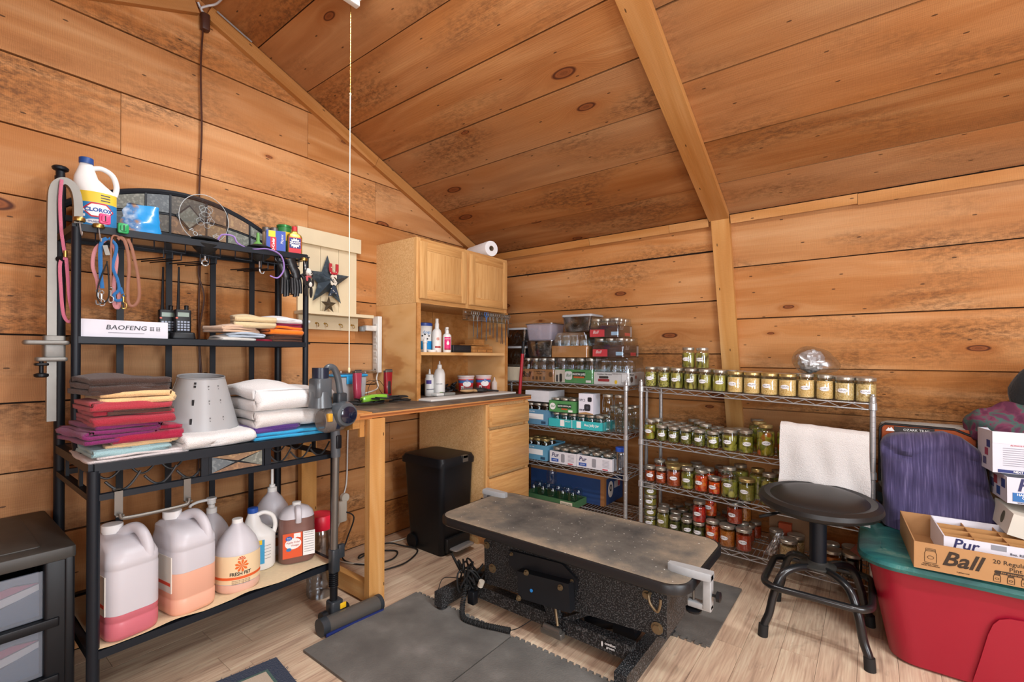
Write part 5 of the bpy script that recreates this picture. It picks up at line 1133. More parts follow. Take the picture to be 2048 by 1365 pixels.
clipper('upright rose pink clipper standing at the left of the bench', (-2.31, 1.573, DZ+.025), .1, -.08, '#a83a54'); clipper('upright dark red clipper with black grip against the hutch', (-2.30, 1.775, DZ+.025), -.1, -.05, '#8e1420', '#241a1c')
gc = clipper('green and black clipper lying on the tangled cords', (-2.21, 1.53, DZ+.03), PI/2, PI/2-.12, '#7cb83a', '#2a3a1a')
tc = thing('cord_tangle', 'tangle of black clipper cords on the left of the bench', 'cords', (-2.22, 1.66, DZ))
for k in range(7):
    r = random.Random(40+k); c = (r.uniform(-.10, .06), r.uniform(-.12, .18)); R0 = r.uniform(.05, .11); pts = []
    for i in range(16):
        a = i*PI/4+r.random(); q = R0*(1+.4*math.sin(i*.9+k)); pts.append((c[0]+q*math.cos(a)*.8, c[1]+q*math.sin(a)*1.2, .006+.005*k+.006*r.random()))
    MB().tube(spline(pts, 5), .0042, 6).obj('cord', blk_rubber, tc)
for k in range(2): MB().tube(spline([(-.2, .0+.05*k, .02), (-.22, .04+.05*k, .10), (-.2, .1+.04*k, .12), (-.18, .14+.04*k, .05), (-.15, .16, .012)], 6), .0016, 5).obj('thin_wire', blk_rubber, tc)
# ---- cords on the wall and floor, outlet box ----
wc = thing('extension_cord', 'white extension cord hanging down the wall under the bench to the floor', 'cord', (-2.56, 1.68, 0))
PT(MB().tube(spline([(-2.585, 1.70, .93), (-2.585, 1.69, .7), (-2.585, 1.685, .45), (-2.585, 1.665, .36)], 6), .0045, 8), 'cord', stripm, wc)
PT(MB().cyl((-2.585, 1.662, .345), (-2.56, 1.662, .345), .026, n=20).rbox(-2.59, 1.615, .20, -2.555, 1.675, .33, .015), 'socket_block', plain('#cfcabc', .5), wc)
PT(MB().tube(spline([(-2.57, 1.63, .21), (-2.56, 1.58, .10), (-2.50, 1.56, .02), (-2.36, 1.62, .008), (-2.30, 1.70, .008), (-2.36, 1.78, .008), (-2.46, 1.76, .008), (-2.5, 1.85, .008), (-2.45, 2.02, .008), (-2.50, 2.12, .008)], 7), .0045, 8), 'cord', plain('#c9c3b4', .5), wc)
bc = thing('extension_cord', 'black extension cord looped on the floor beside the bench leg', 'cord', (-2.4, 1.7, 0))
PT(MB().tube(spline([(-2.562, 1.66, .26), (-2.53, 1.70, .22), (-2.54, 1.66, .10), (-2.50, 1.60, .02), (-2.40, 1.60, .008), (-2.30, 1.66, .008), (-2.26, 1.78, .008), (-2.33, 1.87, .008), (-2.42, 1.80, .008), (-2.45, 1.70, .012), (-2.40, 1.66, .02), (-2.44, 1.86, .03), (-2.36, 1.94, .012), (-2.24, 1.96, .008), (-2.16, 1.80, .008), (-2.18, 1.66, .008)], 7), .0045, 8), 'cord', blk_rubber, bc)
# brown hanging cord from the apex with its socket
br = thing('hanging_cord', 'brown lamp cord with socket end hanging down the gable wall from the apex', 'cord', (-2.575, .88, 1.2))
brown = plain('#4a2c22', .45)
PT(MB().tube(spline([(-2.578, .884, 2.80), (-2.58, .876, 2.6), (-2.582, .882, 2.3), (-2.58, .872, 2.0), (-2.582, .878, 1.7), (-2.58, .872, 1.4), (-2.582, .880, 1.0), (-2.58, .872, .62)], 8), .0042, 6), 'cord', brown, br)
PT(MB().tube(spline([(-2.572, .888, 1.75), (-2.575, .868, 1.62), (-2.572, .892, 1.5), (-2.575, .874, 1.33), (-2.572, .885, 1.1)], 8), .0036, 6), 'second_strand', brown, br)
PT(MB().rbox(-2.59, .872, 2.795, -2.555, .91, 2.875, .01), 'socket', brown, br)
PT(MB().tube(spline([(-2.57, .89, 2.87), (-2.56, .87, 2.885), (-2.54, .89, 2.90), (-2.50, .92, 2.915), (-2.35, .92, 2.92)], 6), .005, 6).tube(spline([(-2.57, .885, 2.87), (-2.575, .87, 2.90), (-2.57, .86, 2.915)], 4), .005, 6), 'white_lead', plain('#c9ccd0', .4), br)
fw = MB().tube(spline([(-2.55, .935, 2.905), (-2.555, 1.02, 2.875), (-2.555, 1.10, 2.845)], 5), .004, 6)
ONE(fw, 'wire', plain('#aeb4b8', .4, .5), 'short pale wire stapled along the gable trim near the apex', 'wire')
# ---- ceiling lamp and pull string ----
lp = thing('ceiling_light', 'white ceiling strip light at the top edge with bright tubes', 'ceiling light', (-1.20, 1.14, 2.74))
emis = NT('lit_tube'); emis.b.inputs['Emission Color'].default_value = (1, .97, .93, 1); emis.b.inputs['Emission Strength'].default_value = 8; emis = emis.mat
PT(MB().rbox(-1.79, 1.075, 2.755, -.60, 1.205, 2.80, .008), 'housing', white_pl, lp); 
for y in (1.11, 1.17): PT(MB().cyl((-1.76, y, 2.742), (-.63, y, 2.742), .012), 'tube', emis, lp)
for x in (-1.77, -.62): PT(MB().rbox(x-.014, 1.08, 2.728, x+.014, 1.20, 2.76, .004), 'end_cap', white_pl, lp)
for x in (-1.6, -.8): PT(MB().box(x-.015, 1.13, 2.80, x+.015, 1.15, 2.85), 'bracket', white_pl, lp, 0)
lp2 = thing('ceiling_light', 'added white ceiling strip light, unseen behind the camera', 'ceiling light', (1.0, .80, 2.79))  # added fixture out of view, put in to carry fill light
PT(MB().rbox(.40, .735, 2.80, 1.60, .865, 2.845, .008), 'housing', white_pl, lp2); PT(MB().box(.6, .79, 2.845, .63, .81, 2.91).box(1.4, .79, 2.845, 1.43, .81, 2.91), 'bracket', white_pl, lp2, 0)
for y in (.77, .83): PT(MB().cyl((.43, y, 2.79), (1.57, y, 2.79), .010), 'tube', emis, lp2)
pc = thing('pull_string', 'white pull chain and string hanging from the ceiling light', 'pull string', (-1.82, 1.19, 1.15))
m = MB()
for i in range(60): m.ball((-1.815, 1.192, 2.75-i*.0065), .0025, 6, 4)
tag(PT(m, 'bead_chain', brass, pc), kind='stuff')
PT(MB().tube([(-1.815, 1.192, 2.37), (-1.817, 1.192, 1.8), (-1.815, 1.192, 1.165)], .0022, 6), 'string', plain('#e8e2cf', .7), pc); PT(MB().ball((-1.815, 1.192, 2.365), .005).lathe([(.003, 0), (.006, .006), (.005, .018), (.002, .024)], 10, (-1.815, 1.192, 1.145)), 'knot', plain('#d8c9a0', .6), pc)
# ---- stick vacuum leaning at the rack ----
vc = thing('stick_vacuum', 'grey cordless stick vacuum leaning between rack and workbench', 'vacuum', (-1.93, 1.2, 0))
vg = plain('#4c5257', .35, coat=.3); vd = plain('#2c3136', .4); vx = -1.925
PT(MB().tube([(vx, 1.195, .90), (vx, 1.198, .76)], .021, 14), 'wand_socket', vg, vc); PT(MB().rbox(vx+.016, 1.187, .80, vx+.026, 1.213, .86, .008), 'release_button', blk_plastic, vc)
PT(MB().cyl((vx, 1.198, .77), (vx, 1.192, .33), .0155, n=18), 'wand', steel, vc)
PT(MB().rbox(vx-.02, 1.172, .24, vx+.02, 1.213, .345, .01).rbox(vx+.0, 1.205, .30, vx+.02, 1.235, .36, .005), 'wand_clip', vd, vc)
m = MB()
for i in range(8): m.lathe([(.016, 0), (.021, .004), (.016, .008)], 16, (vx, 1.19, .175+i*.009))
m.cyl((vx, 1.19, .10), (vx, 1.19, .25), .0165); PT(m, 'flex_joint', blk_plastic, vc)
PT(MB().rbox(vx-.028, 1.165, .055, vx+.028, 1.225, .115, .012), 'neck', vd, vc); PT(MB().rbox(vx+.026, 1.205, .075, vx+.032, 1.235, .10, .004), 'yellow_latch', plain('#e6b81e', .4), vc)
PT(MB().cyl((vx-.0, 1.13, .055), (vx-.0, 1.155, .055), .026, n=18), 'wheel', blk_plastic, vc); PT(MB().cyl((vx-.0, 1.245, .055), (vx, 1.26, .055), .022, n=18), 'wheel', blk_plastic, vc)
hd_a, hd_b = Vector((-1.892, 1.115, .037)), Vector((-1.868, 1.395, .037)); 
PT(MB().cyl(hd_a, hd_b, .036, n=20), 'brush_head', milky('smoked_brush_cover', '#55524e', .86, .2), vc); PT(MB().cyl(hd_a-Vector((0, .012, 0)), hd_a+Vector((0, .02, 0)), .038, n=20), 'head_end', vd, vc); PT(MB().cyl(hd_b-Vector((0, .014, 0)), hd_b+Vector((0, .004, 0)), .038, n=20), 'head_end', vd, vc)
PT(MB().bar(hd_a+Vector((.032, 0, -.027)), hd_b+Vector((.032, 0, -.027)), .008, .016), 'blue_strip', plain('#1d2c6a', .5), vc, 0)
# motor body
PT(MB().lathe([(.02, 0), (.052, .004), (.058, .02), (.058, .065), (.05, .085), (.03, .09)], 28, (vx-.02, 1.215, .955), Matrix.Rotation(PI/2, 3, 'Y')), 'motor', vg, vc)
PT(MB().lathe([(.0, 0), (.036, .002), (.038, .012), (.02, .018)], 24, (vx+.066, 1.215, .955), Matrix.Rotation(PI/2, 3, 'Y')), 'filter_cap', plain('#10182e', .15, coat=.8), vc)
PT(MB().lathe([(.046, 0), (.056, .02), (.056, .09), (.046, .11)], 24, (vx-.005, 1.125, .93), Matrix.Rotation(-PI/2, 3, 'X') @ Matrix.Rotation(0, 3, 'Z'), caps=(True, True)), 'dust_bin', milky('smoked_clear', '#8a7f76', .55, .15), vc)
PT(MB().rbox(vx+.035, 1.128, .93, vx+.056, 1.15, .965, .004), 'yellow_label', plain('#d09a2a', .4), vc)
PT(MB().lathe([(.05, 0), (.06, .01), (.06, .03), (.05, .04)], 24, (vx-.005, 1.165, .935), Matrix.Rotation(-PI/2, 3, 'X')), 'bin_collar', plain('#1d2a40', .3), vc)
PT(MB().rbox(vx-.045, 1.085, 1.03, vx+.035, 1.165, 1.12, .02).cyl((vx-.005, 1.125, .99), (vx-.005, 1.125, 1.06), .05, .042, 20), 'cyclone_body', vg, vc); PT(MB().cyl((vx-.005, 1.125, 1.11), (vx-.005, 1.125, 1.165), .035, n=22), 'battery', plain('#1c2436', .3), vc)
PT(MB().tube(spline([(vx+.005, 1.135, 1.135), (vx+.005, 1.155, 1.165), (vx+.005, 1.185, 1.16), (vx+.005, 1.205, 1.11), (vx+.005, 1.215, 1.05), (vx+.005, 1.235, .99)], 6), [.014]*31, 12, flat=(1.1, .95)), 'handle', vg, vc)
PT(MB().rbox(vx-.02, 1.19, .99, vx+.03, 1.24, 1.05, .012), 'trigger_guard', vd, vc)
# ---- bin ----
tr_ = thing('trash_can', 'tall slim black pedal trash can under the workbench', 'trash can', (-2.2, 2.14, 0))
def tring(z, x0, x1, y0, y1, r): return [Vector((x+(x0+x1)/2, y+(y0+y1)/2, z)) for x, y in rrect(x1-x0, y1-y0, r, 5)]
PT(MB().loft([tring(.0, -2.345, -2.06, 1.99, 2.235, .03), tring(.01, -2.35, -2.055, 1.985, 2.24, .03), tring(.52, -2.385, -2.03, 1.962, 2.248, .035), tring(.545, -2.385, -2.03, 1.962, 2.248, .035)]), 'body', blk_plastic, tr_)
PT(MB().loft([tring(.545, -2.40, -2.012, 1.945, 2.249, .04), tring(.575, -2.40, -2.01, 1.945, 2.249, .04), tring(.598, -2.385, -2.025, 1.955, 2.245, .045), tring(.602, -2.36, -2.06, 1.975, 2.225, .04)]), 'lid', blk_plastic, tr_)
PT(MB().rbox(-2.03, 2.12, .582, -2.006, 2.165, .60, .003).box(-2.012, 2.12, .56, -2.006, 2.165, .598), 'steel_catch', steel, tr_)
PT(MB().rbox(-2.07, 2.01, .02, -2.03, 2.215, .105, .01), 'pedal_recess', plain('#0f1012', .5), tr_); PT(MB().rbox(-2.06, 2.03, .035, -1.975, 2.20, .048, .02), 'pedal', chrome, tr_)
PT(MB().cyl((-2.315, 1.972, .045), (-2.315, 1.99, .045), .045, n=22), 'wheel', blk_plastic, tr_)
# red stick leaning between hutch and rack
rs = thing('broom_stick', 'red broom stick with black tip leaning between hutch and wire rack', 'stick', (-2.17, 2.83, 0))
PT(MB().cyl((-2.19, 2.845, 0), (-2.085, 2.845, 1.24), .012, n=12), 'stick', plain('#a31c2a', .35), rs); PT(MB().cyl((-2.085, 2.845, 1.24), (-2.077, 2.845, 1.325), .0125, n=12).ball((-2.077, 2.845, 1.325), .0125), 'tip', blk_plastic, rs)
# ---------------- chrome wire racks along the back wall ----------------
def wire_rack(lb, x0, x1, y0, y1, shelves, top, tilt=0):
    t = thing('wire_rack', lb, 'rack', ((x0+x1)/2, (y0+y1)/2, 0), 0, 'chrome wire racks'); cx, cy = (x0+x1)/2, (y0+y1)/2
    w, d = x1-x0, y1-y0; zf = lambda x: -tilt*(x-x0)
    for x in (x0, x1):
        for y in (y0, y1):
            zt_ = top+zf(x)
            p = MB().cyl((x-cx, y-cy, .025), (x-cx, y-cy, zt_), .0125, n=14)
            for k in range(int(zt_/.025)): p.lathe([(.0126, 0), (.0133, .001), (.0126, .002)], 14, (x-cx, y-cy, .03+k*.025), caps=(False, False))
            po = p.obj('post', chrome, t)
            MB().lathe([(.013, 0), (.013, .006), (.008, .01), (.008, .018), (.004, .02)], 12, (x-cx, y-cy, zt_)).obj('post_cap', chrome, po)
            MB().lathe([(.016, 0), (.016, .01), (.006, .012), (.006, .03)], 12, (x-cx, y-cy, 0)).obj('foot', blk_plastic, po)
            for z in shelves: MB().lathe([(.0125, -.032), (.0175, -.028), (.0165, .004), (.0125, .008)], 16, (x-cx, y-cy, z+zf(x))).obj('collar', chrome, po)
    rim = MB()
    for z in (0, -.028):
        for y in (-d/2, d/2): rim.tube([(-w/2, y, z), (w/2, y, z)], .0034, 6)
        for x in (-w/2, w/2): rim.tube([(x, -d/2, z), (x, d/2, z)], .0034, 6)
    zz = MB(); n = 22
    for y in (-d/2, d/2): zz.tube([(-w/2+.03+(w-.06)*i/n, y, -.003 if i % 2 else -.026) for i in range(n+1)], .0022, 5)
    for x in (-w/2, w/2): zz.tube([(x, -d/2+.03+(d-.06)*i/6, -.003 if i % 2 else -.026) for i in range(7)], .0022, 5)
    cw = MB(); k = int(w/.024)
    for i in range(1, k): cw.tube([(-w/2+w*i/k, -d/2-.002, .003), (-w/2+w*i/k, d/2+.002, .003)], .0016, 4)
    for y in (-d/6, d/6): cw.tube([(-w/2, y, -.001), (w/2, y, -.001)], .003, 5)
    proto = None
    for z in shelves:
        if proto is None:
            s = rim.obj('shelf', chrome, t); a = zz.obj('truss', chrome, s); b = cw.obj('shelf_wires', chrome, s); tag(b, kind='stuff'); proto = (s, a, b)
        else:
            s = share(proto[0], 'shelf', t); share(proto[1], 'truss', s); tag(share(proto[2], 'shelf_wires', s), kind='stuff')
        s.location = (0, 0, z+zf(cx)); s.rotation_euler = (0, math.atan(tilt), 0)
    return t
RY0, RY1 = 2.89, 3.245; TILT = .028
SH = [.13, .418, .687, 1.026]
wire_rack('chrome wire rack loaded with filled preserve jars on the right', -1.172, .006, RY0, RY1, SH, 1.055, TILT)
wire_rack('chrome wire rack stacked with boxes of empty jars on the left', -2.495, -1.276, RY0, RY1, [.13, .436, .702, 1.026], 1.045)
def zs(k, x): return SH[k]-TILT*(x+1.172)+.0048
# ---- jars ----
JT = {'P': (.0395, .127, .0345), 'W': (.0430, .122, .0430), 'H': (.0350, .098, .0330), 'Q': (.0465, .172, .0345), 'S': (.0400, .066, .0380), 'R': (.0365, .172, .0340), 'T': (.0335, .127, .0315)}
def jprof(k):
    r, H, lr = JT[k]; n = lr-.003; zl = H-.018
    if k in 'WS': return [(r*.88, 0), (r*.98, .004), (r, .010), (r, zl-.008), (n, zl-.002), (n, zl+.002)]
    return [(r*.82, 0), (r*.96, .004), (r, .012), (r, zl-.034), (r*.97, zl-.024), (r*.86, zl-.010), (n, zl-.004), (n, zl+.002)]
beans = pieces('green_beans', ['#98903a', '#b0a44c', '#807a2c', '#bfb062'], 34, (1.6, 1.6, .45)); peas = pieces('green_peas', ['#b3a84c', '#9a943e', '#c6b864'], 120, gap=.45)
corn = pieces('cut_corn', ['#f3c57c', '#f8d596', '#eab668'], 210, dark='#cf9c50'); creamc = pieces('cream_corn', ['#e6c688', '#d8b476', '#efd69c'], 130, dark='#a9854c')
relish = pieces('green_relish', ['#6b6826', '#7f7832', '#545220'], 150); pickle = pieces('pickle_slices', ['#8f8a30', '#a69c40', '#777222'], 42); pepmix = pieces('pepper_mix', ['#a8932c', '#8c8a2a', '#b9a13a', '#6f7424', '#c9581f'], 36)
salsa = pieces('salsa', ['#a8431f', '#b9522a', '#8f3418'], 130, dark='#7a2a12'); carrots = pieces('carrots_and_peppers', ['#e0581c', '#d8341a', '#ea7a24', '#c92a16'], 48, dark='#7a1c0c'); okra = pieces('pickled_okra', ['#7a7a2a', '#8c8a34', '#5f6420', '#a59a44'], 30)
squash = pieces('pale_squash', ['#a9a043', '#8f8c36', '#bdb257'], 34); mash = pieces('green_puree', ['#8a7f2e', '#94883a', '#7f742a'], 200, dark='#6d6424'); darkg = pieces('dark_greens', ['#3c4118', '#4f5320', '#2f3412'], 60); tom = pieces('tomato_sauce', ['#b03a18', '#a83214', '#b9441e'], 200, dark='#8f2a10'); oran = pieces('orange_sauce', ['#b8651e', '#c27428', '#a85818'], 160, dark='#8c4412'); redp_ = pieces('red_peppers', ['#c81f18', '#b01410', '#d8341f'], 60, dark='#6a0a08'); grain = pieces('grain', ['#c9a878', '#b8945f', '#d8bc90'], 170, dark='#8a6c42'); blackj = plain('#17130f', .2, coat=.6, name='dark_jam')
lblm = NT('hand_written_label'); n1 = lblm.n('TexNoise', Vector=lblm.coords((300, 300, 420)), Scale=1.0, Detail=1.0, Distortion=1.2); lblm.P(rough=.6)
sx = lblm.n('SeparateXYZ'); lblm.t.links.new(lblm.coords((1, 1, 1), rnd=False), sx.inputs[0])
band = lblm.math('LESS_THAN', lblm.math('ABSOLUTE', sx.outputs[2]), .0042); wr_ = lblm.math('MULTIPLY', lblm.math('GREATER_THAN', n1.outputs[0], .535), band)
lblm.P(col=lblm.mix(wr_, hexc('#e9e9ec'), hexc('#33343c'))); lblm = lblm.mat
PRO = {}
def jar_parts(kind, cont, lid, label):
    key = (kind, cont.name if cont else None, lid.name if lid else None, label)
    return key
JM = {}
def jmesh(key, fn):
    if key not in JM:
        o = fn(); JM[key] = o.data; bpy.data.objects.remove(o)
    return JM[key]
def mk(name, me, parent, loc=None, rot=None):
    o = bpy.data.objects.new(name, me); C.objects.link(o); o.parent = parent
    if loc: o.location = loc
    if rot: o.rotation_euler = rot
    return o
def jar(kind, cont, x, y, z, label, group, lid=lidm, tag_=True, fill=.86, face=None, lz=None, cat='jar'):
    r, H, lr = JT[kind]; pr = jprof(kind)
    t = thing('preserve_jar' if cont else 'empty_jar', label, cat, (x, y, z), 0, group)
    mk('glass', jmesh(('g', kind), lambda: MB().lathe(pr, 22, caps=(True, False)).obj('glass', jar_glass)), t)
    if cont:
        top = (H-.018)*fill
        def cm():
            q = []
            for rr_, zz_ in pr:
                if zz_ < top: q.append((rr_-.0022, zz_+.003 if zz_ < .003 else zz_))
            q.append((min(q[-1][0], r-.0022), top)); return MB().lathe(q, 22).obj('contents', cont)
        mk('contents', jmesh(('c', kind, cont.name, round(fill, 2)), cm), t)
    if lid: mk('lid', jmesh(('l', kind, lid.name), lambda: MB().lathe([(lr, 0), (lr+.001, .002), (lr+.0005, .005), (lr+.001, .008), (lr+.0005, .011), (lr+.001, .014), (lr-.001, .017), (lr-.006, .0165), (lr-.008, .0172), (.004, .0172)], 24, (0, 0, H-.017)).obj('lid', lid)), t)
    if tag_:
        def lm():
            def fn(u, v):
                a = 2*PI*u; rho = v; X = .0225*rho*math.cos(a); Z = .0115*rho*math.sin(a); an = X/r
                return ((r+.0008)*math.sin(an), -(r+.0008)*math.cos(an), Z)
            return MB().sheet(fn, 24, 3, .0004).obj('label', lblm)
        an = face if face is not None else math.atan2(x, y)*-.55+RND.uniform(-.35, .25)
        mk('label', jmesh(('t', kind), lm), t, (0, 0, lz or H*.43), (RND.uniform(-.0, .0), 0, an))
    return t
GJ = 'filled preserve jars on the right wire rack'
def nth(i): return ord_[i] if i < len(ord_) else 'far'
s1x = [-1.126, -1.043, -.960, -.877, -.794, -.711, -.626, -.538, -.450, -.362, -.276, -.193, -.109, -.022]
s1 = [('P', peas, 'peas')]*2+[('P', beans, 'green beans')]*4+[('W', corn, 'yellow corn')]*4+[('P', corn, 'yellow corn')]*2+[('W', creamc, 'pale creamed corn')]*2
for i, (x, (k, c, nm)) in enumerate(zip(s1x, s1)):
    jar(k, c, x, 2.938, zs(3, x), 'jar of %s, %s from the left in the top-shelf front row' % (nm, nth(i)), GJ, lidg if 6 <= i < 10 else lidm)
for j, y in enumerate((3.03, 3.12)):
    for i in range(13):
        x = -1.10+i*.087+.02*j
        if x > -.02: continue
        k, c, nm = s1[min(13, int((x+1.15)/.083))]
        jar(k, c, x, y, zs(3, x), 'jar of %s behind the top-shelf front row, %s row back, %s from left' % (nm, ('second', 'third')[j], nth(i)), 'back row jars of %s, top shelf' % nm, lidg if i % 3 == 1 else lidm, tag_=False)
jar('P', beans, -.905, 2.985, zs(3, -.9)+.129, 'left one of two green bean jars stacked above the top-shelf row', GJ); jar('P', beans, -.822, 2.985, zs(3, -.82)+.129, 'right one of two green bean jars stacked above the top-shelf row', GJ)
# foil ball in a clear bag on the jar lids
fb = thing('foil_ball', 'crumpled silver foil ball in a clear plastic bag on the jar lids', 'foil', (-.262, 3.03, zs(3, -.26)+.13))
def rough_ball(c, r, amp, f, nu=28, nv=18):
    m = MB().ball((0, 0, 0), r, nu, nv); m.v = [tuple(Vector(v)*(1+amp*nz(v[0]*f, v[1]*f, v[2]*f))+Vector(c)) for v in m.v]; return m
rough_ball((0, 0, .065), .062, .22, 60).obj('foil', plain('#d9dbdd', .3, .5, noise=.2, bscale=120, bump=.8), fb, smooth=.3)
m = rough_ball((0, 0, .066), .078, .3, 14); m.v = [(x*1.15+max(0, x)*.5, y, max(z, .001)) for x, y, z in m.v]; m.obj('bag', glass('bag_film', '#eef0f2', .16, .2, .35), fb)
s2 = [(-1.132, 'P', pepmix, 'banana peppers'), (-1.055, 'H', relish, 'dark green relish'), (-.98, 'H', relish, 'dark green relish'), (-.904, 'H', relish, 'dark green relish'), (-.824, 'H', relish, 'dark green relish'), (-.747, 'H', pickle, 'pickle relish'), (-.654, 'W', pickle, 'sliced pickles'), (-.568, 'P', pickle, 'pickles and red pepper'), (-.468, 'Q', pepmix, 'mixed peppers')]
for i, (x, k, c, nm) in enumerate(s2): jar(k, c, x, 2.94, zs(2, x), 'jar of %s, %s from the left in the second-shelf front row' % (nm, nth(i)), GJ, lidg if k == 'Q' else lidm)
for j, y in enumerate((3.02, 3.10, 3.18)):
    for i in range(6):
        x = -1.115+i*.076+.018*j
        jar('H' if (i+j) % 4 else 'P', relish if i % 3 else pickle, x, y, zs(2, x), 'small relish jar on the second wire shelf, row %s back, %s from left' % (('two', 'three', 'four')[j], nth(i)), 'relish jars behind the second-shelf row', lidm, tag_=(j == 0 and i in (4, 5)))
for i, (x, y, k, c) in enumerate(((-.612, 3.035, 'W', pickle), (-.518, 3.05, 'Q', pepmix), (-.55, 3.16, 'Q', pickle), (-.37, 2.96, 'Q', pepmix), (-.28, 3.03, 'Q', pickle), (-.165, 3.03, 'Q', pickle), (-.22, 3.14, 'Q', pickle))):
    jar(k, c, x, y, zs(2, x), 'tall pickle jar behind the second-shelf front row, %s of the tall ones from left' % nth(i), 'tall pickle jars behind on the second shelf', lidg if i in (1, 4) else lidm, tag_=False)
jar('Q', carrots, -.062, 2.98, zs(2, -.06), 'tall jar of orange carrots at the right end of the second shelf', GJ, tag_=False)
s3 = [(-1.130, 'H', salsa, 'red salsa'), (-1.058, 'H', salsa, 'red salsa'), (-.978, 'W', salsa, 'red salsa'), (-.894, 'P', okra, 'pickled okra'), (-.813, 'P', carrots, 'orange carrots and peppers'), (-.737, 'H', carrots, 'orange carrots and peppers'), (-.654, 'Q', squash, 'pale squash, half empty'), (-.562, 'W', mash, 'olive green puree'), (-.447, 'Q', squash, 'pale green squash')]
for i, (x, k, c, nm) in enumerate(s3): jar(k, c, x, 2.94, zs(1, x), 'jar of %s, %s from the left in the third-shelf front row' % (nm, nth(i)), GJ, lidg if i in (2, 7) else lidm, fill=.6 if i == 6 else .86)
for i, (x, y, k, c) in enumerate(((-1.10, 3.03, 'P', salsa), (-1.02, 3.03, 'W', salsa), (-.94, 3.04, 'W', salsa), (-.86, 3.05, 'P', okra), (-.795, 3.02, 'P', carrots), (-.71, 3.06, 'P', carrots), (-.62, 3.06, 'Q', squash), (-.52, 3.02, 'Q', squash), (-.42, 3.06, 'Q', squash), (-1.05, 3.13, 'P', salsa), (-.9, 3.14, 'P', salsa), (-.75, 3.14, 'P', carrots), (-.33, 2.98, 'Q', squash), (-.22, 3.0, 'Q', squash), (-.07, 2.98, 'Q', squash))):
    jar(k, c, x, y, zs(1, x), 'jar of %s behind the third-shelf front row, %s of those behind' % ({salsa.name: 'salsa', okra.name: 'okra', carrots.name: 'carrots', squash.name: 'squash'}[c.name], nth(i)), 'back row jars, third shelf, '+c.name.replace('_', ' '), lidg if i in (1, 2, 7) else lidm, tag_=False)
for i in range(4): jar('S', mash, -1.128, 2.94, zs(0, -1.13)+.067*i, 'short jar of green puree, %s up in the stack of four at the rack post' % nth(i), GJ, face=.1+.25*(i % 2))
s4 = [(-1.045, 'P', mash, 'olive green puree'), (-.969, 'H', darkg, 'dark greens'), (-.897, 'H', darkg, 'dark greens'), (-.825, 'H', darkg, 'dark greens'), (-.749, 'P', carrots, 'orange carrots'), (-.665, 'W', oran, 'orange sauce'), (-.577, 'W', tom, 'red tomato sauce')]
for i, (x, k, c, nm) in enumerate(s4): jar(k, c, x, 2.94, zs(0, x), 'jar of %s, %s from the left in the bottom-shelf front row' % (nm, nth(i+1)), GJ)
jar('P', redp_, -.825, 2.945, zs(0, -.825)+.0985, 'bright red pepper jar stacked on a dark greens jar, bottom shelf', GJ); jar('W', tom, -.635, 2.985, zs(0, -.63)+.128, 'tomato sauce jar stacked above the orange sauce on the bottom shelf', GJ)
for j, y in enumerate((3.025, 3.105, 3.19)):
    for i in range(7):
        x = -1.07+i*.078+.02*j; c = (darkg, mash, darkg, okra, carrots, oran, tom)[i]; jar('H' if (i+j) % 3 else 'P', c, x, y, zs(0, x), 'jar of %s behind the bottom-shelf front, row %s back, %s from left' % (c.name.replace('_', ' '), ('two', 'three', 'four')[j], nth(i)), 'back row jars, bottom shelf, '+c.name.replace('_', ' '), lidm, tag_=(c is carrots and j == 0))
jar('P', oran, -.60, 3.07, zs(0, -.60)+.128, 'orange sauce jar at the back of the bottom shelf, raised', GJ, tag_=False); jar('P', carrots, -.78, 3.02, zs(0, -.78)+.128, 'carrot jar stacked second layer behind the red peppers', GJ)
jar('P', None, -.428, 3.04, zs(0, -.42), 'empty lidded jar standing left of the stool column', 'loose jars near the stool', lidm, False); jar('W', grain, -.355, 2.935, zs(0, -.35), 'jar of pale grain below the stool lever', 'loose jars near the stool', lidm, False); jar('W', grain, -.33, 3.035, zs(0, -.33)+.0, 'second jar of pale grain behind the first', 'loose jars near the stool', lidm, False)
jar('P', blackj, -.165, 3.02, zs(0, -.16), 'dark jam jar right of the stool column', 'loose jars near the stool', lidm, False); jar('W', oran, -.16, 2.935, zs(0, -.16), 'orange sauce jar right of the stool column', 'loose jars near the stool', lidm, False); jar('W', blackj, -.075, 2.95, zs(0, -.08), 'dark jar with tin lid near the tote', 'loose jars near the stool', lidm, False); jar('W', blackj, -.08, 3.05, zs(0, -.08), 'dark jar at the back near the tote', 'loose jars near the stool', lidm, False)
bg = MB().sheet(lambda u, v: (-.455+.05*(u-.5)*(1-.3*v)+.06*v, 2.945+.02*v+.008*nz(u*8, v*8), zs(0, -.45)+.002+.135*v+.006*nz(u*6, v*9, 3)), 10, 14, .004); ONE(bg, 'plastic_bag', glass('limp_bag', '#e8e4e0', .28, .25, .3), 'limp clear plastic bag standing on the bottom wire shelf', 'bag')
ONE(MB().box(-.48, 3.15, zs(0, -.4), -.20, 3.24, .33), 'carton', card('#8a6748'), 'brown cardboard box at the back of the bottom shelf behind the stool', 'box', smooth=0)
ONE(MB().box(-.425, 3.10, zs(0, -.4), -.36, 3.14, .26), 'orange_carton', plain('#b0481f', .6), 'small orange carton behind the plastic bag on the bottom shelf', 'box', smooth=0)
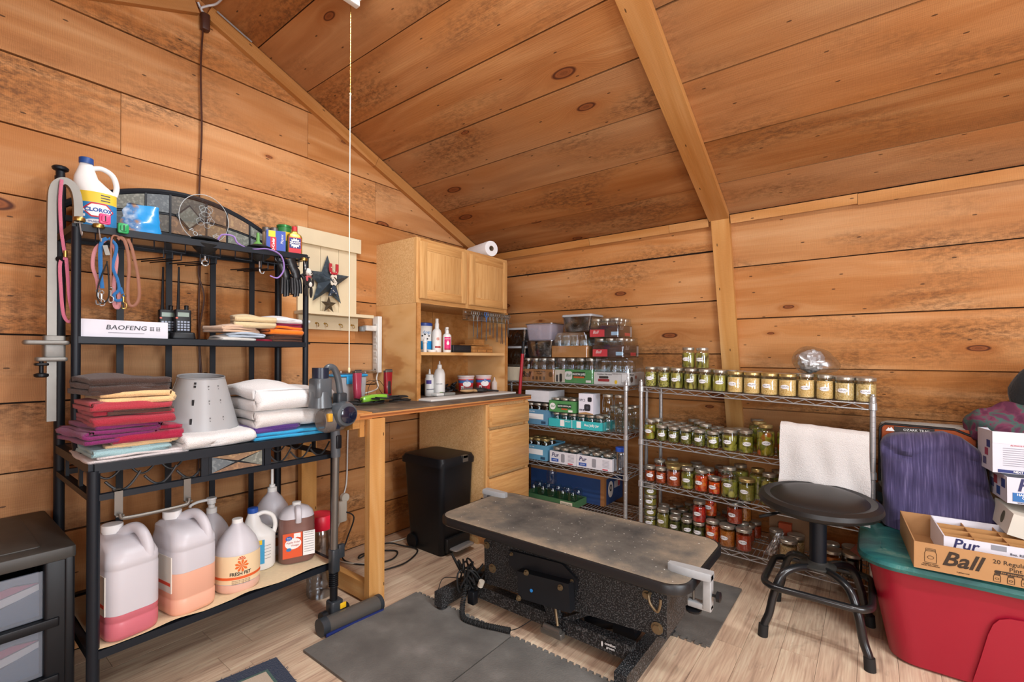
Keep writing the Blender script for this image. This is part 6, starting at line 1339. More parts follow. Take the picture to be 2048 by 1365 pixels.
# ---- trays and boxes on the left rack ----
LBL = {}
def tray(name, lb, x0, x1, y0, y1, z, h, hx, open_=True, lip=.004):
    t = thing(name, lb, 'tray' if open_ else 'box', ((x0+x1)/2, (y0+y1)/2, z)); cx, cy = (x0+x1)/2, (y0+y1)/2; a, b = (x1-x0)/2, (y1-y0)/2; mt = card(hx) if isinstance(hx, str) else hx; th = .003
    if open_:
        MB().box(-a, -b, 0, a, b, th).obj('base', mt, t, 0); MB().box(-a, -b, th, a, -b+th, h).obj('front_side', mt, t, 0); MB().box(-a, b-th, th, a, b, h).obj('back_side', mt, t, 0); MB().box(-a, -b+th, th, -a+th, b-th, h).obj('left_side', mt, t, 0); MB().box(a-th, -b+th, th, a, b-th, h).obj('right_side', mt, t, 0)
    else: MB().box(-a, -b, 0, a, b, h).obj('carton', mt, t, 0)
    t['hw'] = (a, b); return t
def front(t, dx, dz, u0=True): a, b = t['hw']; return (dx, -b-.0008, dz)
def wrapfilm(t, z1, jit=.008, seed=0, taper=.93):
    a, b = t['hw']; rings = []
    for k in range(9):
        v = k/8; s = 1.012-(1-taper)*max(0, v-.5)*2; ring = []
        for i, (x, y) in enumerate(rrect((2*a+.006)*s, (2*b+.006)*s, .02, 6)): e = nz(x*30+seed, y*30, v*9); ring.append(Vector((x+jit*e*v, y+jit*e*v, .002+(z1-.002)*v+jit*.6*e*v)))
        rings.append(ring)
    MB().loft(rings).obj('shrink_wrap', wrap_m, t)
def fill_jars(t, kind, nx, ny, z, lb, group, lid=None, rows=None, dx=0, cont=None):
    a, b = t['hw']; L = t.location; r = JT[kind][0]; px = (2*a-.01)/nx; py = (2*b-.01)/max(ny, 1)
    for j in range(rows or ny):
        for i in range(nx): jar(kind, cont, L.x-a+.005+px*(i+.5)+dx, L.y-b+.005+py*(j+.5), L.z+z, lb+', %s row, %s from left' % (('front', 'second', 'third', 'fourth')[j], nth(i)), group, lid, False)
Z1 = 1.0315
T = tray('jar_tray', 'brown cardboard jar tray printed Ball on the top left wire shelf', -2.152, -1.842, 2.905, 3.165, Z1, .092, '#a9784a')
fill_jars(T, 'R', 4, 3, .003, 'empty quart jar in the brown Ball tray', 'jars in the brown Ball tray', lidm, rows=2); wrapfilm(T, .178, seed=1)
lettering('Ball', .058, T, front(T, -.10, .05), (1,0,0), (0,0,1), ink, shear=.35, bold=.0012); lettering('12 Regular Mouth', .014, T, front(T, .025, .075), (1,0,0), (0,0,1), ink); lettering('Pint Jars', .014, T, front(T, .025, .06), (1,0,0), (0,0,1), ink)
for i in range(4): decal(rrect(.018, .026, .004), T, front(T, -.03+.032*i, .026), (1,0,0), (0,0,1), plain('#5f4026', .7), 'jar_icon')
decal(oval(.034, .04), T, front(T, .125, .055), (1,0,0), (0,0,1), plain('#6b4a2c', .7), 'jar_icon')
T = tray('jar_tray', 'green jar tray printed MASON JARS in shrink wrap on the top left shelf', -1.836, -1.524, 2.905, 3.165, Z1, .095, '#4f9a5a')
fill_jars(T, 'R', 4, 3, .003, 'empty quart jar in the green Mason Jars tray', 'jars in the green tray', lidm, rows=2); wrapfilm(T, .178, seed=2)
decal(rect(.085, .09), T, front(T, -.112, .047), (1,0,0), (0,0,1), plain('#d9cfbe', .6), 'picture_panel'); decal(rrect(.022, .06, .008), T, front(T, -.105, .034), (1,0,0), (0,0,1), plain('#c23a26', .6), 'tomato_bottle'); decal(rrect(.018, .05, .006), T, front(T, -.135, .03), (1,0,0), (0,0,1), plain('#b0301f', .6), 'tomato_bottle'); decal(rrect(.06, .06, .015), T, front(T, -.04, .052), (1,0,0), (0,0,1), white_paper, 'white_patch')
lettering('Ball', .03, T, (-.04, front(T, 0, 0)[1]-.0008, .054), (1,0,0), (0,0,1), plain('#2f7a44', .6), shear=.35); decal(rect(.098, .04), T, front(T, .045, .06), (1,0,0), (0,0,1), plain('#16402a', .6), 'name_panel'); lettering('MASON JARS', .021, T, (.045, front(T, 0, 0)[1]-.0008, .062), (1,0,0), (0,0,1), white_paper, bold=.0005, sx=.85); decal(rect(.085, .011), T, (.045, front(T, 0, 0)[1]-.0008, .042), (1,0,0), (0,0,1), plain('#d8622c', .6), 'orange_band'); decal(rect(.04, .016), T, front(T, .12, .014), (1,0,0), (0,0,1), white_paper, 'bar_code')
T = tray('jar_tray', 'white shrink-wrapped jar tray with red print at the right of the top left shelf', -1.518, -1.262, 2.907, 3.165, Z1, .082, '#dcdcda')
fill_jars(T, 'R', 3, 3, .003, 'empty quart jar in the white tray', 'jars in the white tray', None, rows=2); wrapfilm(T, .182, .014, 3)
lettering('Golden Harvest', .017, T, front(T, -.05, .068), (1,0,0), (0,0,1), ink, shear=.2); decal(rrect(.07, .016, .006), T, front(T, -.055, .048), (1,0,0), (0,0,1), plain('#33302c', .6), 'truck_picture'); decal(rrect(.085, .018, .006), T, front(T, -.055, .028), (1,0,0), (0,0,1), plain('#a8323a', .6), 'truck_picture'); lettering('WIDE MOUTH', .010, T, front(T, .04, .072), (1,0,0), (0,0,1), ink); decal(oval(.02, .026), T, front(T, .035, .018), (1,0,0), (0,0,1), yellowp, 'yellow_mark'); decal(rect(.04, .06), T, front(T, .095, .045), (1,0,0), (0,0,1), plain('#8f9092', .6), 'text_panel'); decal(rect(.036, .056), T, (.095, front(T, 0, 0)[1]-.0008, .045), (1,0,0), (0,0,1), white_paper, 'text_panel')
a, b = T['hw']; lettering('Wide Jars', .018, T, (a+.001, -.09, .068), (0,1,0), (0,0,1), ink, shear=.2); decal(oval(.045, .04), T, (a+.001, -.09, .036), (0,1,0), (0,0,1), plain('#3a3a3c', .6), 'round_mark'); decal(rect(.02, .02), T, (a+.001, -.02, .05), (0,1,0), (0,0,1), plain('#b0302c', .6), 'red_mark')
T = tray('cream_box', 'cream box with wavy texture at the left end of the top wire shelf', -2.36, -2.165, 2.93, 3.15, Z1, .105, '#d8cdb4', False); T2 = None
def lidbin(lb, x0, x1, y0, y1, z, h, lidc, ring=True, lidon=True, tint=clear_pl):
    t = thing('lidded_bin', lb, 'bin', ((x0+x1)/2, (y0+y1)/2, z), 0, 'small plastic bins of jar rings'); a, b = (x1-x0)/2, (y1-y0)/2
    MB().loft([[Vector((x, y, zz_)) for x, y in rrect(2*a*s, 2*b*s, .02, 4)] for zz_, s in ((0, .86), (.004, .88), (h, 1.0), (h, .975), (.006, .86))], caps=(True, True)).obj('tub', tint, t)
    if lidon: MB().loft([[Vector((x, y, zz_)) for x, y in rrect((2*a+.012)*s, (2*b+.012)*s, .022, 4)] for zz_, s in ((h-.008, 1), (h+.004, 1), (h+.008, .96), (h+.006, .9))]).obj('lid', lidc, t)
    else: MB().tube([(x, y, h) for x, y in rrect(2*a+.006, 2*b+.006, .022, 4)], .004, 6, True).obj('rim', clear_pl, t)
    if ring:
        r = random.Random(int(abs(x0)*1000)); me = None
        for i in range(14):
            o = MB().tube([(.034*math.cos(2*PI*k/18), .034*math.sin(2*PI*k/18), 0) for k in range(18)], .006, 5, True, flat=(1, .35)).obj('jar_ring', lidm, t) if me is None else mk('jar_ring', me, t)
            me = o.data; o.location = (r.uniform(-a+.05, a-.05)*.8, -b*.8+.02+(.0 if i < 4 else r.uniform(.02, b)), .035+r.random()*(h-.07)); o.rotation_euler = (PI/2+r.uniform(-.5, .3), 0, r.uniform(-.6, .6)) if i < 8 else (r.uniform(-.6, .6), r.uniform(-.6, .6), 0)
    return t
greylid = plain('#a9adb2', .4)
lidbin('clear bin of loose jar rings right of the red stick, lower of two', -2.118, -1.872, 2.925, 3.13, Z1+.183, .122, clear_pl, True, False); lidbin('empty clear lilac tinted bin stacked on the bin of jar rings', -2.118, -1.878, 2.925, 3.12, Z1+.31, .125, clear_pl, False, False, milky('lilac_bin', '#b9b4c4', .35))
lidbin('grey lidded bin of rings behind the hutch, upper one', -2.37, -2.135, 2.95, 3.13, Z1+.275, .13, greylid); lidbin('grey lidded bin behind the hutch, lower one', -2.37, -2.135, 2.95, 3.14, Z1+.11, .15, greylid)
T = tray('jar_tray', 'plain brown cardboard tray of jars, second layer on the top left shelf', -1.868, -1.574, 2.915, 3.14, Z1+.183, .082, '#b9834c'); fill_jars(T, 'R', 4, 3, .003, 'empty quart jar in the plain brown tray', 'jars in the plain brown tray', None, rows=2); wrapfilm(T, .178, .01, 4, .8)
lidbin('grey lidded clear bin of jar rings with price sticker on top of the stack', -1.79, -1.552, 2.925, 3.11, Z1+.366, .115, greylid); sb_ = bpy.data.objects[-1] if False else None
def pack(lb, x0, x1, y0, y1, z, group):
    t = thing('jar_pack', lb, 'jar pack', ((x0+x1)/2, (y0+y1)/2, z), 0, 'printed shrink packs of jars'); a, b = (x1-x0)/2, (y1-y0)/2; t['hw'] = (a, b)
    pm_ = milky('printed_pack_film', '#4a3a3a', .62, .3)
    MB().box(-a, -b, 0, a, b, .002).box(-a, -b, .002, a, -b+.002, .082).box(a-.002, -b, .002, a, b, .082).box(-a, b-.002, .002, a, b, .082).box(-a, -b, .002, -a+.002, b, .082).obj('sleeve', pm_, t, 0)
    decal(rect(.11, .05), t, (-a+.058, -b-.001, .03), (1,0,0), (0,0,1), plain('#d8404c', .5), 'red_panel'); decal(oval(.05, .035), t, (-.005, -b-.001, .07), (1,0,0), (0,0,1), plain('#3c2438', .5), 'berry_picture'); decal(rect(.05, .024), t, (a-.03, -b-.001, .025), (1,0,0), (0,0,1), plain('#9cc4e0', .5), 'blue_panel'); lettering('Ball', .03, t, (-a+.045, -b-.002, .036), (1,0,0), (0,0,1), white_paper, shear=.35)
    decal(rect(.09, .022), t, (a+.001, .03, .022), (0,1,0), (0,0,1), plain('#d8404c', .5), 'red_panel'); decal(rect(.03, .07), t, (a+.001, b-.02, .042), (0,1,0), (0,0,1), plain('#b8b8ba', .5), 'bar_code'); lettering('Ball', .04, t, (a+.001, -.07, .062), (0,1,0), (0,0,1), plain('#8a8a8c', .5), shear=.35)
    fill_jars(t, 'T', 3, 3, .003, 'empty pint jar in the printed pack '+group, 'jars in the printed pack '+group, lidm, rows=3); wrapfilm(t, .134, .004, 5, .95); return t
pack('red and black printed pack of jars, lower one at the right of the top stack', -1.535, -1.305, 2.915, 3.165, Z1+.184, 'below'); pack('red and black printed pack of jars on top of the other pack', -1.56, -1.342, 2.92, 3.135, Z1+.32, 'on top')
# second shelf of the left rack
Z2 = .7085
T = tray('jar_tray', 'light blue jar tray at the left of the second shelf', -2.12, -1.897, 2.905, 3.17, Z2, .112, '#5f8fae'); fill_jars(T, 'T', 3, 3, .03, 'dark lidded jar in the second-shelf blue tray', 'jars in the blue tray, second shelf', lidm, rows=2, cont=blackj)
decal(rect(.15, .04), T, front(T, .0, .06), (1,0,0), (0,0,1), white_paper, 'white_panel'); lettering('BALL FINE', .012, T, front(T, -.03, .095), (1,0,0), (0,0,1), white_paper); decal(rect(.04, .02), T, front(T, .075, .018), (1,0,0), (0,0,1), plain('#2c4a62', .6), 'bar_code')
T = tray('white_carton', 'plain white carton lying on the jars of the second shelf', -2.11, -1.895, 2.92, 3.14, Z2+.17, .082, '#d8d8dc', False)
T = tray('jar_tray', 'turquoise jelly jar tray on the second shelf of the left rack', -1.888, -1.452, 2.905, 3.10, Z2, .058, '#35b3b8'); fill_jars(T, 'H', 6, 2, .003, 'jelly jar in the turquoise tray', 'jars in the turquoise tray', lidm, rows=2)
lettering('8oz Jelly Jar', .024, T, front(T, .135, .032), (1,0,0), (0,0,1), white_paper, bold=.0004); decal(rect(.035, .045), T, front(T, -.10, .03), (1,0,0), (0,0,1), white_paper, 'jar_picture'); decal(rect(.035, .045), T, front(T, .035, .03), (1,0,0), (0,0,1), white_paper, 'jar_picture'); decal(rect(.003, .058), T, front(T, -.02, .029), (1,0,0), (0,0,1), white_paper, 'seam'); lettering('Jelly Jar', .014, T, front(T, -.055, .045), (1,0,0), (0,0,1), white_paper)
T = tray('jar_pack', 'green pack printed QUILTED CRYSTAL JARS on the turquoise tray', -1.89, -1.668, 2.915, 3.09, Z2+.106, .082, '#4f8f52'); fill_jars(T, 'H', 3, 2, .003, 'quilted jar in the green crystal jar pack', 'jars in the green pack', lidm, rows=2)
decal(oval(.05, .05), T, front(T, -.08, .04), (1,0,0), (0,0,1), white_paper, 'white_patch'); lettering('Ball', .024, T, (-.08, front(T, 0, 0)[1]-.0008, .04), (1,0,0), (0,0,1), plain('#2f7a44', .6), shear=.35); decal(rect(.115, .03), T, front(T, .02, .045), (1,0,0), (0,0,1), plain('#16402a', .6), 'name_panel'); lettering('QUILTED CRYSTAL JARS', .0135, T, (.02, front(T, 0, 0)[1]-.0008, .045), (1,0,0), (0,0,1), white_paper, sx=.75, bold=.0003); decal(rect(.05, .01), T, front(T, .02, .024), (1,0,0), (0,0,1), plain('#c8582c', .6), 'orange_band'); decal(rect(.035, .014), T, front(T, .07, .012), (1,0,0), (0,0,1), white_paper, 'bar_code')
T = tray('gadget_box', 'white product box printed VPCS with two black gadgets on it', -1.642, -1.528, 2.915, 3.02, Z2+.106, .145, plain('#e2e2ee', .5), False); lettering('VPCS', .026, T, front(T, -.028, .098), (1,0,0), (0,0,1), plain('#33334a', .6), sx=.8); decal(rrect(.032, .032, .008), T, front(T, .03, .105), (1,0,0), (0,0,1), plain('#23232b', .5), 'gadget_picture'); decal(rrect(.048, .048, .012), T, front(T, .012, .048), (1,0,0), (0,0,1), plain('#2b2b33', .5), 'gadget_picture'); decal(oval(.02, .02), T, (.012, front(T, 0, 0)[1]-.0008, .048), (1,0,0), (0,0,1), plain('#4a4a55', .4), 'lens')
for i in range(3): decal(rect(.009, .012), T, front(T, -.045+.014*i, .03), (1,0,0), (0,0,1), plain('#5a5a6a', .6), 'print_mark')
decal([(-.057, 0), (.057, 0), (.057, .006), (.0, .016), (-.057, .006)], T, front(T, 0, .001), (1,0,0), (0,0,1), plain('#b08a5c', .6), 'print_band')
i = 0
for x, y, k in ((-1.425, 2.934, 'P'), (-1.338, 2.934, 'P'), (-1.415, 3.022, 'Q'), (-1.318, 3.03, 'Q'), (-1.42, 3.12, 'Q'), (-1.322, 3.128, 'Q')): jar(k, None, x, y, Z2, 'loose empty jar at the right end of the second shelf, %s from front' % nth(i), 'loose empty jars on the second shelf', lidm if i > 1 else None, False); i += 1
for x, y in ((-1.425, 2.934), (-1.338, 2.934)): jar('P', None, x, y, Z2+.128, 'empty glass jar stacked on another at the shelf end, the %s one' % ('left' if x < -1.4 else 'right'), 'loose empty jars stacked at the shelf end', lidm, False)
# third shelf
Z3 = .4425
T = tray('jar_tray', 'light blue jar tray at the left of the third shelf', -2.12, -1.905, 2.905, 3.17, Z3, .112, '#5f9ab8'); fill_jars(T, 'T', 3, 3, .03, 'gold lidded jar in the third-shelf blue tray', 'jars in the blue tray, third shelf', lidg, rows=2, cont=blackj)
decal(rect(.15, .04), T, front(T, .0, .06), (1,0,0), (0,0,1), white_paper, 'white_panel'); decal(rect(.04, .02), T, front(T, .075, .018), (1,0,0), (0,0,1), plain('#2c4a62', .6), 'bar_code'); lettering('BALL FINE', .012, T, front(T, -.03, .095), (1,0,0), (0,0,1), white_paper)
for k, (x0, x1) in enumerate(((-1.876, -1.652), (-1.648, -1.38))):
    T = tray('jar_tray', ('white jar tray printed Pur, left one on the third shelf', 'white jar tray printed Pur, right one on the third shelf')[k], x0, x1, 2.905, 3.135, Z3, .085, '#d9d8de'); fill_jars(T, 'H', 3, 3, .012, 'jar in the %s white Pur tray' % ('left', 'right')[k], 'jars in the %s Pur tray' % ('left', 'right')[k], lidm, rows=3)
    w_ = (x1-x0)/2; lettering('Pur', .042, T, front(T, -w_+.045, .058), (1,0,0), (0,0,1), plain('#2a2a5a', .6), shear=.2, bold=.0006); decal(rect(.06, .022), T, front(T, -w_+.045, .022), (1,0,0), (0,0,1), plain('#2f58a8', .6), 'blue_panel'); lettering('QUILTED', .009, T, (-w_+.045, front(T, 0, 0)[1]-.0008, .022), (1,0,0), (0,0,1), white_paper); decal(rrect(.03, .06, .008), T, front(T, .0, .042), (1,0,0), (0,0,1), plain('#8f8f96', .6), 'jar_picture')
    for i in range(6): decal(rect(.05, .0025), T, front(T, w_-.045, .07-.009*i), (1,0,0), (0,0,1), plain('#9a99a4', .6), 'fine_print')
    decal(rect(.04, .008), T, front(T, w_-.05, .008), (1,0,0), (0,0,1), plain('#c8505a', .6), 'red_mark')
pj_ = thing('plastic_jar', 'clear ribbed plastic jar with blue lid at the end of the third shelf', 'jar', (-1.335, 2.95, Z3)); MB().lathe([(.036, 0), (.04, .005), (.04, .03), (.038, .04), (.04, .05), (.04, .085), (.038, .095), (.04, .105), (.04, .13), (.035, .142)], 22).obj('body', clear_pl, pj_); MB().lathe([(.037, .14), (.038, .143), (.038, .165), (.035, .168)], 22).obj('lid', plain('#2f5ac0', .4), pj_)
# bottom: big blue box and green tray of jars
bb = tray('large_carton', 'large blue and brown cardboard carton on the bottom of the left rack', -2.17, -1.525, 3.085, 3.40, .137, .215, '#24457c', False); a, b = bb['hw']; MB().box(-a-.001, -b-.001, .19, a+.001, b+.001, .217).obj('brown_top', card('#a87648'), bb, 0); MB().box(a-.03, -b-.0015, 0, a+.0015, -b+.03, .192).obj('brown_corner', card('#a87648'), bb, 0)
decal(oval(.085, .12), bb, (a+.002, -b+.10, .105), (0,1,0), (0,0,1), white_paper, 'white_oval'); decal(oval(.04, .05), bb, (a+.003, -b+.10, .115), (0,1,0), (0,0,1), plain('#1c1c22', .6), 'ring_mark'); decal(oval(.018, .028), bb, (a+.004, -b+.10, .115), (0,1,0), (0,0,1), white_paper, 'ring_mark'); decal(rect(.10, .05), bb, (a+.002, -b+.21, .125), (0,1,0), (0,0,1), plain('#b9bcc6', .6), 'shipping_label'); decal(rect(.03, .04), bb, (a+.003, -b+.24, .125), (0,1,0), (0,0,1), plain('#b0303a', .6), 'red_mark')
T = tray('jar_tray', 'green sided tray of open jars in front of the blue carton', -2.10, -1.66, 2.897, 3.07, .137, .05, '#3f6a44'); fill_jars(T, 'P', 5, 2, .003, 'open glass jar in the bottom green tray', 'open jars in the bottom green tray', None, rows=2); fill_jars(T, 'P', 5, 2, .003, 'open glass jar in the bottom green tray', 'open jars in the bottom green tray', None, rows=2) if False else None
jar('P', None, -1.90, 2.97, .137+.13, 'single open jar standing on the jars in the bottom green tray', 'open jars in the bottom green tray', None, False); decal(rect(.10, .03), T, front(T, .15, .025), (1,0,0), (0,0,1), plain('#d8d0be', .6), 'print_panel'); lettering('MASON JARS', .014, T, (.15, front(T, 0, 0)[1]-.0008, .025), (1,0,0), (0,0,1), plain('#16402a', .6))
# ---------------- grooming table ----------------
gt = thing('grooming_table', 'low electric dog grooming table with worn grey top in the middle of the floor', 'grooming table', (-1.08, 1.83, 0))
gx0, gx1, gy0, gy1, gz = -1.672, -.482, 1.572, 2.102, .45
wornm = NT('worn_ribbed_rubber'); nn1 = wornm.n('TexNoise', Vector=wornm.coords(rnd=False), Scale=5.0, Detail=7.0, Roughness=.62); nn2 = wornm.n('TexNoise', Vector=wornm.coords(rnd=False), Scale=420.0, Detail=2.0); sxy = wornm.n('SeparateXYZ'); wornm.t.links.new(wornm.coords(rnd=False), sxy.inputs[0])
ex = wornm.math('ABSOLUTE', wornm.math('MULTIPLY', sxy.outputs[0], 1/.60)); ey = wornm.math('ABSOLUTE', wornm.math('MULTIPLY', sxy.outputs[1], 1/.265))
edge = wornm.math('MAXIMUM', wornm.math('POWER', ex, 3), wornm.math('POWER', ey, 3)); wf_ = wornm.math('MULTIPLY_ADD', edge, .42, wornm.math('MULTIPLY_ADD', nn1.outputs[0], 1.1, -.28))
colw = wornm.ramp(wf_, [(.12, hexc('#413f3d')), (.38, hexc('#625d56')), (.62, hexc('#8b7d6b')), (.9, hexc('#a3927a'))]); spk = wornm.n('TexNoise', Vector=wornm.coords(rnd=False), Scale=75.0, Detail=1.0)
colw = wornm.mix(wornm.ramp(spk.outputs[0], [(.735, (0,0,0)), (.75, (.7,.7,.7))]), colw, hexc('#c9c5bd')); wornm.P(col=wornm.mix(.25, colw, nn2.outputs[0], 'OVERLAY'), rough=.85, spec=.2); wornm.bump(nn2.outputs[0], .6, .003)
def rring(z, ins, r=.085): return [Vector((x+(gx0+gx1)/2, y+(gy0+gy1)/2, z)) for x, y in rrect(gx1-gx0-2*ins, gy1-gy0-2*ins, r-ins, 8)]
PT(MB().loft([rring(gz-.04, .006), rring(gz-.034, .0), rring(gz-.006, .0), rring(gz-.001, .004), rring(gz-.001, .010)]), 'edge_band', plain('#141517', .4), gt)
tp = MB().loft([rring(gz-.012, .012), rring(gz, .012), rring(gz+.0006, .016)]); tp.v = [(v[0]-(gx0+gx1)/2, v[1]-(gy0+gy1)/2, v[2]) for v in tp.v]; tpo = tp.obj('table_top', wornm.mat, gt); tpo.location = Vector(((gx0+gx1)/2, (gy0+gy1)/2, 0))-gt.location
My = Matrix(((1,0,0,0), (0,0,1,0), (0,1,0,0), (0,0,0,1)))
PT(MB().prism([(-1.46, .345), (-1.455, .14), (-.585, .195), (-.585, .385), (-1.40, .385)], 1.69, 1.93, My), 'lift_housing', hammer_m, gt, 0)
PT(MB().box(-1.50, 1.66, .385, -.58, 1.98, .412), 'top_frame', blk_metal, gt, 0)
PT(MB().prism([(-1.30, .34), (-1.30, .275), (-1.23, .235), (-.95, .265), (-.95, .31), (-1.02, .355)], 1.675, 1.688, My), 'cover_plate', plain('#15181d', .45), gt, 0)
mbx = PT(MB().obox((-1.09, 1.656, .235), (.26, .04, .115), Matrix.Rotation(-.08, 3, 'Y')), 'motor_box', plain('#15181d', .45), gt)
PT(MB().cyl((-1.145, 1.634, .222), (-1.145, 1.632, .222), .007, n=14), 'blue_dot', plain('#2f8fe0', .4), mbx)
bolt = plain('#7d6a4e', .45, .5)
for x, y, z, r in ((-1.44, 1.688, .325, .011), (-1.405, 1.688, .225, .014), (-.66, 1.688, .335, .011), (-.62, 1.688, .225, .015), (-1.21, 1.633, .17, .008), (-1.17, 1.633, .292, .008), (-1.0, 1.633, .28, .008), (-1.28, 1.673, .33, .005), (-.97, 1.673, .30, .005)):
    PT(MB().cyl((x, y, z), (x, y-.012, z), r, n=6).cyl((x, y, z), (x, y-.003, z), r*1.5, n=16), 'bolt', bolt, gt)
PT(MB().tube(spline([(-.645, 1.688, .345), (-.645, 1.665, .35), (-.635, 1.66, .32), (-.61, 1.66, .30), (-.60, 1.662, .325), (-.60, 1.665, .345)], 4), .005, 8), 'hook', bolt, gt)
PT(MB().bar((-1.60, 1.715, .085), (-.72, 1.715, .085), .045, .06), 'front_beam', hammer_m, gt, 0); PT(MB().bar((-1.60, 1.99, .085), (-.72, 1.99, .085), .045, .06), 'rear_beam', hammer_m, gt, 0)
for x in (-1.635, -.705):
    fb_ = PT(MB().box(x-.024, 1.558, .022, x+.024, 2.10, .09), 'foot_bar', hammer_m, gt, 0)
    for y in (1.585, 2.07): PT(MB().lathe([(.026, 0), (.026, .01), (.02, .018), (.008, .022)], 18, (x, y, .001)), 'levelling_foot', blk_rubber, fb_)
PT(MB().bar((-1.06, 1.70, .10), (-1.12, 1.70, .20), .03, .05).bar((-1.06, 1.71, .09), (-.86, 1.74, .20), .03, .02), 'pivot_arm', hammer_m, gt, 0); PT(MB().cyl((-1.10, 1.665, .075), (-1.02, 1.665, .075), .013, n=12).rbox(-1.115, 1.655, .045, -1.01, 1.69, .07, .006), 'pivot_pin', steel, gt); PT(MB().cyl((-1.03, 1.66, .10), (-1.055, 1.68, .17), .006), 'pedal_rod', bolt, gt)
MB_ = decal(rect(.062, .028), gt, (-.815-gt.location.x, 1.6915-gt.location.y, .083), (1,0,0), (0,0,1), plain('#101012', .5), 'name_plate'); lettering('comfort', .014, gt, (-.808-gt.location.x, 1.690-gt.location.y, .0895), (1,0,0), (0,0,1), white_paper, bold=.0004); lettering('groom', .013, gt, (-.806-gt.location.x, 1.690-gt.location.y, .0765), (1,0,0), (0,0,1), white_paper, bold=.0003); decal(oval(.008, .022), gt, (-.842-gt.location.x, 1.690-gt.location.y, .083), (1,0,0), (0,0,1), white_paper, 'logo_mark')
PT(MB().cyl((-.98, 1.83, .06), (-.78, 1.86, .13), .035, n=16).cyl((-.80, 1.80, .09), (-.80, 1.87, .09), .05, n=18), 'actuator', blk_plastic, gt)
# coiled hand-control lead and cord bundle
cd = thing('control_cord', 'bundle of black cords and coiled lead at the table foot', 'cords', (-1.53, 1.66, 0))
m = MB(); path = spline([(-1.515, 1.63, .14), (-1.515, 1.60, .05), (-1.47, 1.565, .022), (-1.38, 1.575, .022), (-1.30, 1.60, .022), (-1.245, 1.615, .024)], 8); pts = []; ang = 0
for i in range(len(path)-1):
    for q in range(10):
        p = path[i].lerp(path[i+1], q/10); tdir = (path[i+1]-path[i]).normalized(); n_ = tdir.cross(Vector((0,0,1))).normalized() if abs(tdir.z) < .95 else Vector((1,0,0)); b_ = tdir.cross(n_); ang += 1.15; pts.append(p+n_*.011*math.cos(ang)+b_*.011*math.sin(ang))
PT(m.tube(pts, .0028, 5), 'coiled_lead', blk_rubber, cd); PT(MB().tube(spline([(-1.245, 1.615, .024), (-1.20, 1.62, .05), (-1.14, 1.64, .10)], 5), .002, 5), 'thin_lead', blk_rubber, cd)
for k in range(6):
    r = random.Random(70+k); pp = [(-1.52+r.uniform(-.06, .06), 1.66+r.uniform(-.05, .04), .13+r.uniform(-.05, .10)) for _ in range(9)]; PT(MB().tube(spline(pp, 6, True), .0045, 6, True), 'cord_loop', blk_rubber, cd)
PT(MB().tube(spline([(-1.58, 1.66, .16), (-1.62, 1.64, .24), (-1.60, 1.62, .26), (-1.57, 1.65, .18)], 6), .004, 6).tube(spline([(-1.56, 1.66, .14), (-1.66, 1.62, .13), (-1.68, 1.60, .06)], 6), .002, 5), 'stray_loop', blk_rubber, cd)
PT(MB().rbox(-1.50, 1.615, .06, -1.46, 1.65, .12, .006), 'plug', blk_plastic, cd); PT(MB().cyl((-1.44, 1.64, .15), (-1.43, 1.64, .175), .014, n=14), 'cord_tie', plain('#c9bfae', .5), cd)
# clamps on the table rim
def clamp(lb, M):
    t = thing('table_clamp', lb, 'clamp', (0, 0, 0), 0, 'grey clamps on the grooming table'); t.matrix_world = M
    g = plain('#a9adaf', .5, .3, noise=.1)
    MB().loft([[Vector((x, y, z)) for x, y in ((-.05, -.024*s), (.02, -.026*s), (.085, -.02*s), (.10, -.012), (.10, .012), (.085, .02*s), (.02, .026*s), (-.05, .024*s))] for z, s in ((.001, 1), (.018, 1), (.026, .75))]).obj('jaw', g, t)
    MB().rbox(-.05, -.018, -.10, -.022, .018, .02, .004).obj('body', g, t); MB().rbox(-.05, -.016, -.105, .03, .016, -.085, .004).obj('lower_jaw', g, t)
    MB().cyl((.012, 0, -.105), (.012, 0, -.05), .005).obj('screw', steel, t); MB().lathe([(.012, 0), (.026, .006), (.028, .014), (.012, .018)], 10, (.012, 0, -.13)).obj('screw_pad', blk_plastic, t)
    MB().cyl((-.05, 0, -.05), (-.065, 0, -.05), .005).lathe([(.01, 0), (.018, .003), (.018, .014), (.01, .017)], 8, (-.062, 0, -.05), Matrix.Rotation(-PI/2, 3, 'Y')).obj('knob', blk_plastic, t)
    return t
clamp('grey cast clamp with black knob on the near right corner of the grooming table', Matrix.Translation((-.482, 1.70, gz)) @ Matrix.Rotation(PI, 4, 'Z')); clamp('grey cast clamp on the far left rim of the grooming table', Matrix.Translation((-1.672, 2.0, gz)) @ Matrix.Rotation(.0, 4, 'Z'))
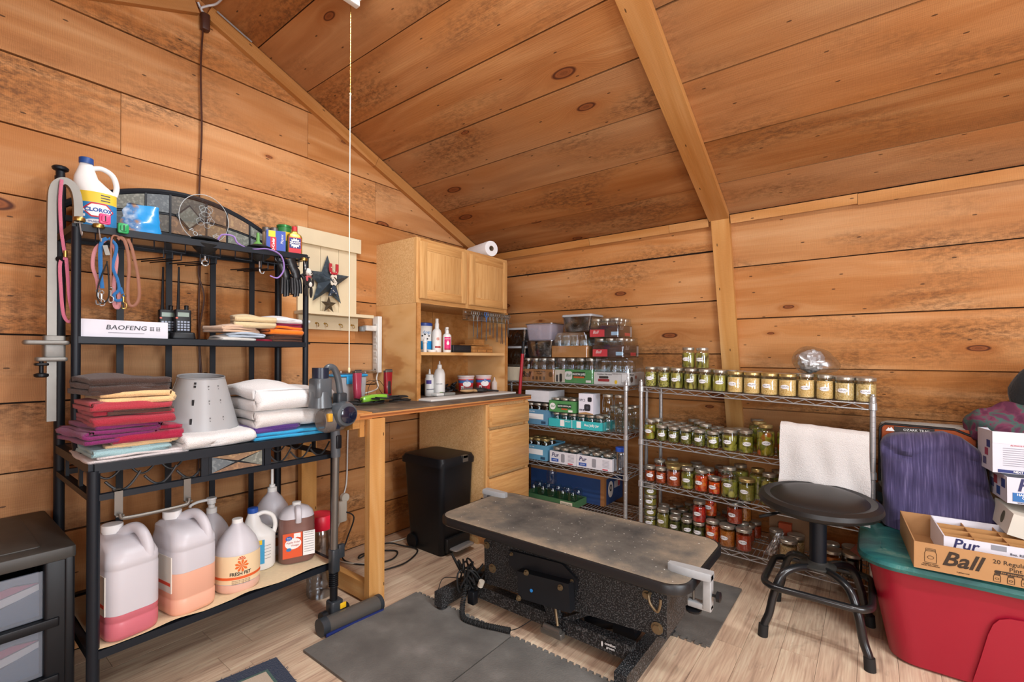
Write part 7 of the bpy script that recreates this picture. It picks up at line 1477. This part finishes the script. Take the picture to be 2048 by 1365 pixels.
# ---------------- mats and rug ----------------
foamm = NT('grey_foam'); f1 = foamm.n('TexNoise', Vector=foamm.coords(), Scale=7.0, Detail=6.0); f2 = foamm.n('TexVoronoi', Vector=foamm.coords(), Scale=150.0); foamm.P(col=foamm.ramp(f1.outputs[0], [(.3, hexc('#56534f')), (.55, hexc('#65625d')), (.75, hexc('#7a7671'))]), rough=.8); foamm.bump(f2.outputs['Distance'], .5, .002); foamm = foamm.mat
def foam(lb, x0, x1, y0, y1, top=None, right=None, bottom=None, left=None):
    def side(a, b, teeth):
        a, b = Vector(a), Vector(b); d = b-a; L = d.length; d.normalize(); n = Vector((d.y, -d.x)); out = [a]
        if teeth:
            k = 20; w = L/(2*k+1)
            for i in range(k):
                s = w*(2*i+1)
                for q, h in ((s, 0), (s-w*.12, teeth), (s+w*1.12, teeth), (s+w, 0)): out.append(a+d*q+n*h)
        return out
    P = side((x0, y0), (x1, y0), bottom)+side((x1, y0), (x1, y1), right)+side((x1, y1), (x0, y1), top)+side((x0, y1), (x0, y0), left)
    m = MB().prism([(p.x, p.y) for p in P], .001, .011)
    return ONE(m, 'foam_mat', foamm, lb, 'floor mat', 'grey interlocking foam mats', smooth=0)
foam('dark grey foam floor tile at the left foreground with toothed far edge', -1.845, -1.232, 1.005, 1.605, top=.013); foam('dark grey foam floor tile in front of the grooming table, right of the other', -1.226, -.62, .995, 1.605, top=.013); foam('small visible grey foam tile under the right end of the grooming table', -1.14, -.533, 2.065, 2.672, bottom=.013)
rugm = cloth('#1d2c45', .25, 200, 1.0); rug = thing('rug', 'navy bordered rug corner with beige centre at the bottom edge', 'rug', (-1.6, .6, 0)); 
rp = [(-1.884, .914), (-2.0, .2), (-1.2, .12), (-1.05, .82)]; cxr = sum(p[0] for p in rp)/4; cyr = sum(p[1] for p in rp)/4
MB().prism([(p[0]+1.6, p[1]-.6) for p in rp[::-1]], .001, .012).obj('border', rugm, rug, 0); MB().prism([((p[0]-cxr)*.86+cxr+1.6, (p[1]-cyr)*.86+cyr-.6) for p in rp[::-1]], .012, .0135).obj('green_line', cloth('#3a5a52', .2, 200), rug, 0); MB().prism([((p[0]-cxr)*.83+cxr+1.6, (p[1]-cyr)*.83+cyr-.6) for p in rp[::-1]], .0135, .015).obj('field', cloth('#b9a894', .15, 200), rug, 0)
m = MB()
for i in range(70):
    for a, b in ((rp[0], rp[3]), (rp[1], rp[0])):
        t_ = RND.random(); x, y = a[0]+(b[0]-a[0])*t_, a[1]+(b[1]-a[1])*t_; m.cyl((x+1.6, y-.6, .006), (x+1.6+RND.uniform(-.012, .012), y-.6+RND.uniform(.0, .014), .004+.008*RND.random()), .0018, .0008, 4)
tag(m.obj('fringe', rugm, rug), kind='stuff')
# ---------------- stool ----------------
sc_ = Vector((-.187, 2.49, 0)); stl = thing('swivel_stool', 'black swivel work stool with backrest in front of the right wire rack', 'stool', sc_, 0)
bt = plain('#17181a', .3, coat=.2, noise=.08)
seat = MB().lathe([(.05, -.035), (.19, -.032), (.228, -.015), (.236, .0), (.232, .018), (.212, .028), (.198, .024), (.188, .022), (.18, .028), (.15, .040), (.10, .049), (.05, .053), (.006, .054)], 48).obj('seat', plain('#171717', .42, noise=.1), stl); seat.location = (0, 0, .575); seat.rotation_euler = (.05, .018, 0)
MB().cyl((0, 0, .30), (0, 0, .55), .033, n=20).obj('column', blk_metal, stl); MB().lathe([(.05, 0), (.07, .006), (.07, .014), (.045, .02), (.036, .03)], 24, (0, 0, .285)).obj('hub_plate', plain('#33322f', .5), stl); MB().cyl((0, 0, .535), (0, 0, .55), .075, n=20).obj('seat_plate', blk_metal, stl)
for sx_, sy in ((-1, -1), (1, -1), (1, 1), (-1, 1)):
    P_ = [(sx_*.02, sy*.02, .285), (sx_*.07, sy*.075, .29), (sx_*.12, sy*.125, .265), (sx_*.15, sy*.155, .18), (sx_*.165, sy*.17, .10), (sx_*.182, sy*.185, .05), (sx_*.186, sy*.19, .015)]
    MB().tube(spline(P_, 5), .0165, 12).obj('leg', bt, stl); MB().cyl((sx_*.184, sy*.188, .05), (sx_*.187, sy*.191, .0), .0195, .020, 14).obj('foot_cap', blk_rubber, stl)
MB().tube([(x, y, .225) for x, y in rrect(.385, .385, .07, 6)], .0145, 10, True).obj('foot_ring', bt, stl)
MB().tube(spline([(-.03, -.02, .52), (-.12, -.04, .515), (-.19, -.045, .49), (-.225, -.045, .475)], 5), [.006]*8+[.011]*8, 8, flat=(.7, 1.2)).obj('lever', blk_plastic, stl)
MB().bar((0, .06, .53), (0, .235, .53), .05, .008).bar((0, .235, .53), (0, .27, .70), .05, .008, (0, 1, 0)).obj('back_bar', blk_metal, stl); br_ = MB().rbox(-.175, .245, .64, .165, .285, .865, .03, .012).obj('backrest', plain('#191919', .5), stl)
def tw(u, v):   # towel over the backrest
    x = -.187-.18+.36*u; s = v*.62-.20; yb = 2.49
    top = .882-.02*u+.004*nz(u*7, 1)
    if s < 0: y, z = yb+.30, top+s*1.0
    else: y, z = yb+.228-.012*min(1, s*4)-.025*s+.012*nz(u*5, s*6)*min(1, s*6), top-s
    if abs(s) < .035: t_ = s/.035; y = yb+.262-.036*t_; z = top+.008*(1-t_*t_)-.012*abs(t_)
    return (x+.012*nz(s*7, 2)*s*3+.03*s*(u-.5), y-(.020*nz(u*4+1, s*3)+.010*math.sin(u*11+s*7))*max(0, s)*2.2, z+.012*nz(u*3, 7)*max(0, s)*2)
ONE(MB().sheet(tw, 34, 44, .007), 'hand_towel', cloth('#d6d2cf', .08, 260, 1.0, sc2=14), 'white terry towel hung over the stool backrest', 'towel')
# ---------------- tote and the things on it ----------------
tt = thing('storage_tote', 'big red plastic tote with teal lid at the right edge', 'tote', (.36, 2.64, 0)); redt = plain('#9a122b', .4, noise=.06, bscale=4); teal = NT('streaked_teal_plastic'); n3 = teal.n('TexNoise', Vector=teal.coords((1, 3, 1), rnd=False), Scale=5.0, Detail=6.0, Roughness=.7, Distortion=1.0); teal.P(col=teal.ramp(n3.outputs[0], [(.4, hexc('#1c5b5e')), (.6, hexc('#2f7672')), (.75, hexc('#7d9a8c'))]), rough=.42); teal = teal.mat
def trg(z, x0, x1, y0, y1, r): return [Vector((x+(x0+x1)/2, y+(y0+y1)/2, z)) for x, y in rrect(x1-x0, y1-y0, r, 8)]
PT(MB().loft([trg(0, .075, .66, 2.44, 2.83, .08), trg(.012, .062, .672, 2.425, 2.845, .09), trg(.37, -.008, .735, 2.392, 2.885, .11), trg(.39, -.012, .74, 2.388, 2.888, .11)]), 'body', redt, tt)
PT(MB().loft([trg(.385, -.04, .765, 2.362, 2.912, .13), trg(.40, -.046, .772, 2.355, 2.918, .135), trg(.414, -.04, .766, 2.361, 2.912, .13), trg(.424, -.02, .746, 2.381, 2.892, .12), trg(.424, .02, .706, 2.421, 2.852, .10), trg(.430, .03, .696, 2.431, 2.842, .10), trg(.432, .05, .676, 2.45, 2.82, .09)]), 'lid', teal, tt)
m = MB(); fy = lambda z: 2.425-.035*z/.37-.008
pp = [(.30, .02), (.318, .11), (.338, .22), (.35, .262), (.365, .285), (.39, .297), (.42, .30), (.53, .30), (.56, .297), (.585, .285), (.60, .262), (.612, .22), (.635, .02)]
PT(MB().prism(pp, 0, .004, Matrix(((1,0,0,0), (0,-.095,-1,2.419), (0,1,0,0), (0,0,0,1)))), 'moulded_panel', redt, tt, 0)
PT(MB().tube([(x+.06, y+2.53, .4285) for x, y in rrect(.05, .11, .02, 4)], .003, 6, True).tube([(x+.06, y+2.53, .4295) for x, y in rrect(.03, .085, .012, 4)], .002, 6, True), 'lid_emboss', teal, tt)
def obox_tray(name, lb, M, w, d, h, mt, inner=None, cat='box', th=.004):
    t = thing(name, lb, cat); t.matrix_world = M
    MB().box(0, 0, 0, w, d, th).obj('base', mt, t, 0); MB().box(0, 0, th, w, th, h).obj('front_side', mt, t, 0); MB().box(0, d-th, th, w, d, h).obj('back_side', mt, t, 0); MB().box(0, th, th, th, d-th, h).obj('left_side', mt, t, 0); MB().box(w-th, th, th, w, d-th, h).obj('right_side', mt, t, 0); return t
kraft = card('#ab8053')
bbx = obox_tray('jar_box', 'open brown cardboard box printed Ball 20 Regular Mouth Pint Jars on the tote', Matrix.Translation((.129, 2.318, .434)) @ Matrix.Rotation(.06, 4, 'Z'), .50, .42, .098, kraft)
fr = lambda x, z: (x, -.0008, z); X1, Zv = (1,0,0), (0,0,1); bi = plain('#2e2013', .7)
lettering('Ball', .072, bbx, fr(.128, .052), X1, Zv, bi, shear=.35, bold=.0015); lettering('20 Regular Mouth', .0205, bbx, fr(.285, .074), X1, Zv, bi); lettering('Pint Jars', .0205, bbx, fr(.285, .054), X1, Zv, bi); decal(rrect(.14, .011, .005), bbx, fr(.285, .0395), X1, Zv, bi, 'slogan_band'); lettering('For preserving food & more', .0095, bbx, (.285, -.0018, .0395), X1, Zv, kraft)
def jar_icon(x, z, s, root=bbx):
    P_ = [(-.5, 0), (.5, 0), (.52, .1), (.52, .75), (.42, .9), (.42, 1.12), (-.42, 1.12), (-.42, .9), (-.52, .75), (-.52, .1)]
    m = MB(); m.tube([(x+p[0]*s*.7, -.001, z+p[1]*s) for p in P_], .0007, 4, True).tube([(x-.29*s, -.001, z+.93*s), (x+.29*s, -.001, z+.93*s)], .0007, 4).tube([(x-.29*s, -.001, z+1.02*s), (x+.29*s, -.001, z+1.02*s)], .0009, 4); m.tube([(x+.2*s*math.cos(q*.7), -.001, z+.42*s+.13*s*math.sin(q*.7)) for q in range(9)], .0006, 4, True); m.obj('jar_drawing', bi, root)
jar_icon(.047, .028, .046)
for i in range(5): jar_icon(.222+.034*i, .006, .024)
lettering('PRESERVE TODAY', .0055, bbx, fr(.047, .022), X1, Zv, bi); lettering('RELISH TOMORROW', .0055, bbx, fr(.047, .016), X1, Zv, bi); lettering('4 gallons total', .006, bbx, fr(.135, .012), X1, Zv, bi)
wpx = obox_tray('jar_tray', 'white Pur jar tray with brown cardboard dividers inside the Ball box', Matrix.Translation((.222, 2.435, .440)) @ Matrix.Rotation(.06, 4, 'Z'), .38, .285, .098, plain('#dcdae2', .6))
for i in range(3): MB().box(.005, .071*(i+1), .005, .375, .071*(i+1)+.003, .088).obj('divider', card('#b0804c'), wpx, 0)
for i in range(3): MB().box(.095*(i+1), .005, .005, .095*(i+1)+.003, .28, .086).obj('cross_divider', card('#a87848'), wpx, 0)
lettering('Pur', .05, wpx, fr(.06, .075), X1, Zv, plain('#2a2a5a', .6), shear=.2, bold=.0008); lettering('8oz. REGULAR MOUTH', .012, wpx, fr(.24, .07), X1, Zv, plain('#33334a', .6)); decal(rect(.04, .018), wpx, fr(.15, .085), X1, Zv, plain('#8f8f96', .6), 'jar_picture')
# purple cushion
def cushion_fn(i, j, n, k):
    a = 2*PI*j/n; t_ = i/k; z = .43*t_
    cap = 1 if t_ < .84 else math.sqrt(max(.03, 1-((t_-.84)/.165)**2))
    w = .172*cap; d = (.105-.03*t_)*cap
    ca, sa = math.cos(a), math.sin(a); ex_ = .5; x = w*abs(ca)**ex_*(1 if ca > 0 else -1); y = d*abs(sa)**ex_*(1 if sa > 0 else -1)
    if x > 0: x *= 1+.42*(1-t_)**1.3
    else: x *= 1+.14*max(0, t_-.45)
    e = nz(x*6+1, y*5, z*6+2); e2 = nz(x*13, y*11, z*11+3); fold = math.exp(-((z-.28+.42*(x-.02))/.022)**2)*max(0, .6+.9*nz(x*5, 2.2)); f2 = math.exp(-((z-.36+.25*abs(x-.03))/.016)**2)*.6
    fr_ = 1 if sa < 0 else .3
    return Vector((x+.014*e+.006*e2, y+fr_*(.042*e+.018*e2+.042*fold+.026*f2)+.07*t_, z+.02*e*t_+.02*nz(x*9, 5)*t_))
purp = NT('purple_slub_cotton'); wv = purp.n('TexNoise', Vector=purp.coords((90, 6, 4), rnd=False), Scale=1.6, Detail=4.0); purp.P(col=purp.ramp(wv.outputs[0], [(.3, hexc('#36314f')), (.55, hexc('#4a4366')), (.75, hexc('#6a6286'))]), rough=.9, sheen=.2, spec=.15); purp.bump(wv.outputs[0], .35, .003)
cu_ = MB().loft([[cushion_fn(i, j, 56, 36)+Vector((.215, 2.872, .434)) for j in range(56)] for i in range(37)]); ONE(cu_, 'cushion', purp.mat, 'plump purple slub cushion standing on the tote behind the Ball box', 'cushion')
# camping bag behind, dark tote behind
cbg = thing('camping_bag', 'grey and rust zip bag with mountain logo behind the purple cushion', 'bag', (.21, 3.03, .0)); PT(MB().rbox(.03, 3.015, .55, .40, 3.16, .895, .05, .03), 'shell', cloth('#8f8f88', .1, 200), cbg); PT(MB().rbox(.04, 3.003, .78, .385, 3.02, .885, .012, .004), 'rust_panel', cloth('#a2512f', .1, 200), cbg); PT(MB().tube([(.033, 3.004, .60), (.035, 3.004, .87), (.055, 3.004, .89), (.31, 3.004, .885), (.39, 3.004, .85)], .006, 6), 'piping', blk_plastic, cbg)
decal(rect(.15, .028), cbg, (.165-.21, 3.0015-3.03, .866), X1, Zv, plain('#2a2422', .6), 'name_label'); decal([(-.018, -.01), (.018, -.01), (.004, .01), (-.002, .002), (-.007, .007)], cbg, (.075-.21, 3.0005-3.03, .866), X1, Zv, white_paper, 'mountain_logo'); lettering('OZARK TRAIL', .016, cbg, (.175-.21, 3.0005-3.03, .866), X1, Zv, white_paper)
tk = thing('storage_tote', 'dark blue lidded tote half hidden behind the red tote', 'tote', (.25, 3.05, 0)); PT(MB().loft([trg(0, .06, .60, 2.99, 3.22, .05), trg(.50, .03, .63, 2.985, 3.24, .06)]), 'body', plain('#2c4254', .5), tk); PT(MB().loft([trg(.50, .02, .64, 2.975, 3.25, .06), trg(.545, .02, .64, 2.975, 3.25, .06)]), 'lid', plain('#3d5a68', .5), tk)
# stacked white boxes leaning at the right edge
wh = plain('#cfced7', .6)
b1 = obox_tray('jar_box', 'white Pur jar box tilted on top at the right edge', Matrix.Translation((.392, 2.70, .758)) @ Matrix.Rotation(.05, 4, 'Z') @ Matrix.Rotation(-.05, 4, 'X'), .36, .24, .165, wh, th=.003)
lettering('ALWAYS FOLLOW GUIDELINES FOR', .0085, b1, fr(.12, .112), X1, Zv, plain('#c23a44', .6)); decal(rect(.34, .012), b1, fr(.185, .008), X1, Zv, navy, 'blue_band'); lettering('NEXT GENERATION OF', .0105, b1, (.115, -.0018, .008), X1, Zv, white_paper, bold=.0003)
for i in range(9): decal(rect(.09, .0018), b1, fr(.075, .10-.0085*i), X1, Zv, plain('#8a8a96', .6), 'fine_print')
MB().box(.0, -.001, .118, .36, -.0004, .165).obj('plain_flap', plain('#d3d3dc', .6), b1, 0)
for i, (hx_, z) in enumerate((('#2a3a7a', .11), ('#9a3a52', .075), ('#55557a', .035))): decal(rect(.05, .03), b1, (-.0008, .06+.03*i, z), (0,-1,0), Zv, plain(hx_, .6), 'side_print')
b2_ = obox_tray('jar_box', 'white half pint Pur jar box below the tilted one', Matrix.Translation((.428, 2.665, .648)) @ Matrix.Rotation(.05, 4, 'Z') @ Matrix.Rotation(-.05, 4, 'X'), .34, .26, .102, wh, th=.003)
lettering('Pur', .07, b2_, fr(.075, .072), X1, Zv, plain('#2a2a5a', .6), shear=.2, bold=.001); decal(rect(.12, .034), b2_, fr(.075, .026), X1, Zv, plain('#2a68a8', .6), 'blue_panel'); lettering('HALF PINT', .012, b2_, (.055, -.0018, .036), X1, Zv, white_paper, bold=.0003); lettering('QUILTED', .012, b2_, (.065, -.0018, .025), X1, Zv, white_paper, bold=.0003); lettering('PATTERN', .012, b2_, (.072, -.0018, .014), X1, Zv, white_paper, bold=.0003); lettering('www.PurMason.com', .010, b2_, fr(.07, .005), X1, Zv, plain('#33334a', .6))
for i, (hx_, y_, z) in enumerate((('#2a3a7a', .05, .07), ('#2a4a8a', .12, .03), ('#9a3a42', .16, .07), ('#55557a', .21, .05))): decal(rect(.05, .035), b2_, (-.0008, y_, z), (0,-1,0), Zv, plain(hx_, .6), 'side_print')
b3 = thing('jar_box', 'flattened cream jar box with teal trim lying slanted under the white boxes', 'box'); b3.matrix_world = Matrix.Translation((.42, 2.62, .535)) @ Matrix.Rotation(.05, 4, 'Z') @ Matrix.Rotation(.22, 4, 'Y'); MB().box(0, 0, 0, .34, .26, .085).obj('carton', plain('#d6d0c2', .6), b3, 0); decal(rect(.09, .05), b3, fr(.10, .03), X1, Zv, plain('#b9d5dc', .6), 'picture_panel'); decal(rect(.09, .008), b3, (.10, -.0016, .05), X1, Zv, plain('#2f9fb8', .6), 'teal_line'); decal(oval(.04, .05), b3, (-.0008, .10, .045), (0,-1,0), Zv, plain('#5a5a44', .6), 'plant_picture')
ONE(MB().rbox(.50, 2.765, .434, .75, 2.90, .53, .004, .002), 'carton', card('#9a7248'), 'brown carton beneath the white jar boxes on the tote', 'box')
# plaid jacket and black garment on top at the right edge
pl_ = NT('plaid_cloth'); wx_ = pl_.n('TexNoise', Vector=pl_.coords(rnd=False), Scale=16.0, Detail=3.0, Distortion=.6); pl_.P(col=pl_.ramp(wx_.outputs[0], [(.42, hexc('#54203a')), (.5, hexc('#6a3048')), (.56, hexc('#3a5a52')), (.66, hexc('#5a2a44'))]), rough=.9); pl_.bump(wx_.outputs[0], .4, .01)
bm_ = rough_ball((0, 0, 0), .15, .35, 11, 36, 24); bm_.v = [(x*.95+.50, y*.55+3.02, max(z*.75, -.06)+.905) for x, y, z in bm_.v]; ONE(bm_, 'plaid_jacket', pl_.mat, 'crumpled plum and green plaid jacket behind the white boxes', 'jacket', smooth=1.2)
bm_ = rough_ball((0, 0, 0), .15, .3, 9, 32, 20); bm_.v = [(x*.9+.64, y*.5+3.05, z*1.0+1.06) for x, y, z in bm_.v]; ONE(bm_, 'black_jacket', cloth('#232425', .2, 120), 'black jacket heaped at the far right edge above the plaid one', 'jacket', smooth=1.2)
ONE(MB().box(.42, 3.0, .55, .80, 3.2, .83), 'carton', card('#7d5a3a'), 'dark brown carton under the jackets, hidden behind white boxes', 'box', smooth=0)
cd_ = MB().obox((-.04, 2.80, .30), (.05, .003, .07), Matrix.Rotation(.55, 3, 'Y') @ Matrix.Rotation(.2, 3, 'X')); ONE(cd_, 'paper_packet', plain('#7a3a24', .6, noise=.5, bscale=60), 'small brown printed packet hanging beside the stool ring', 'packet', smooth=0)
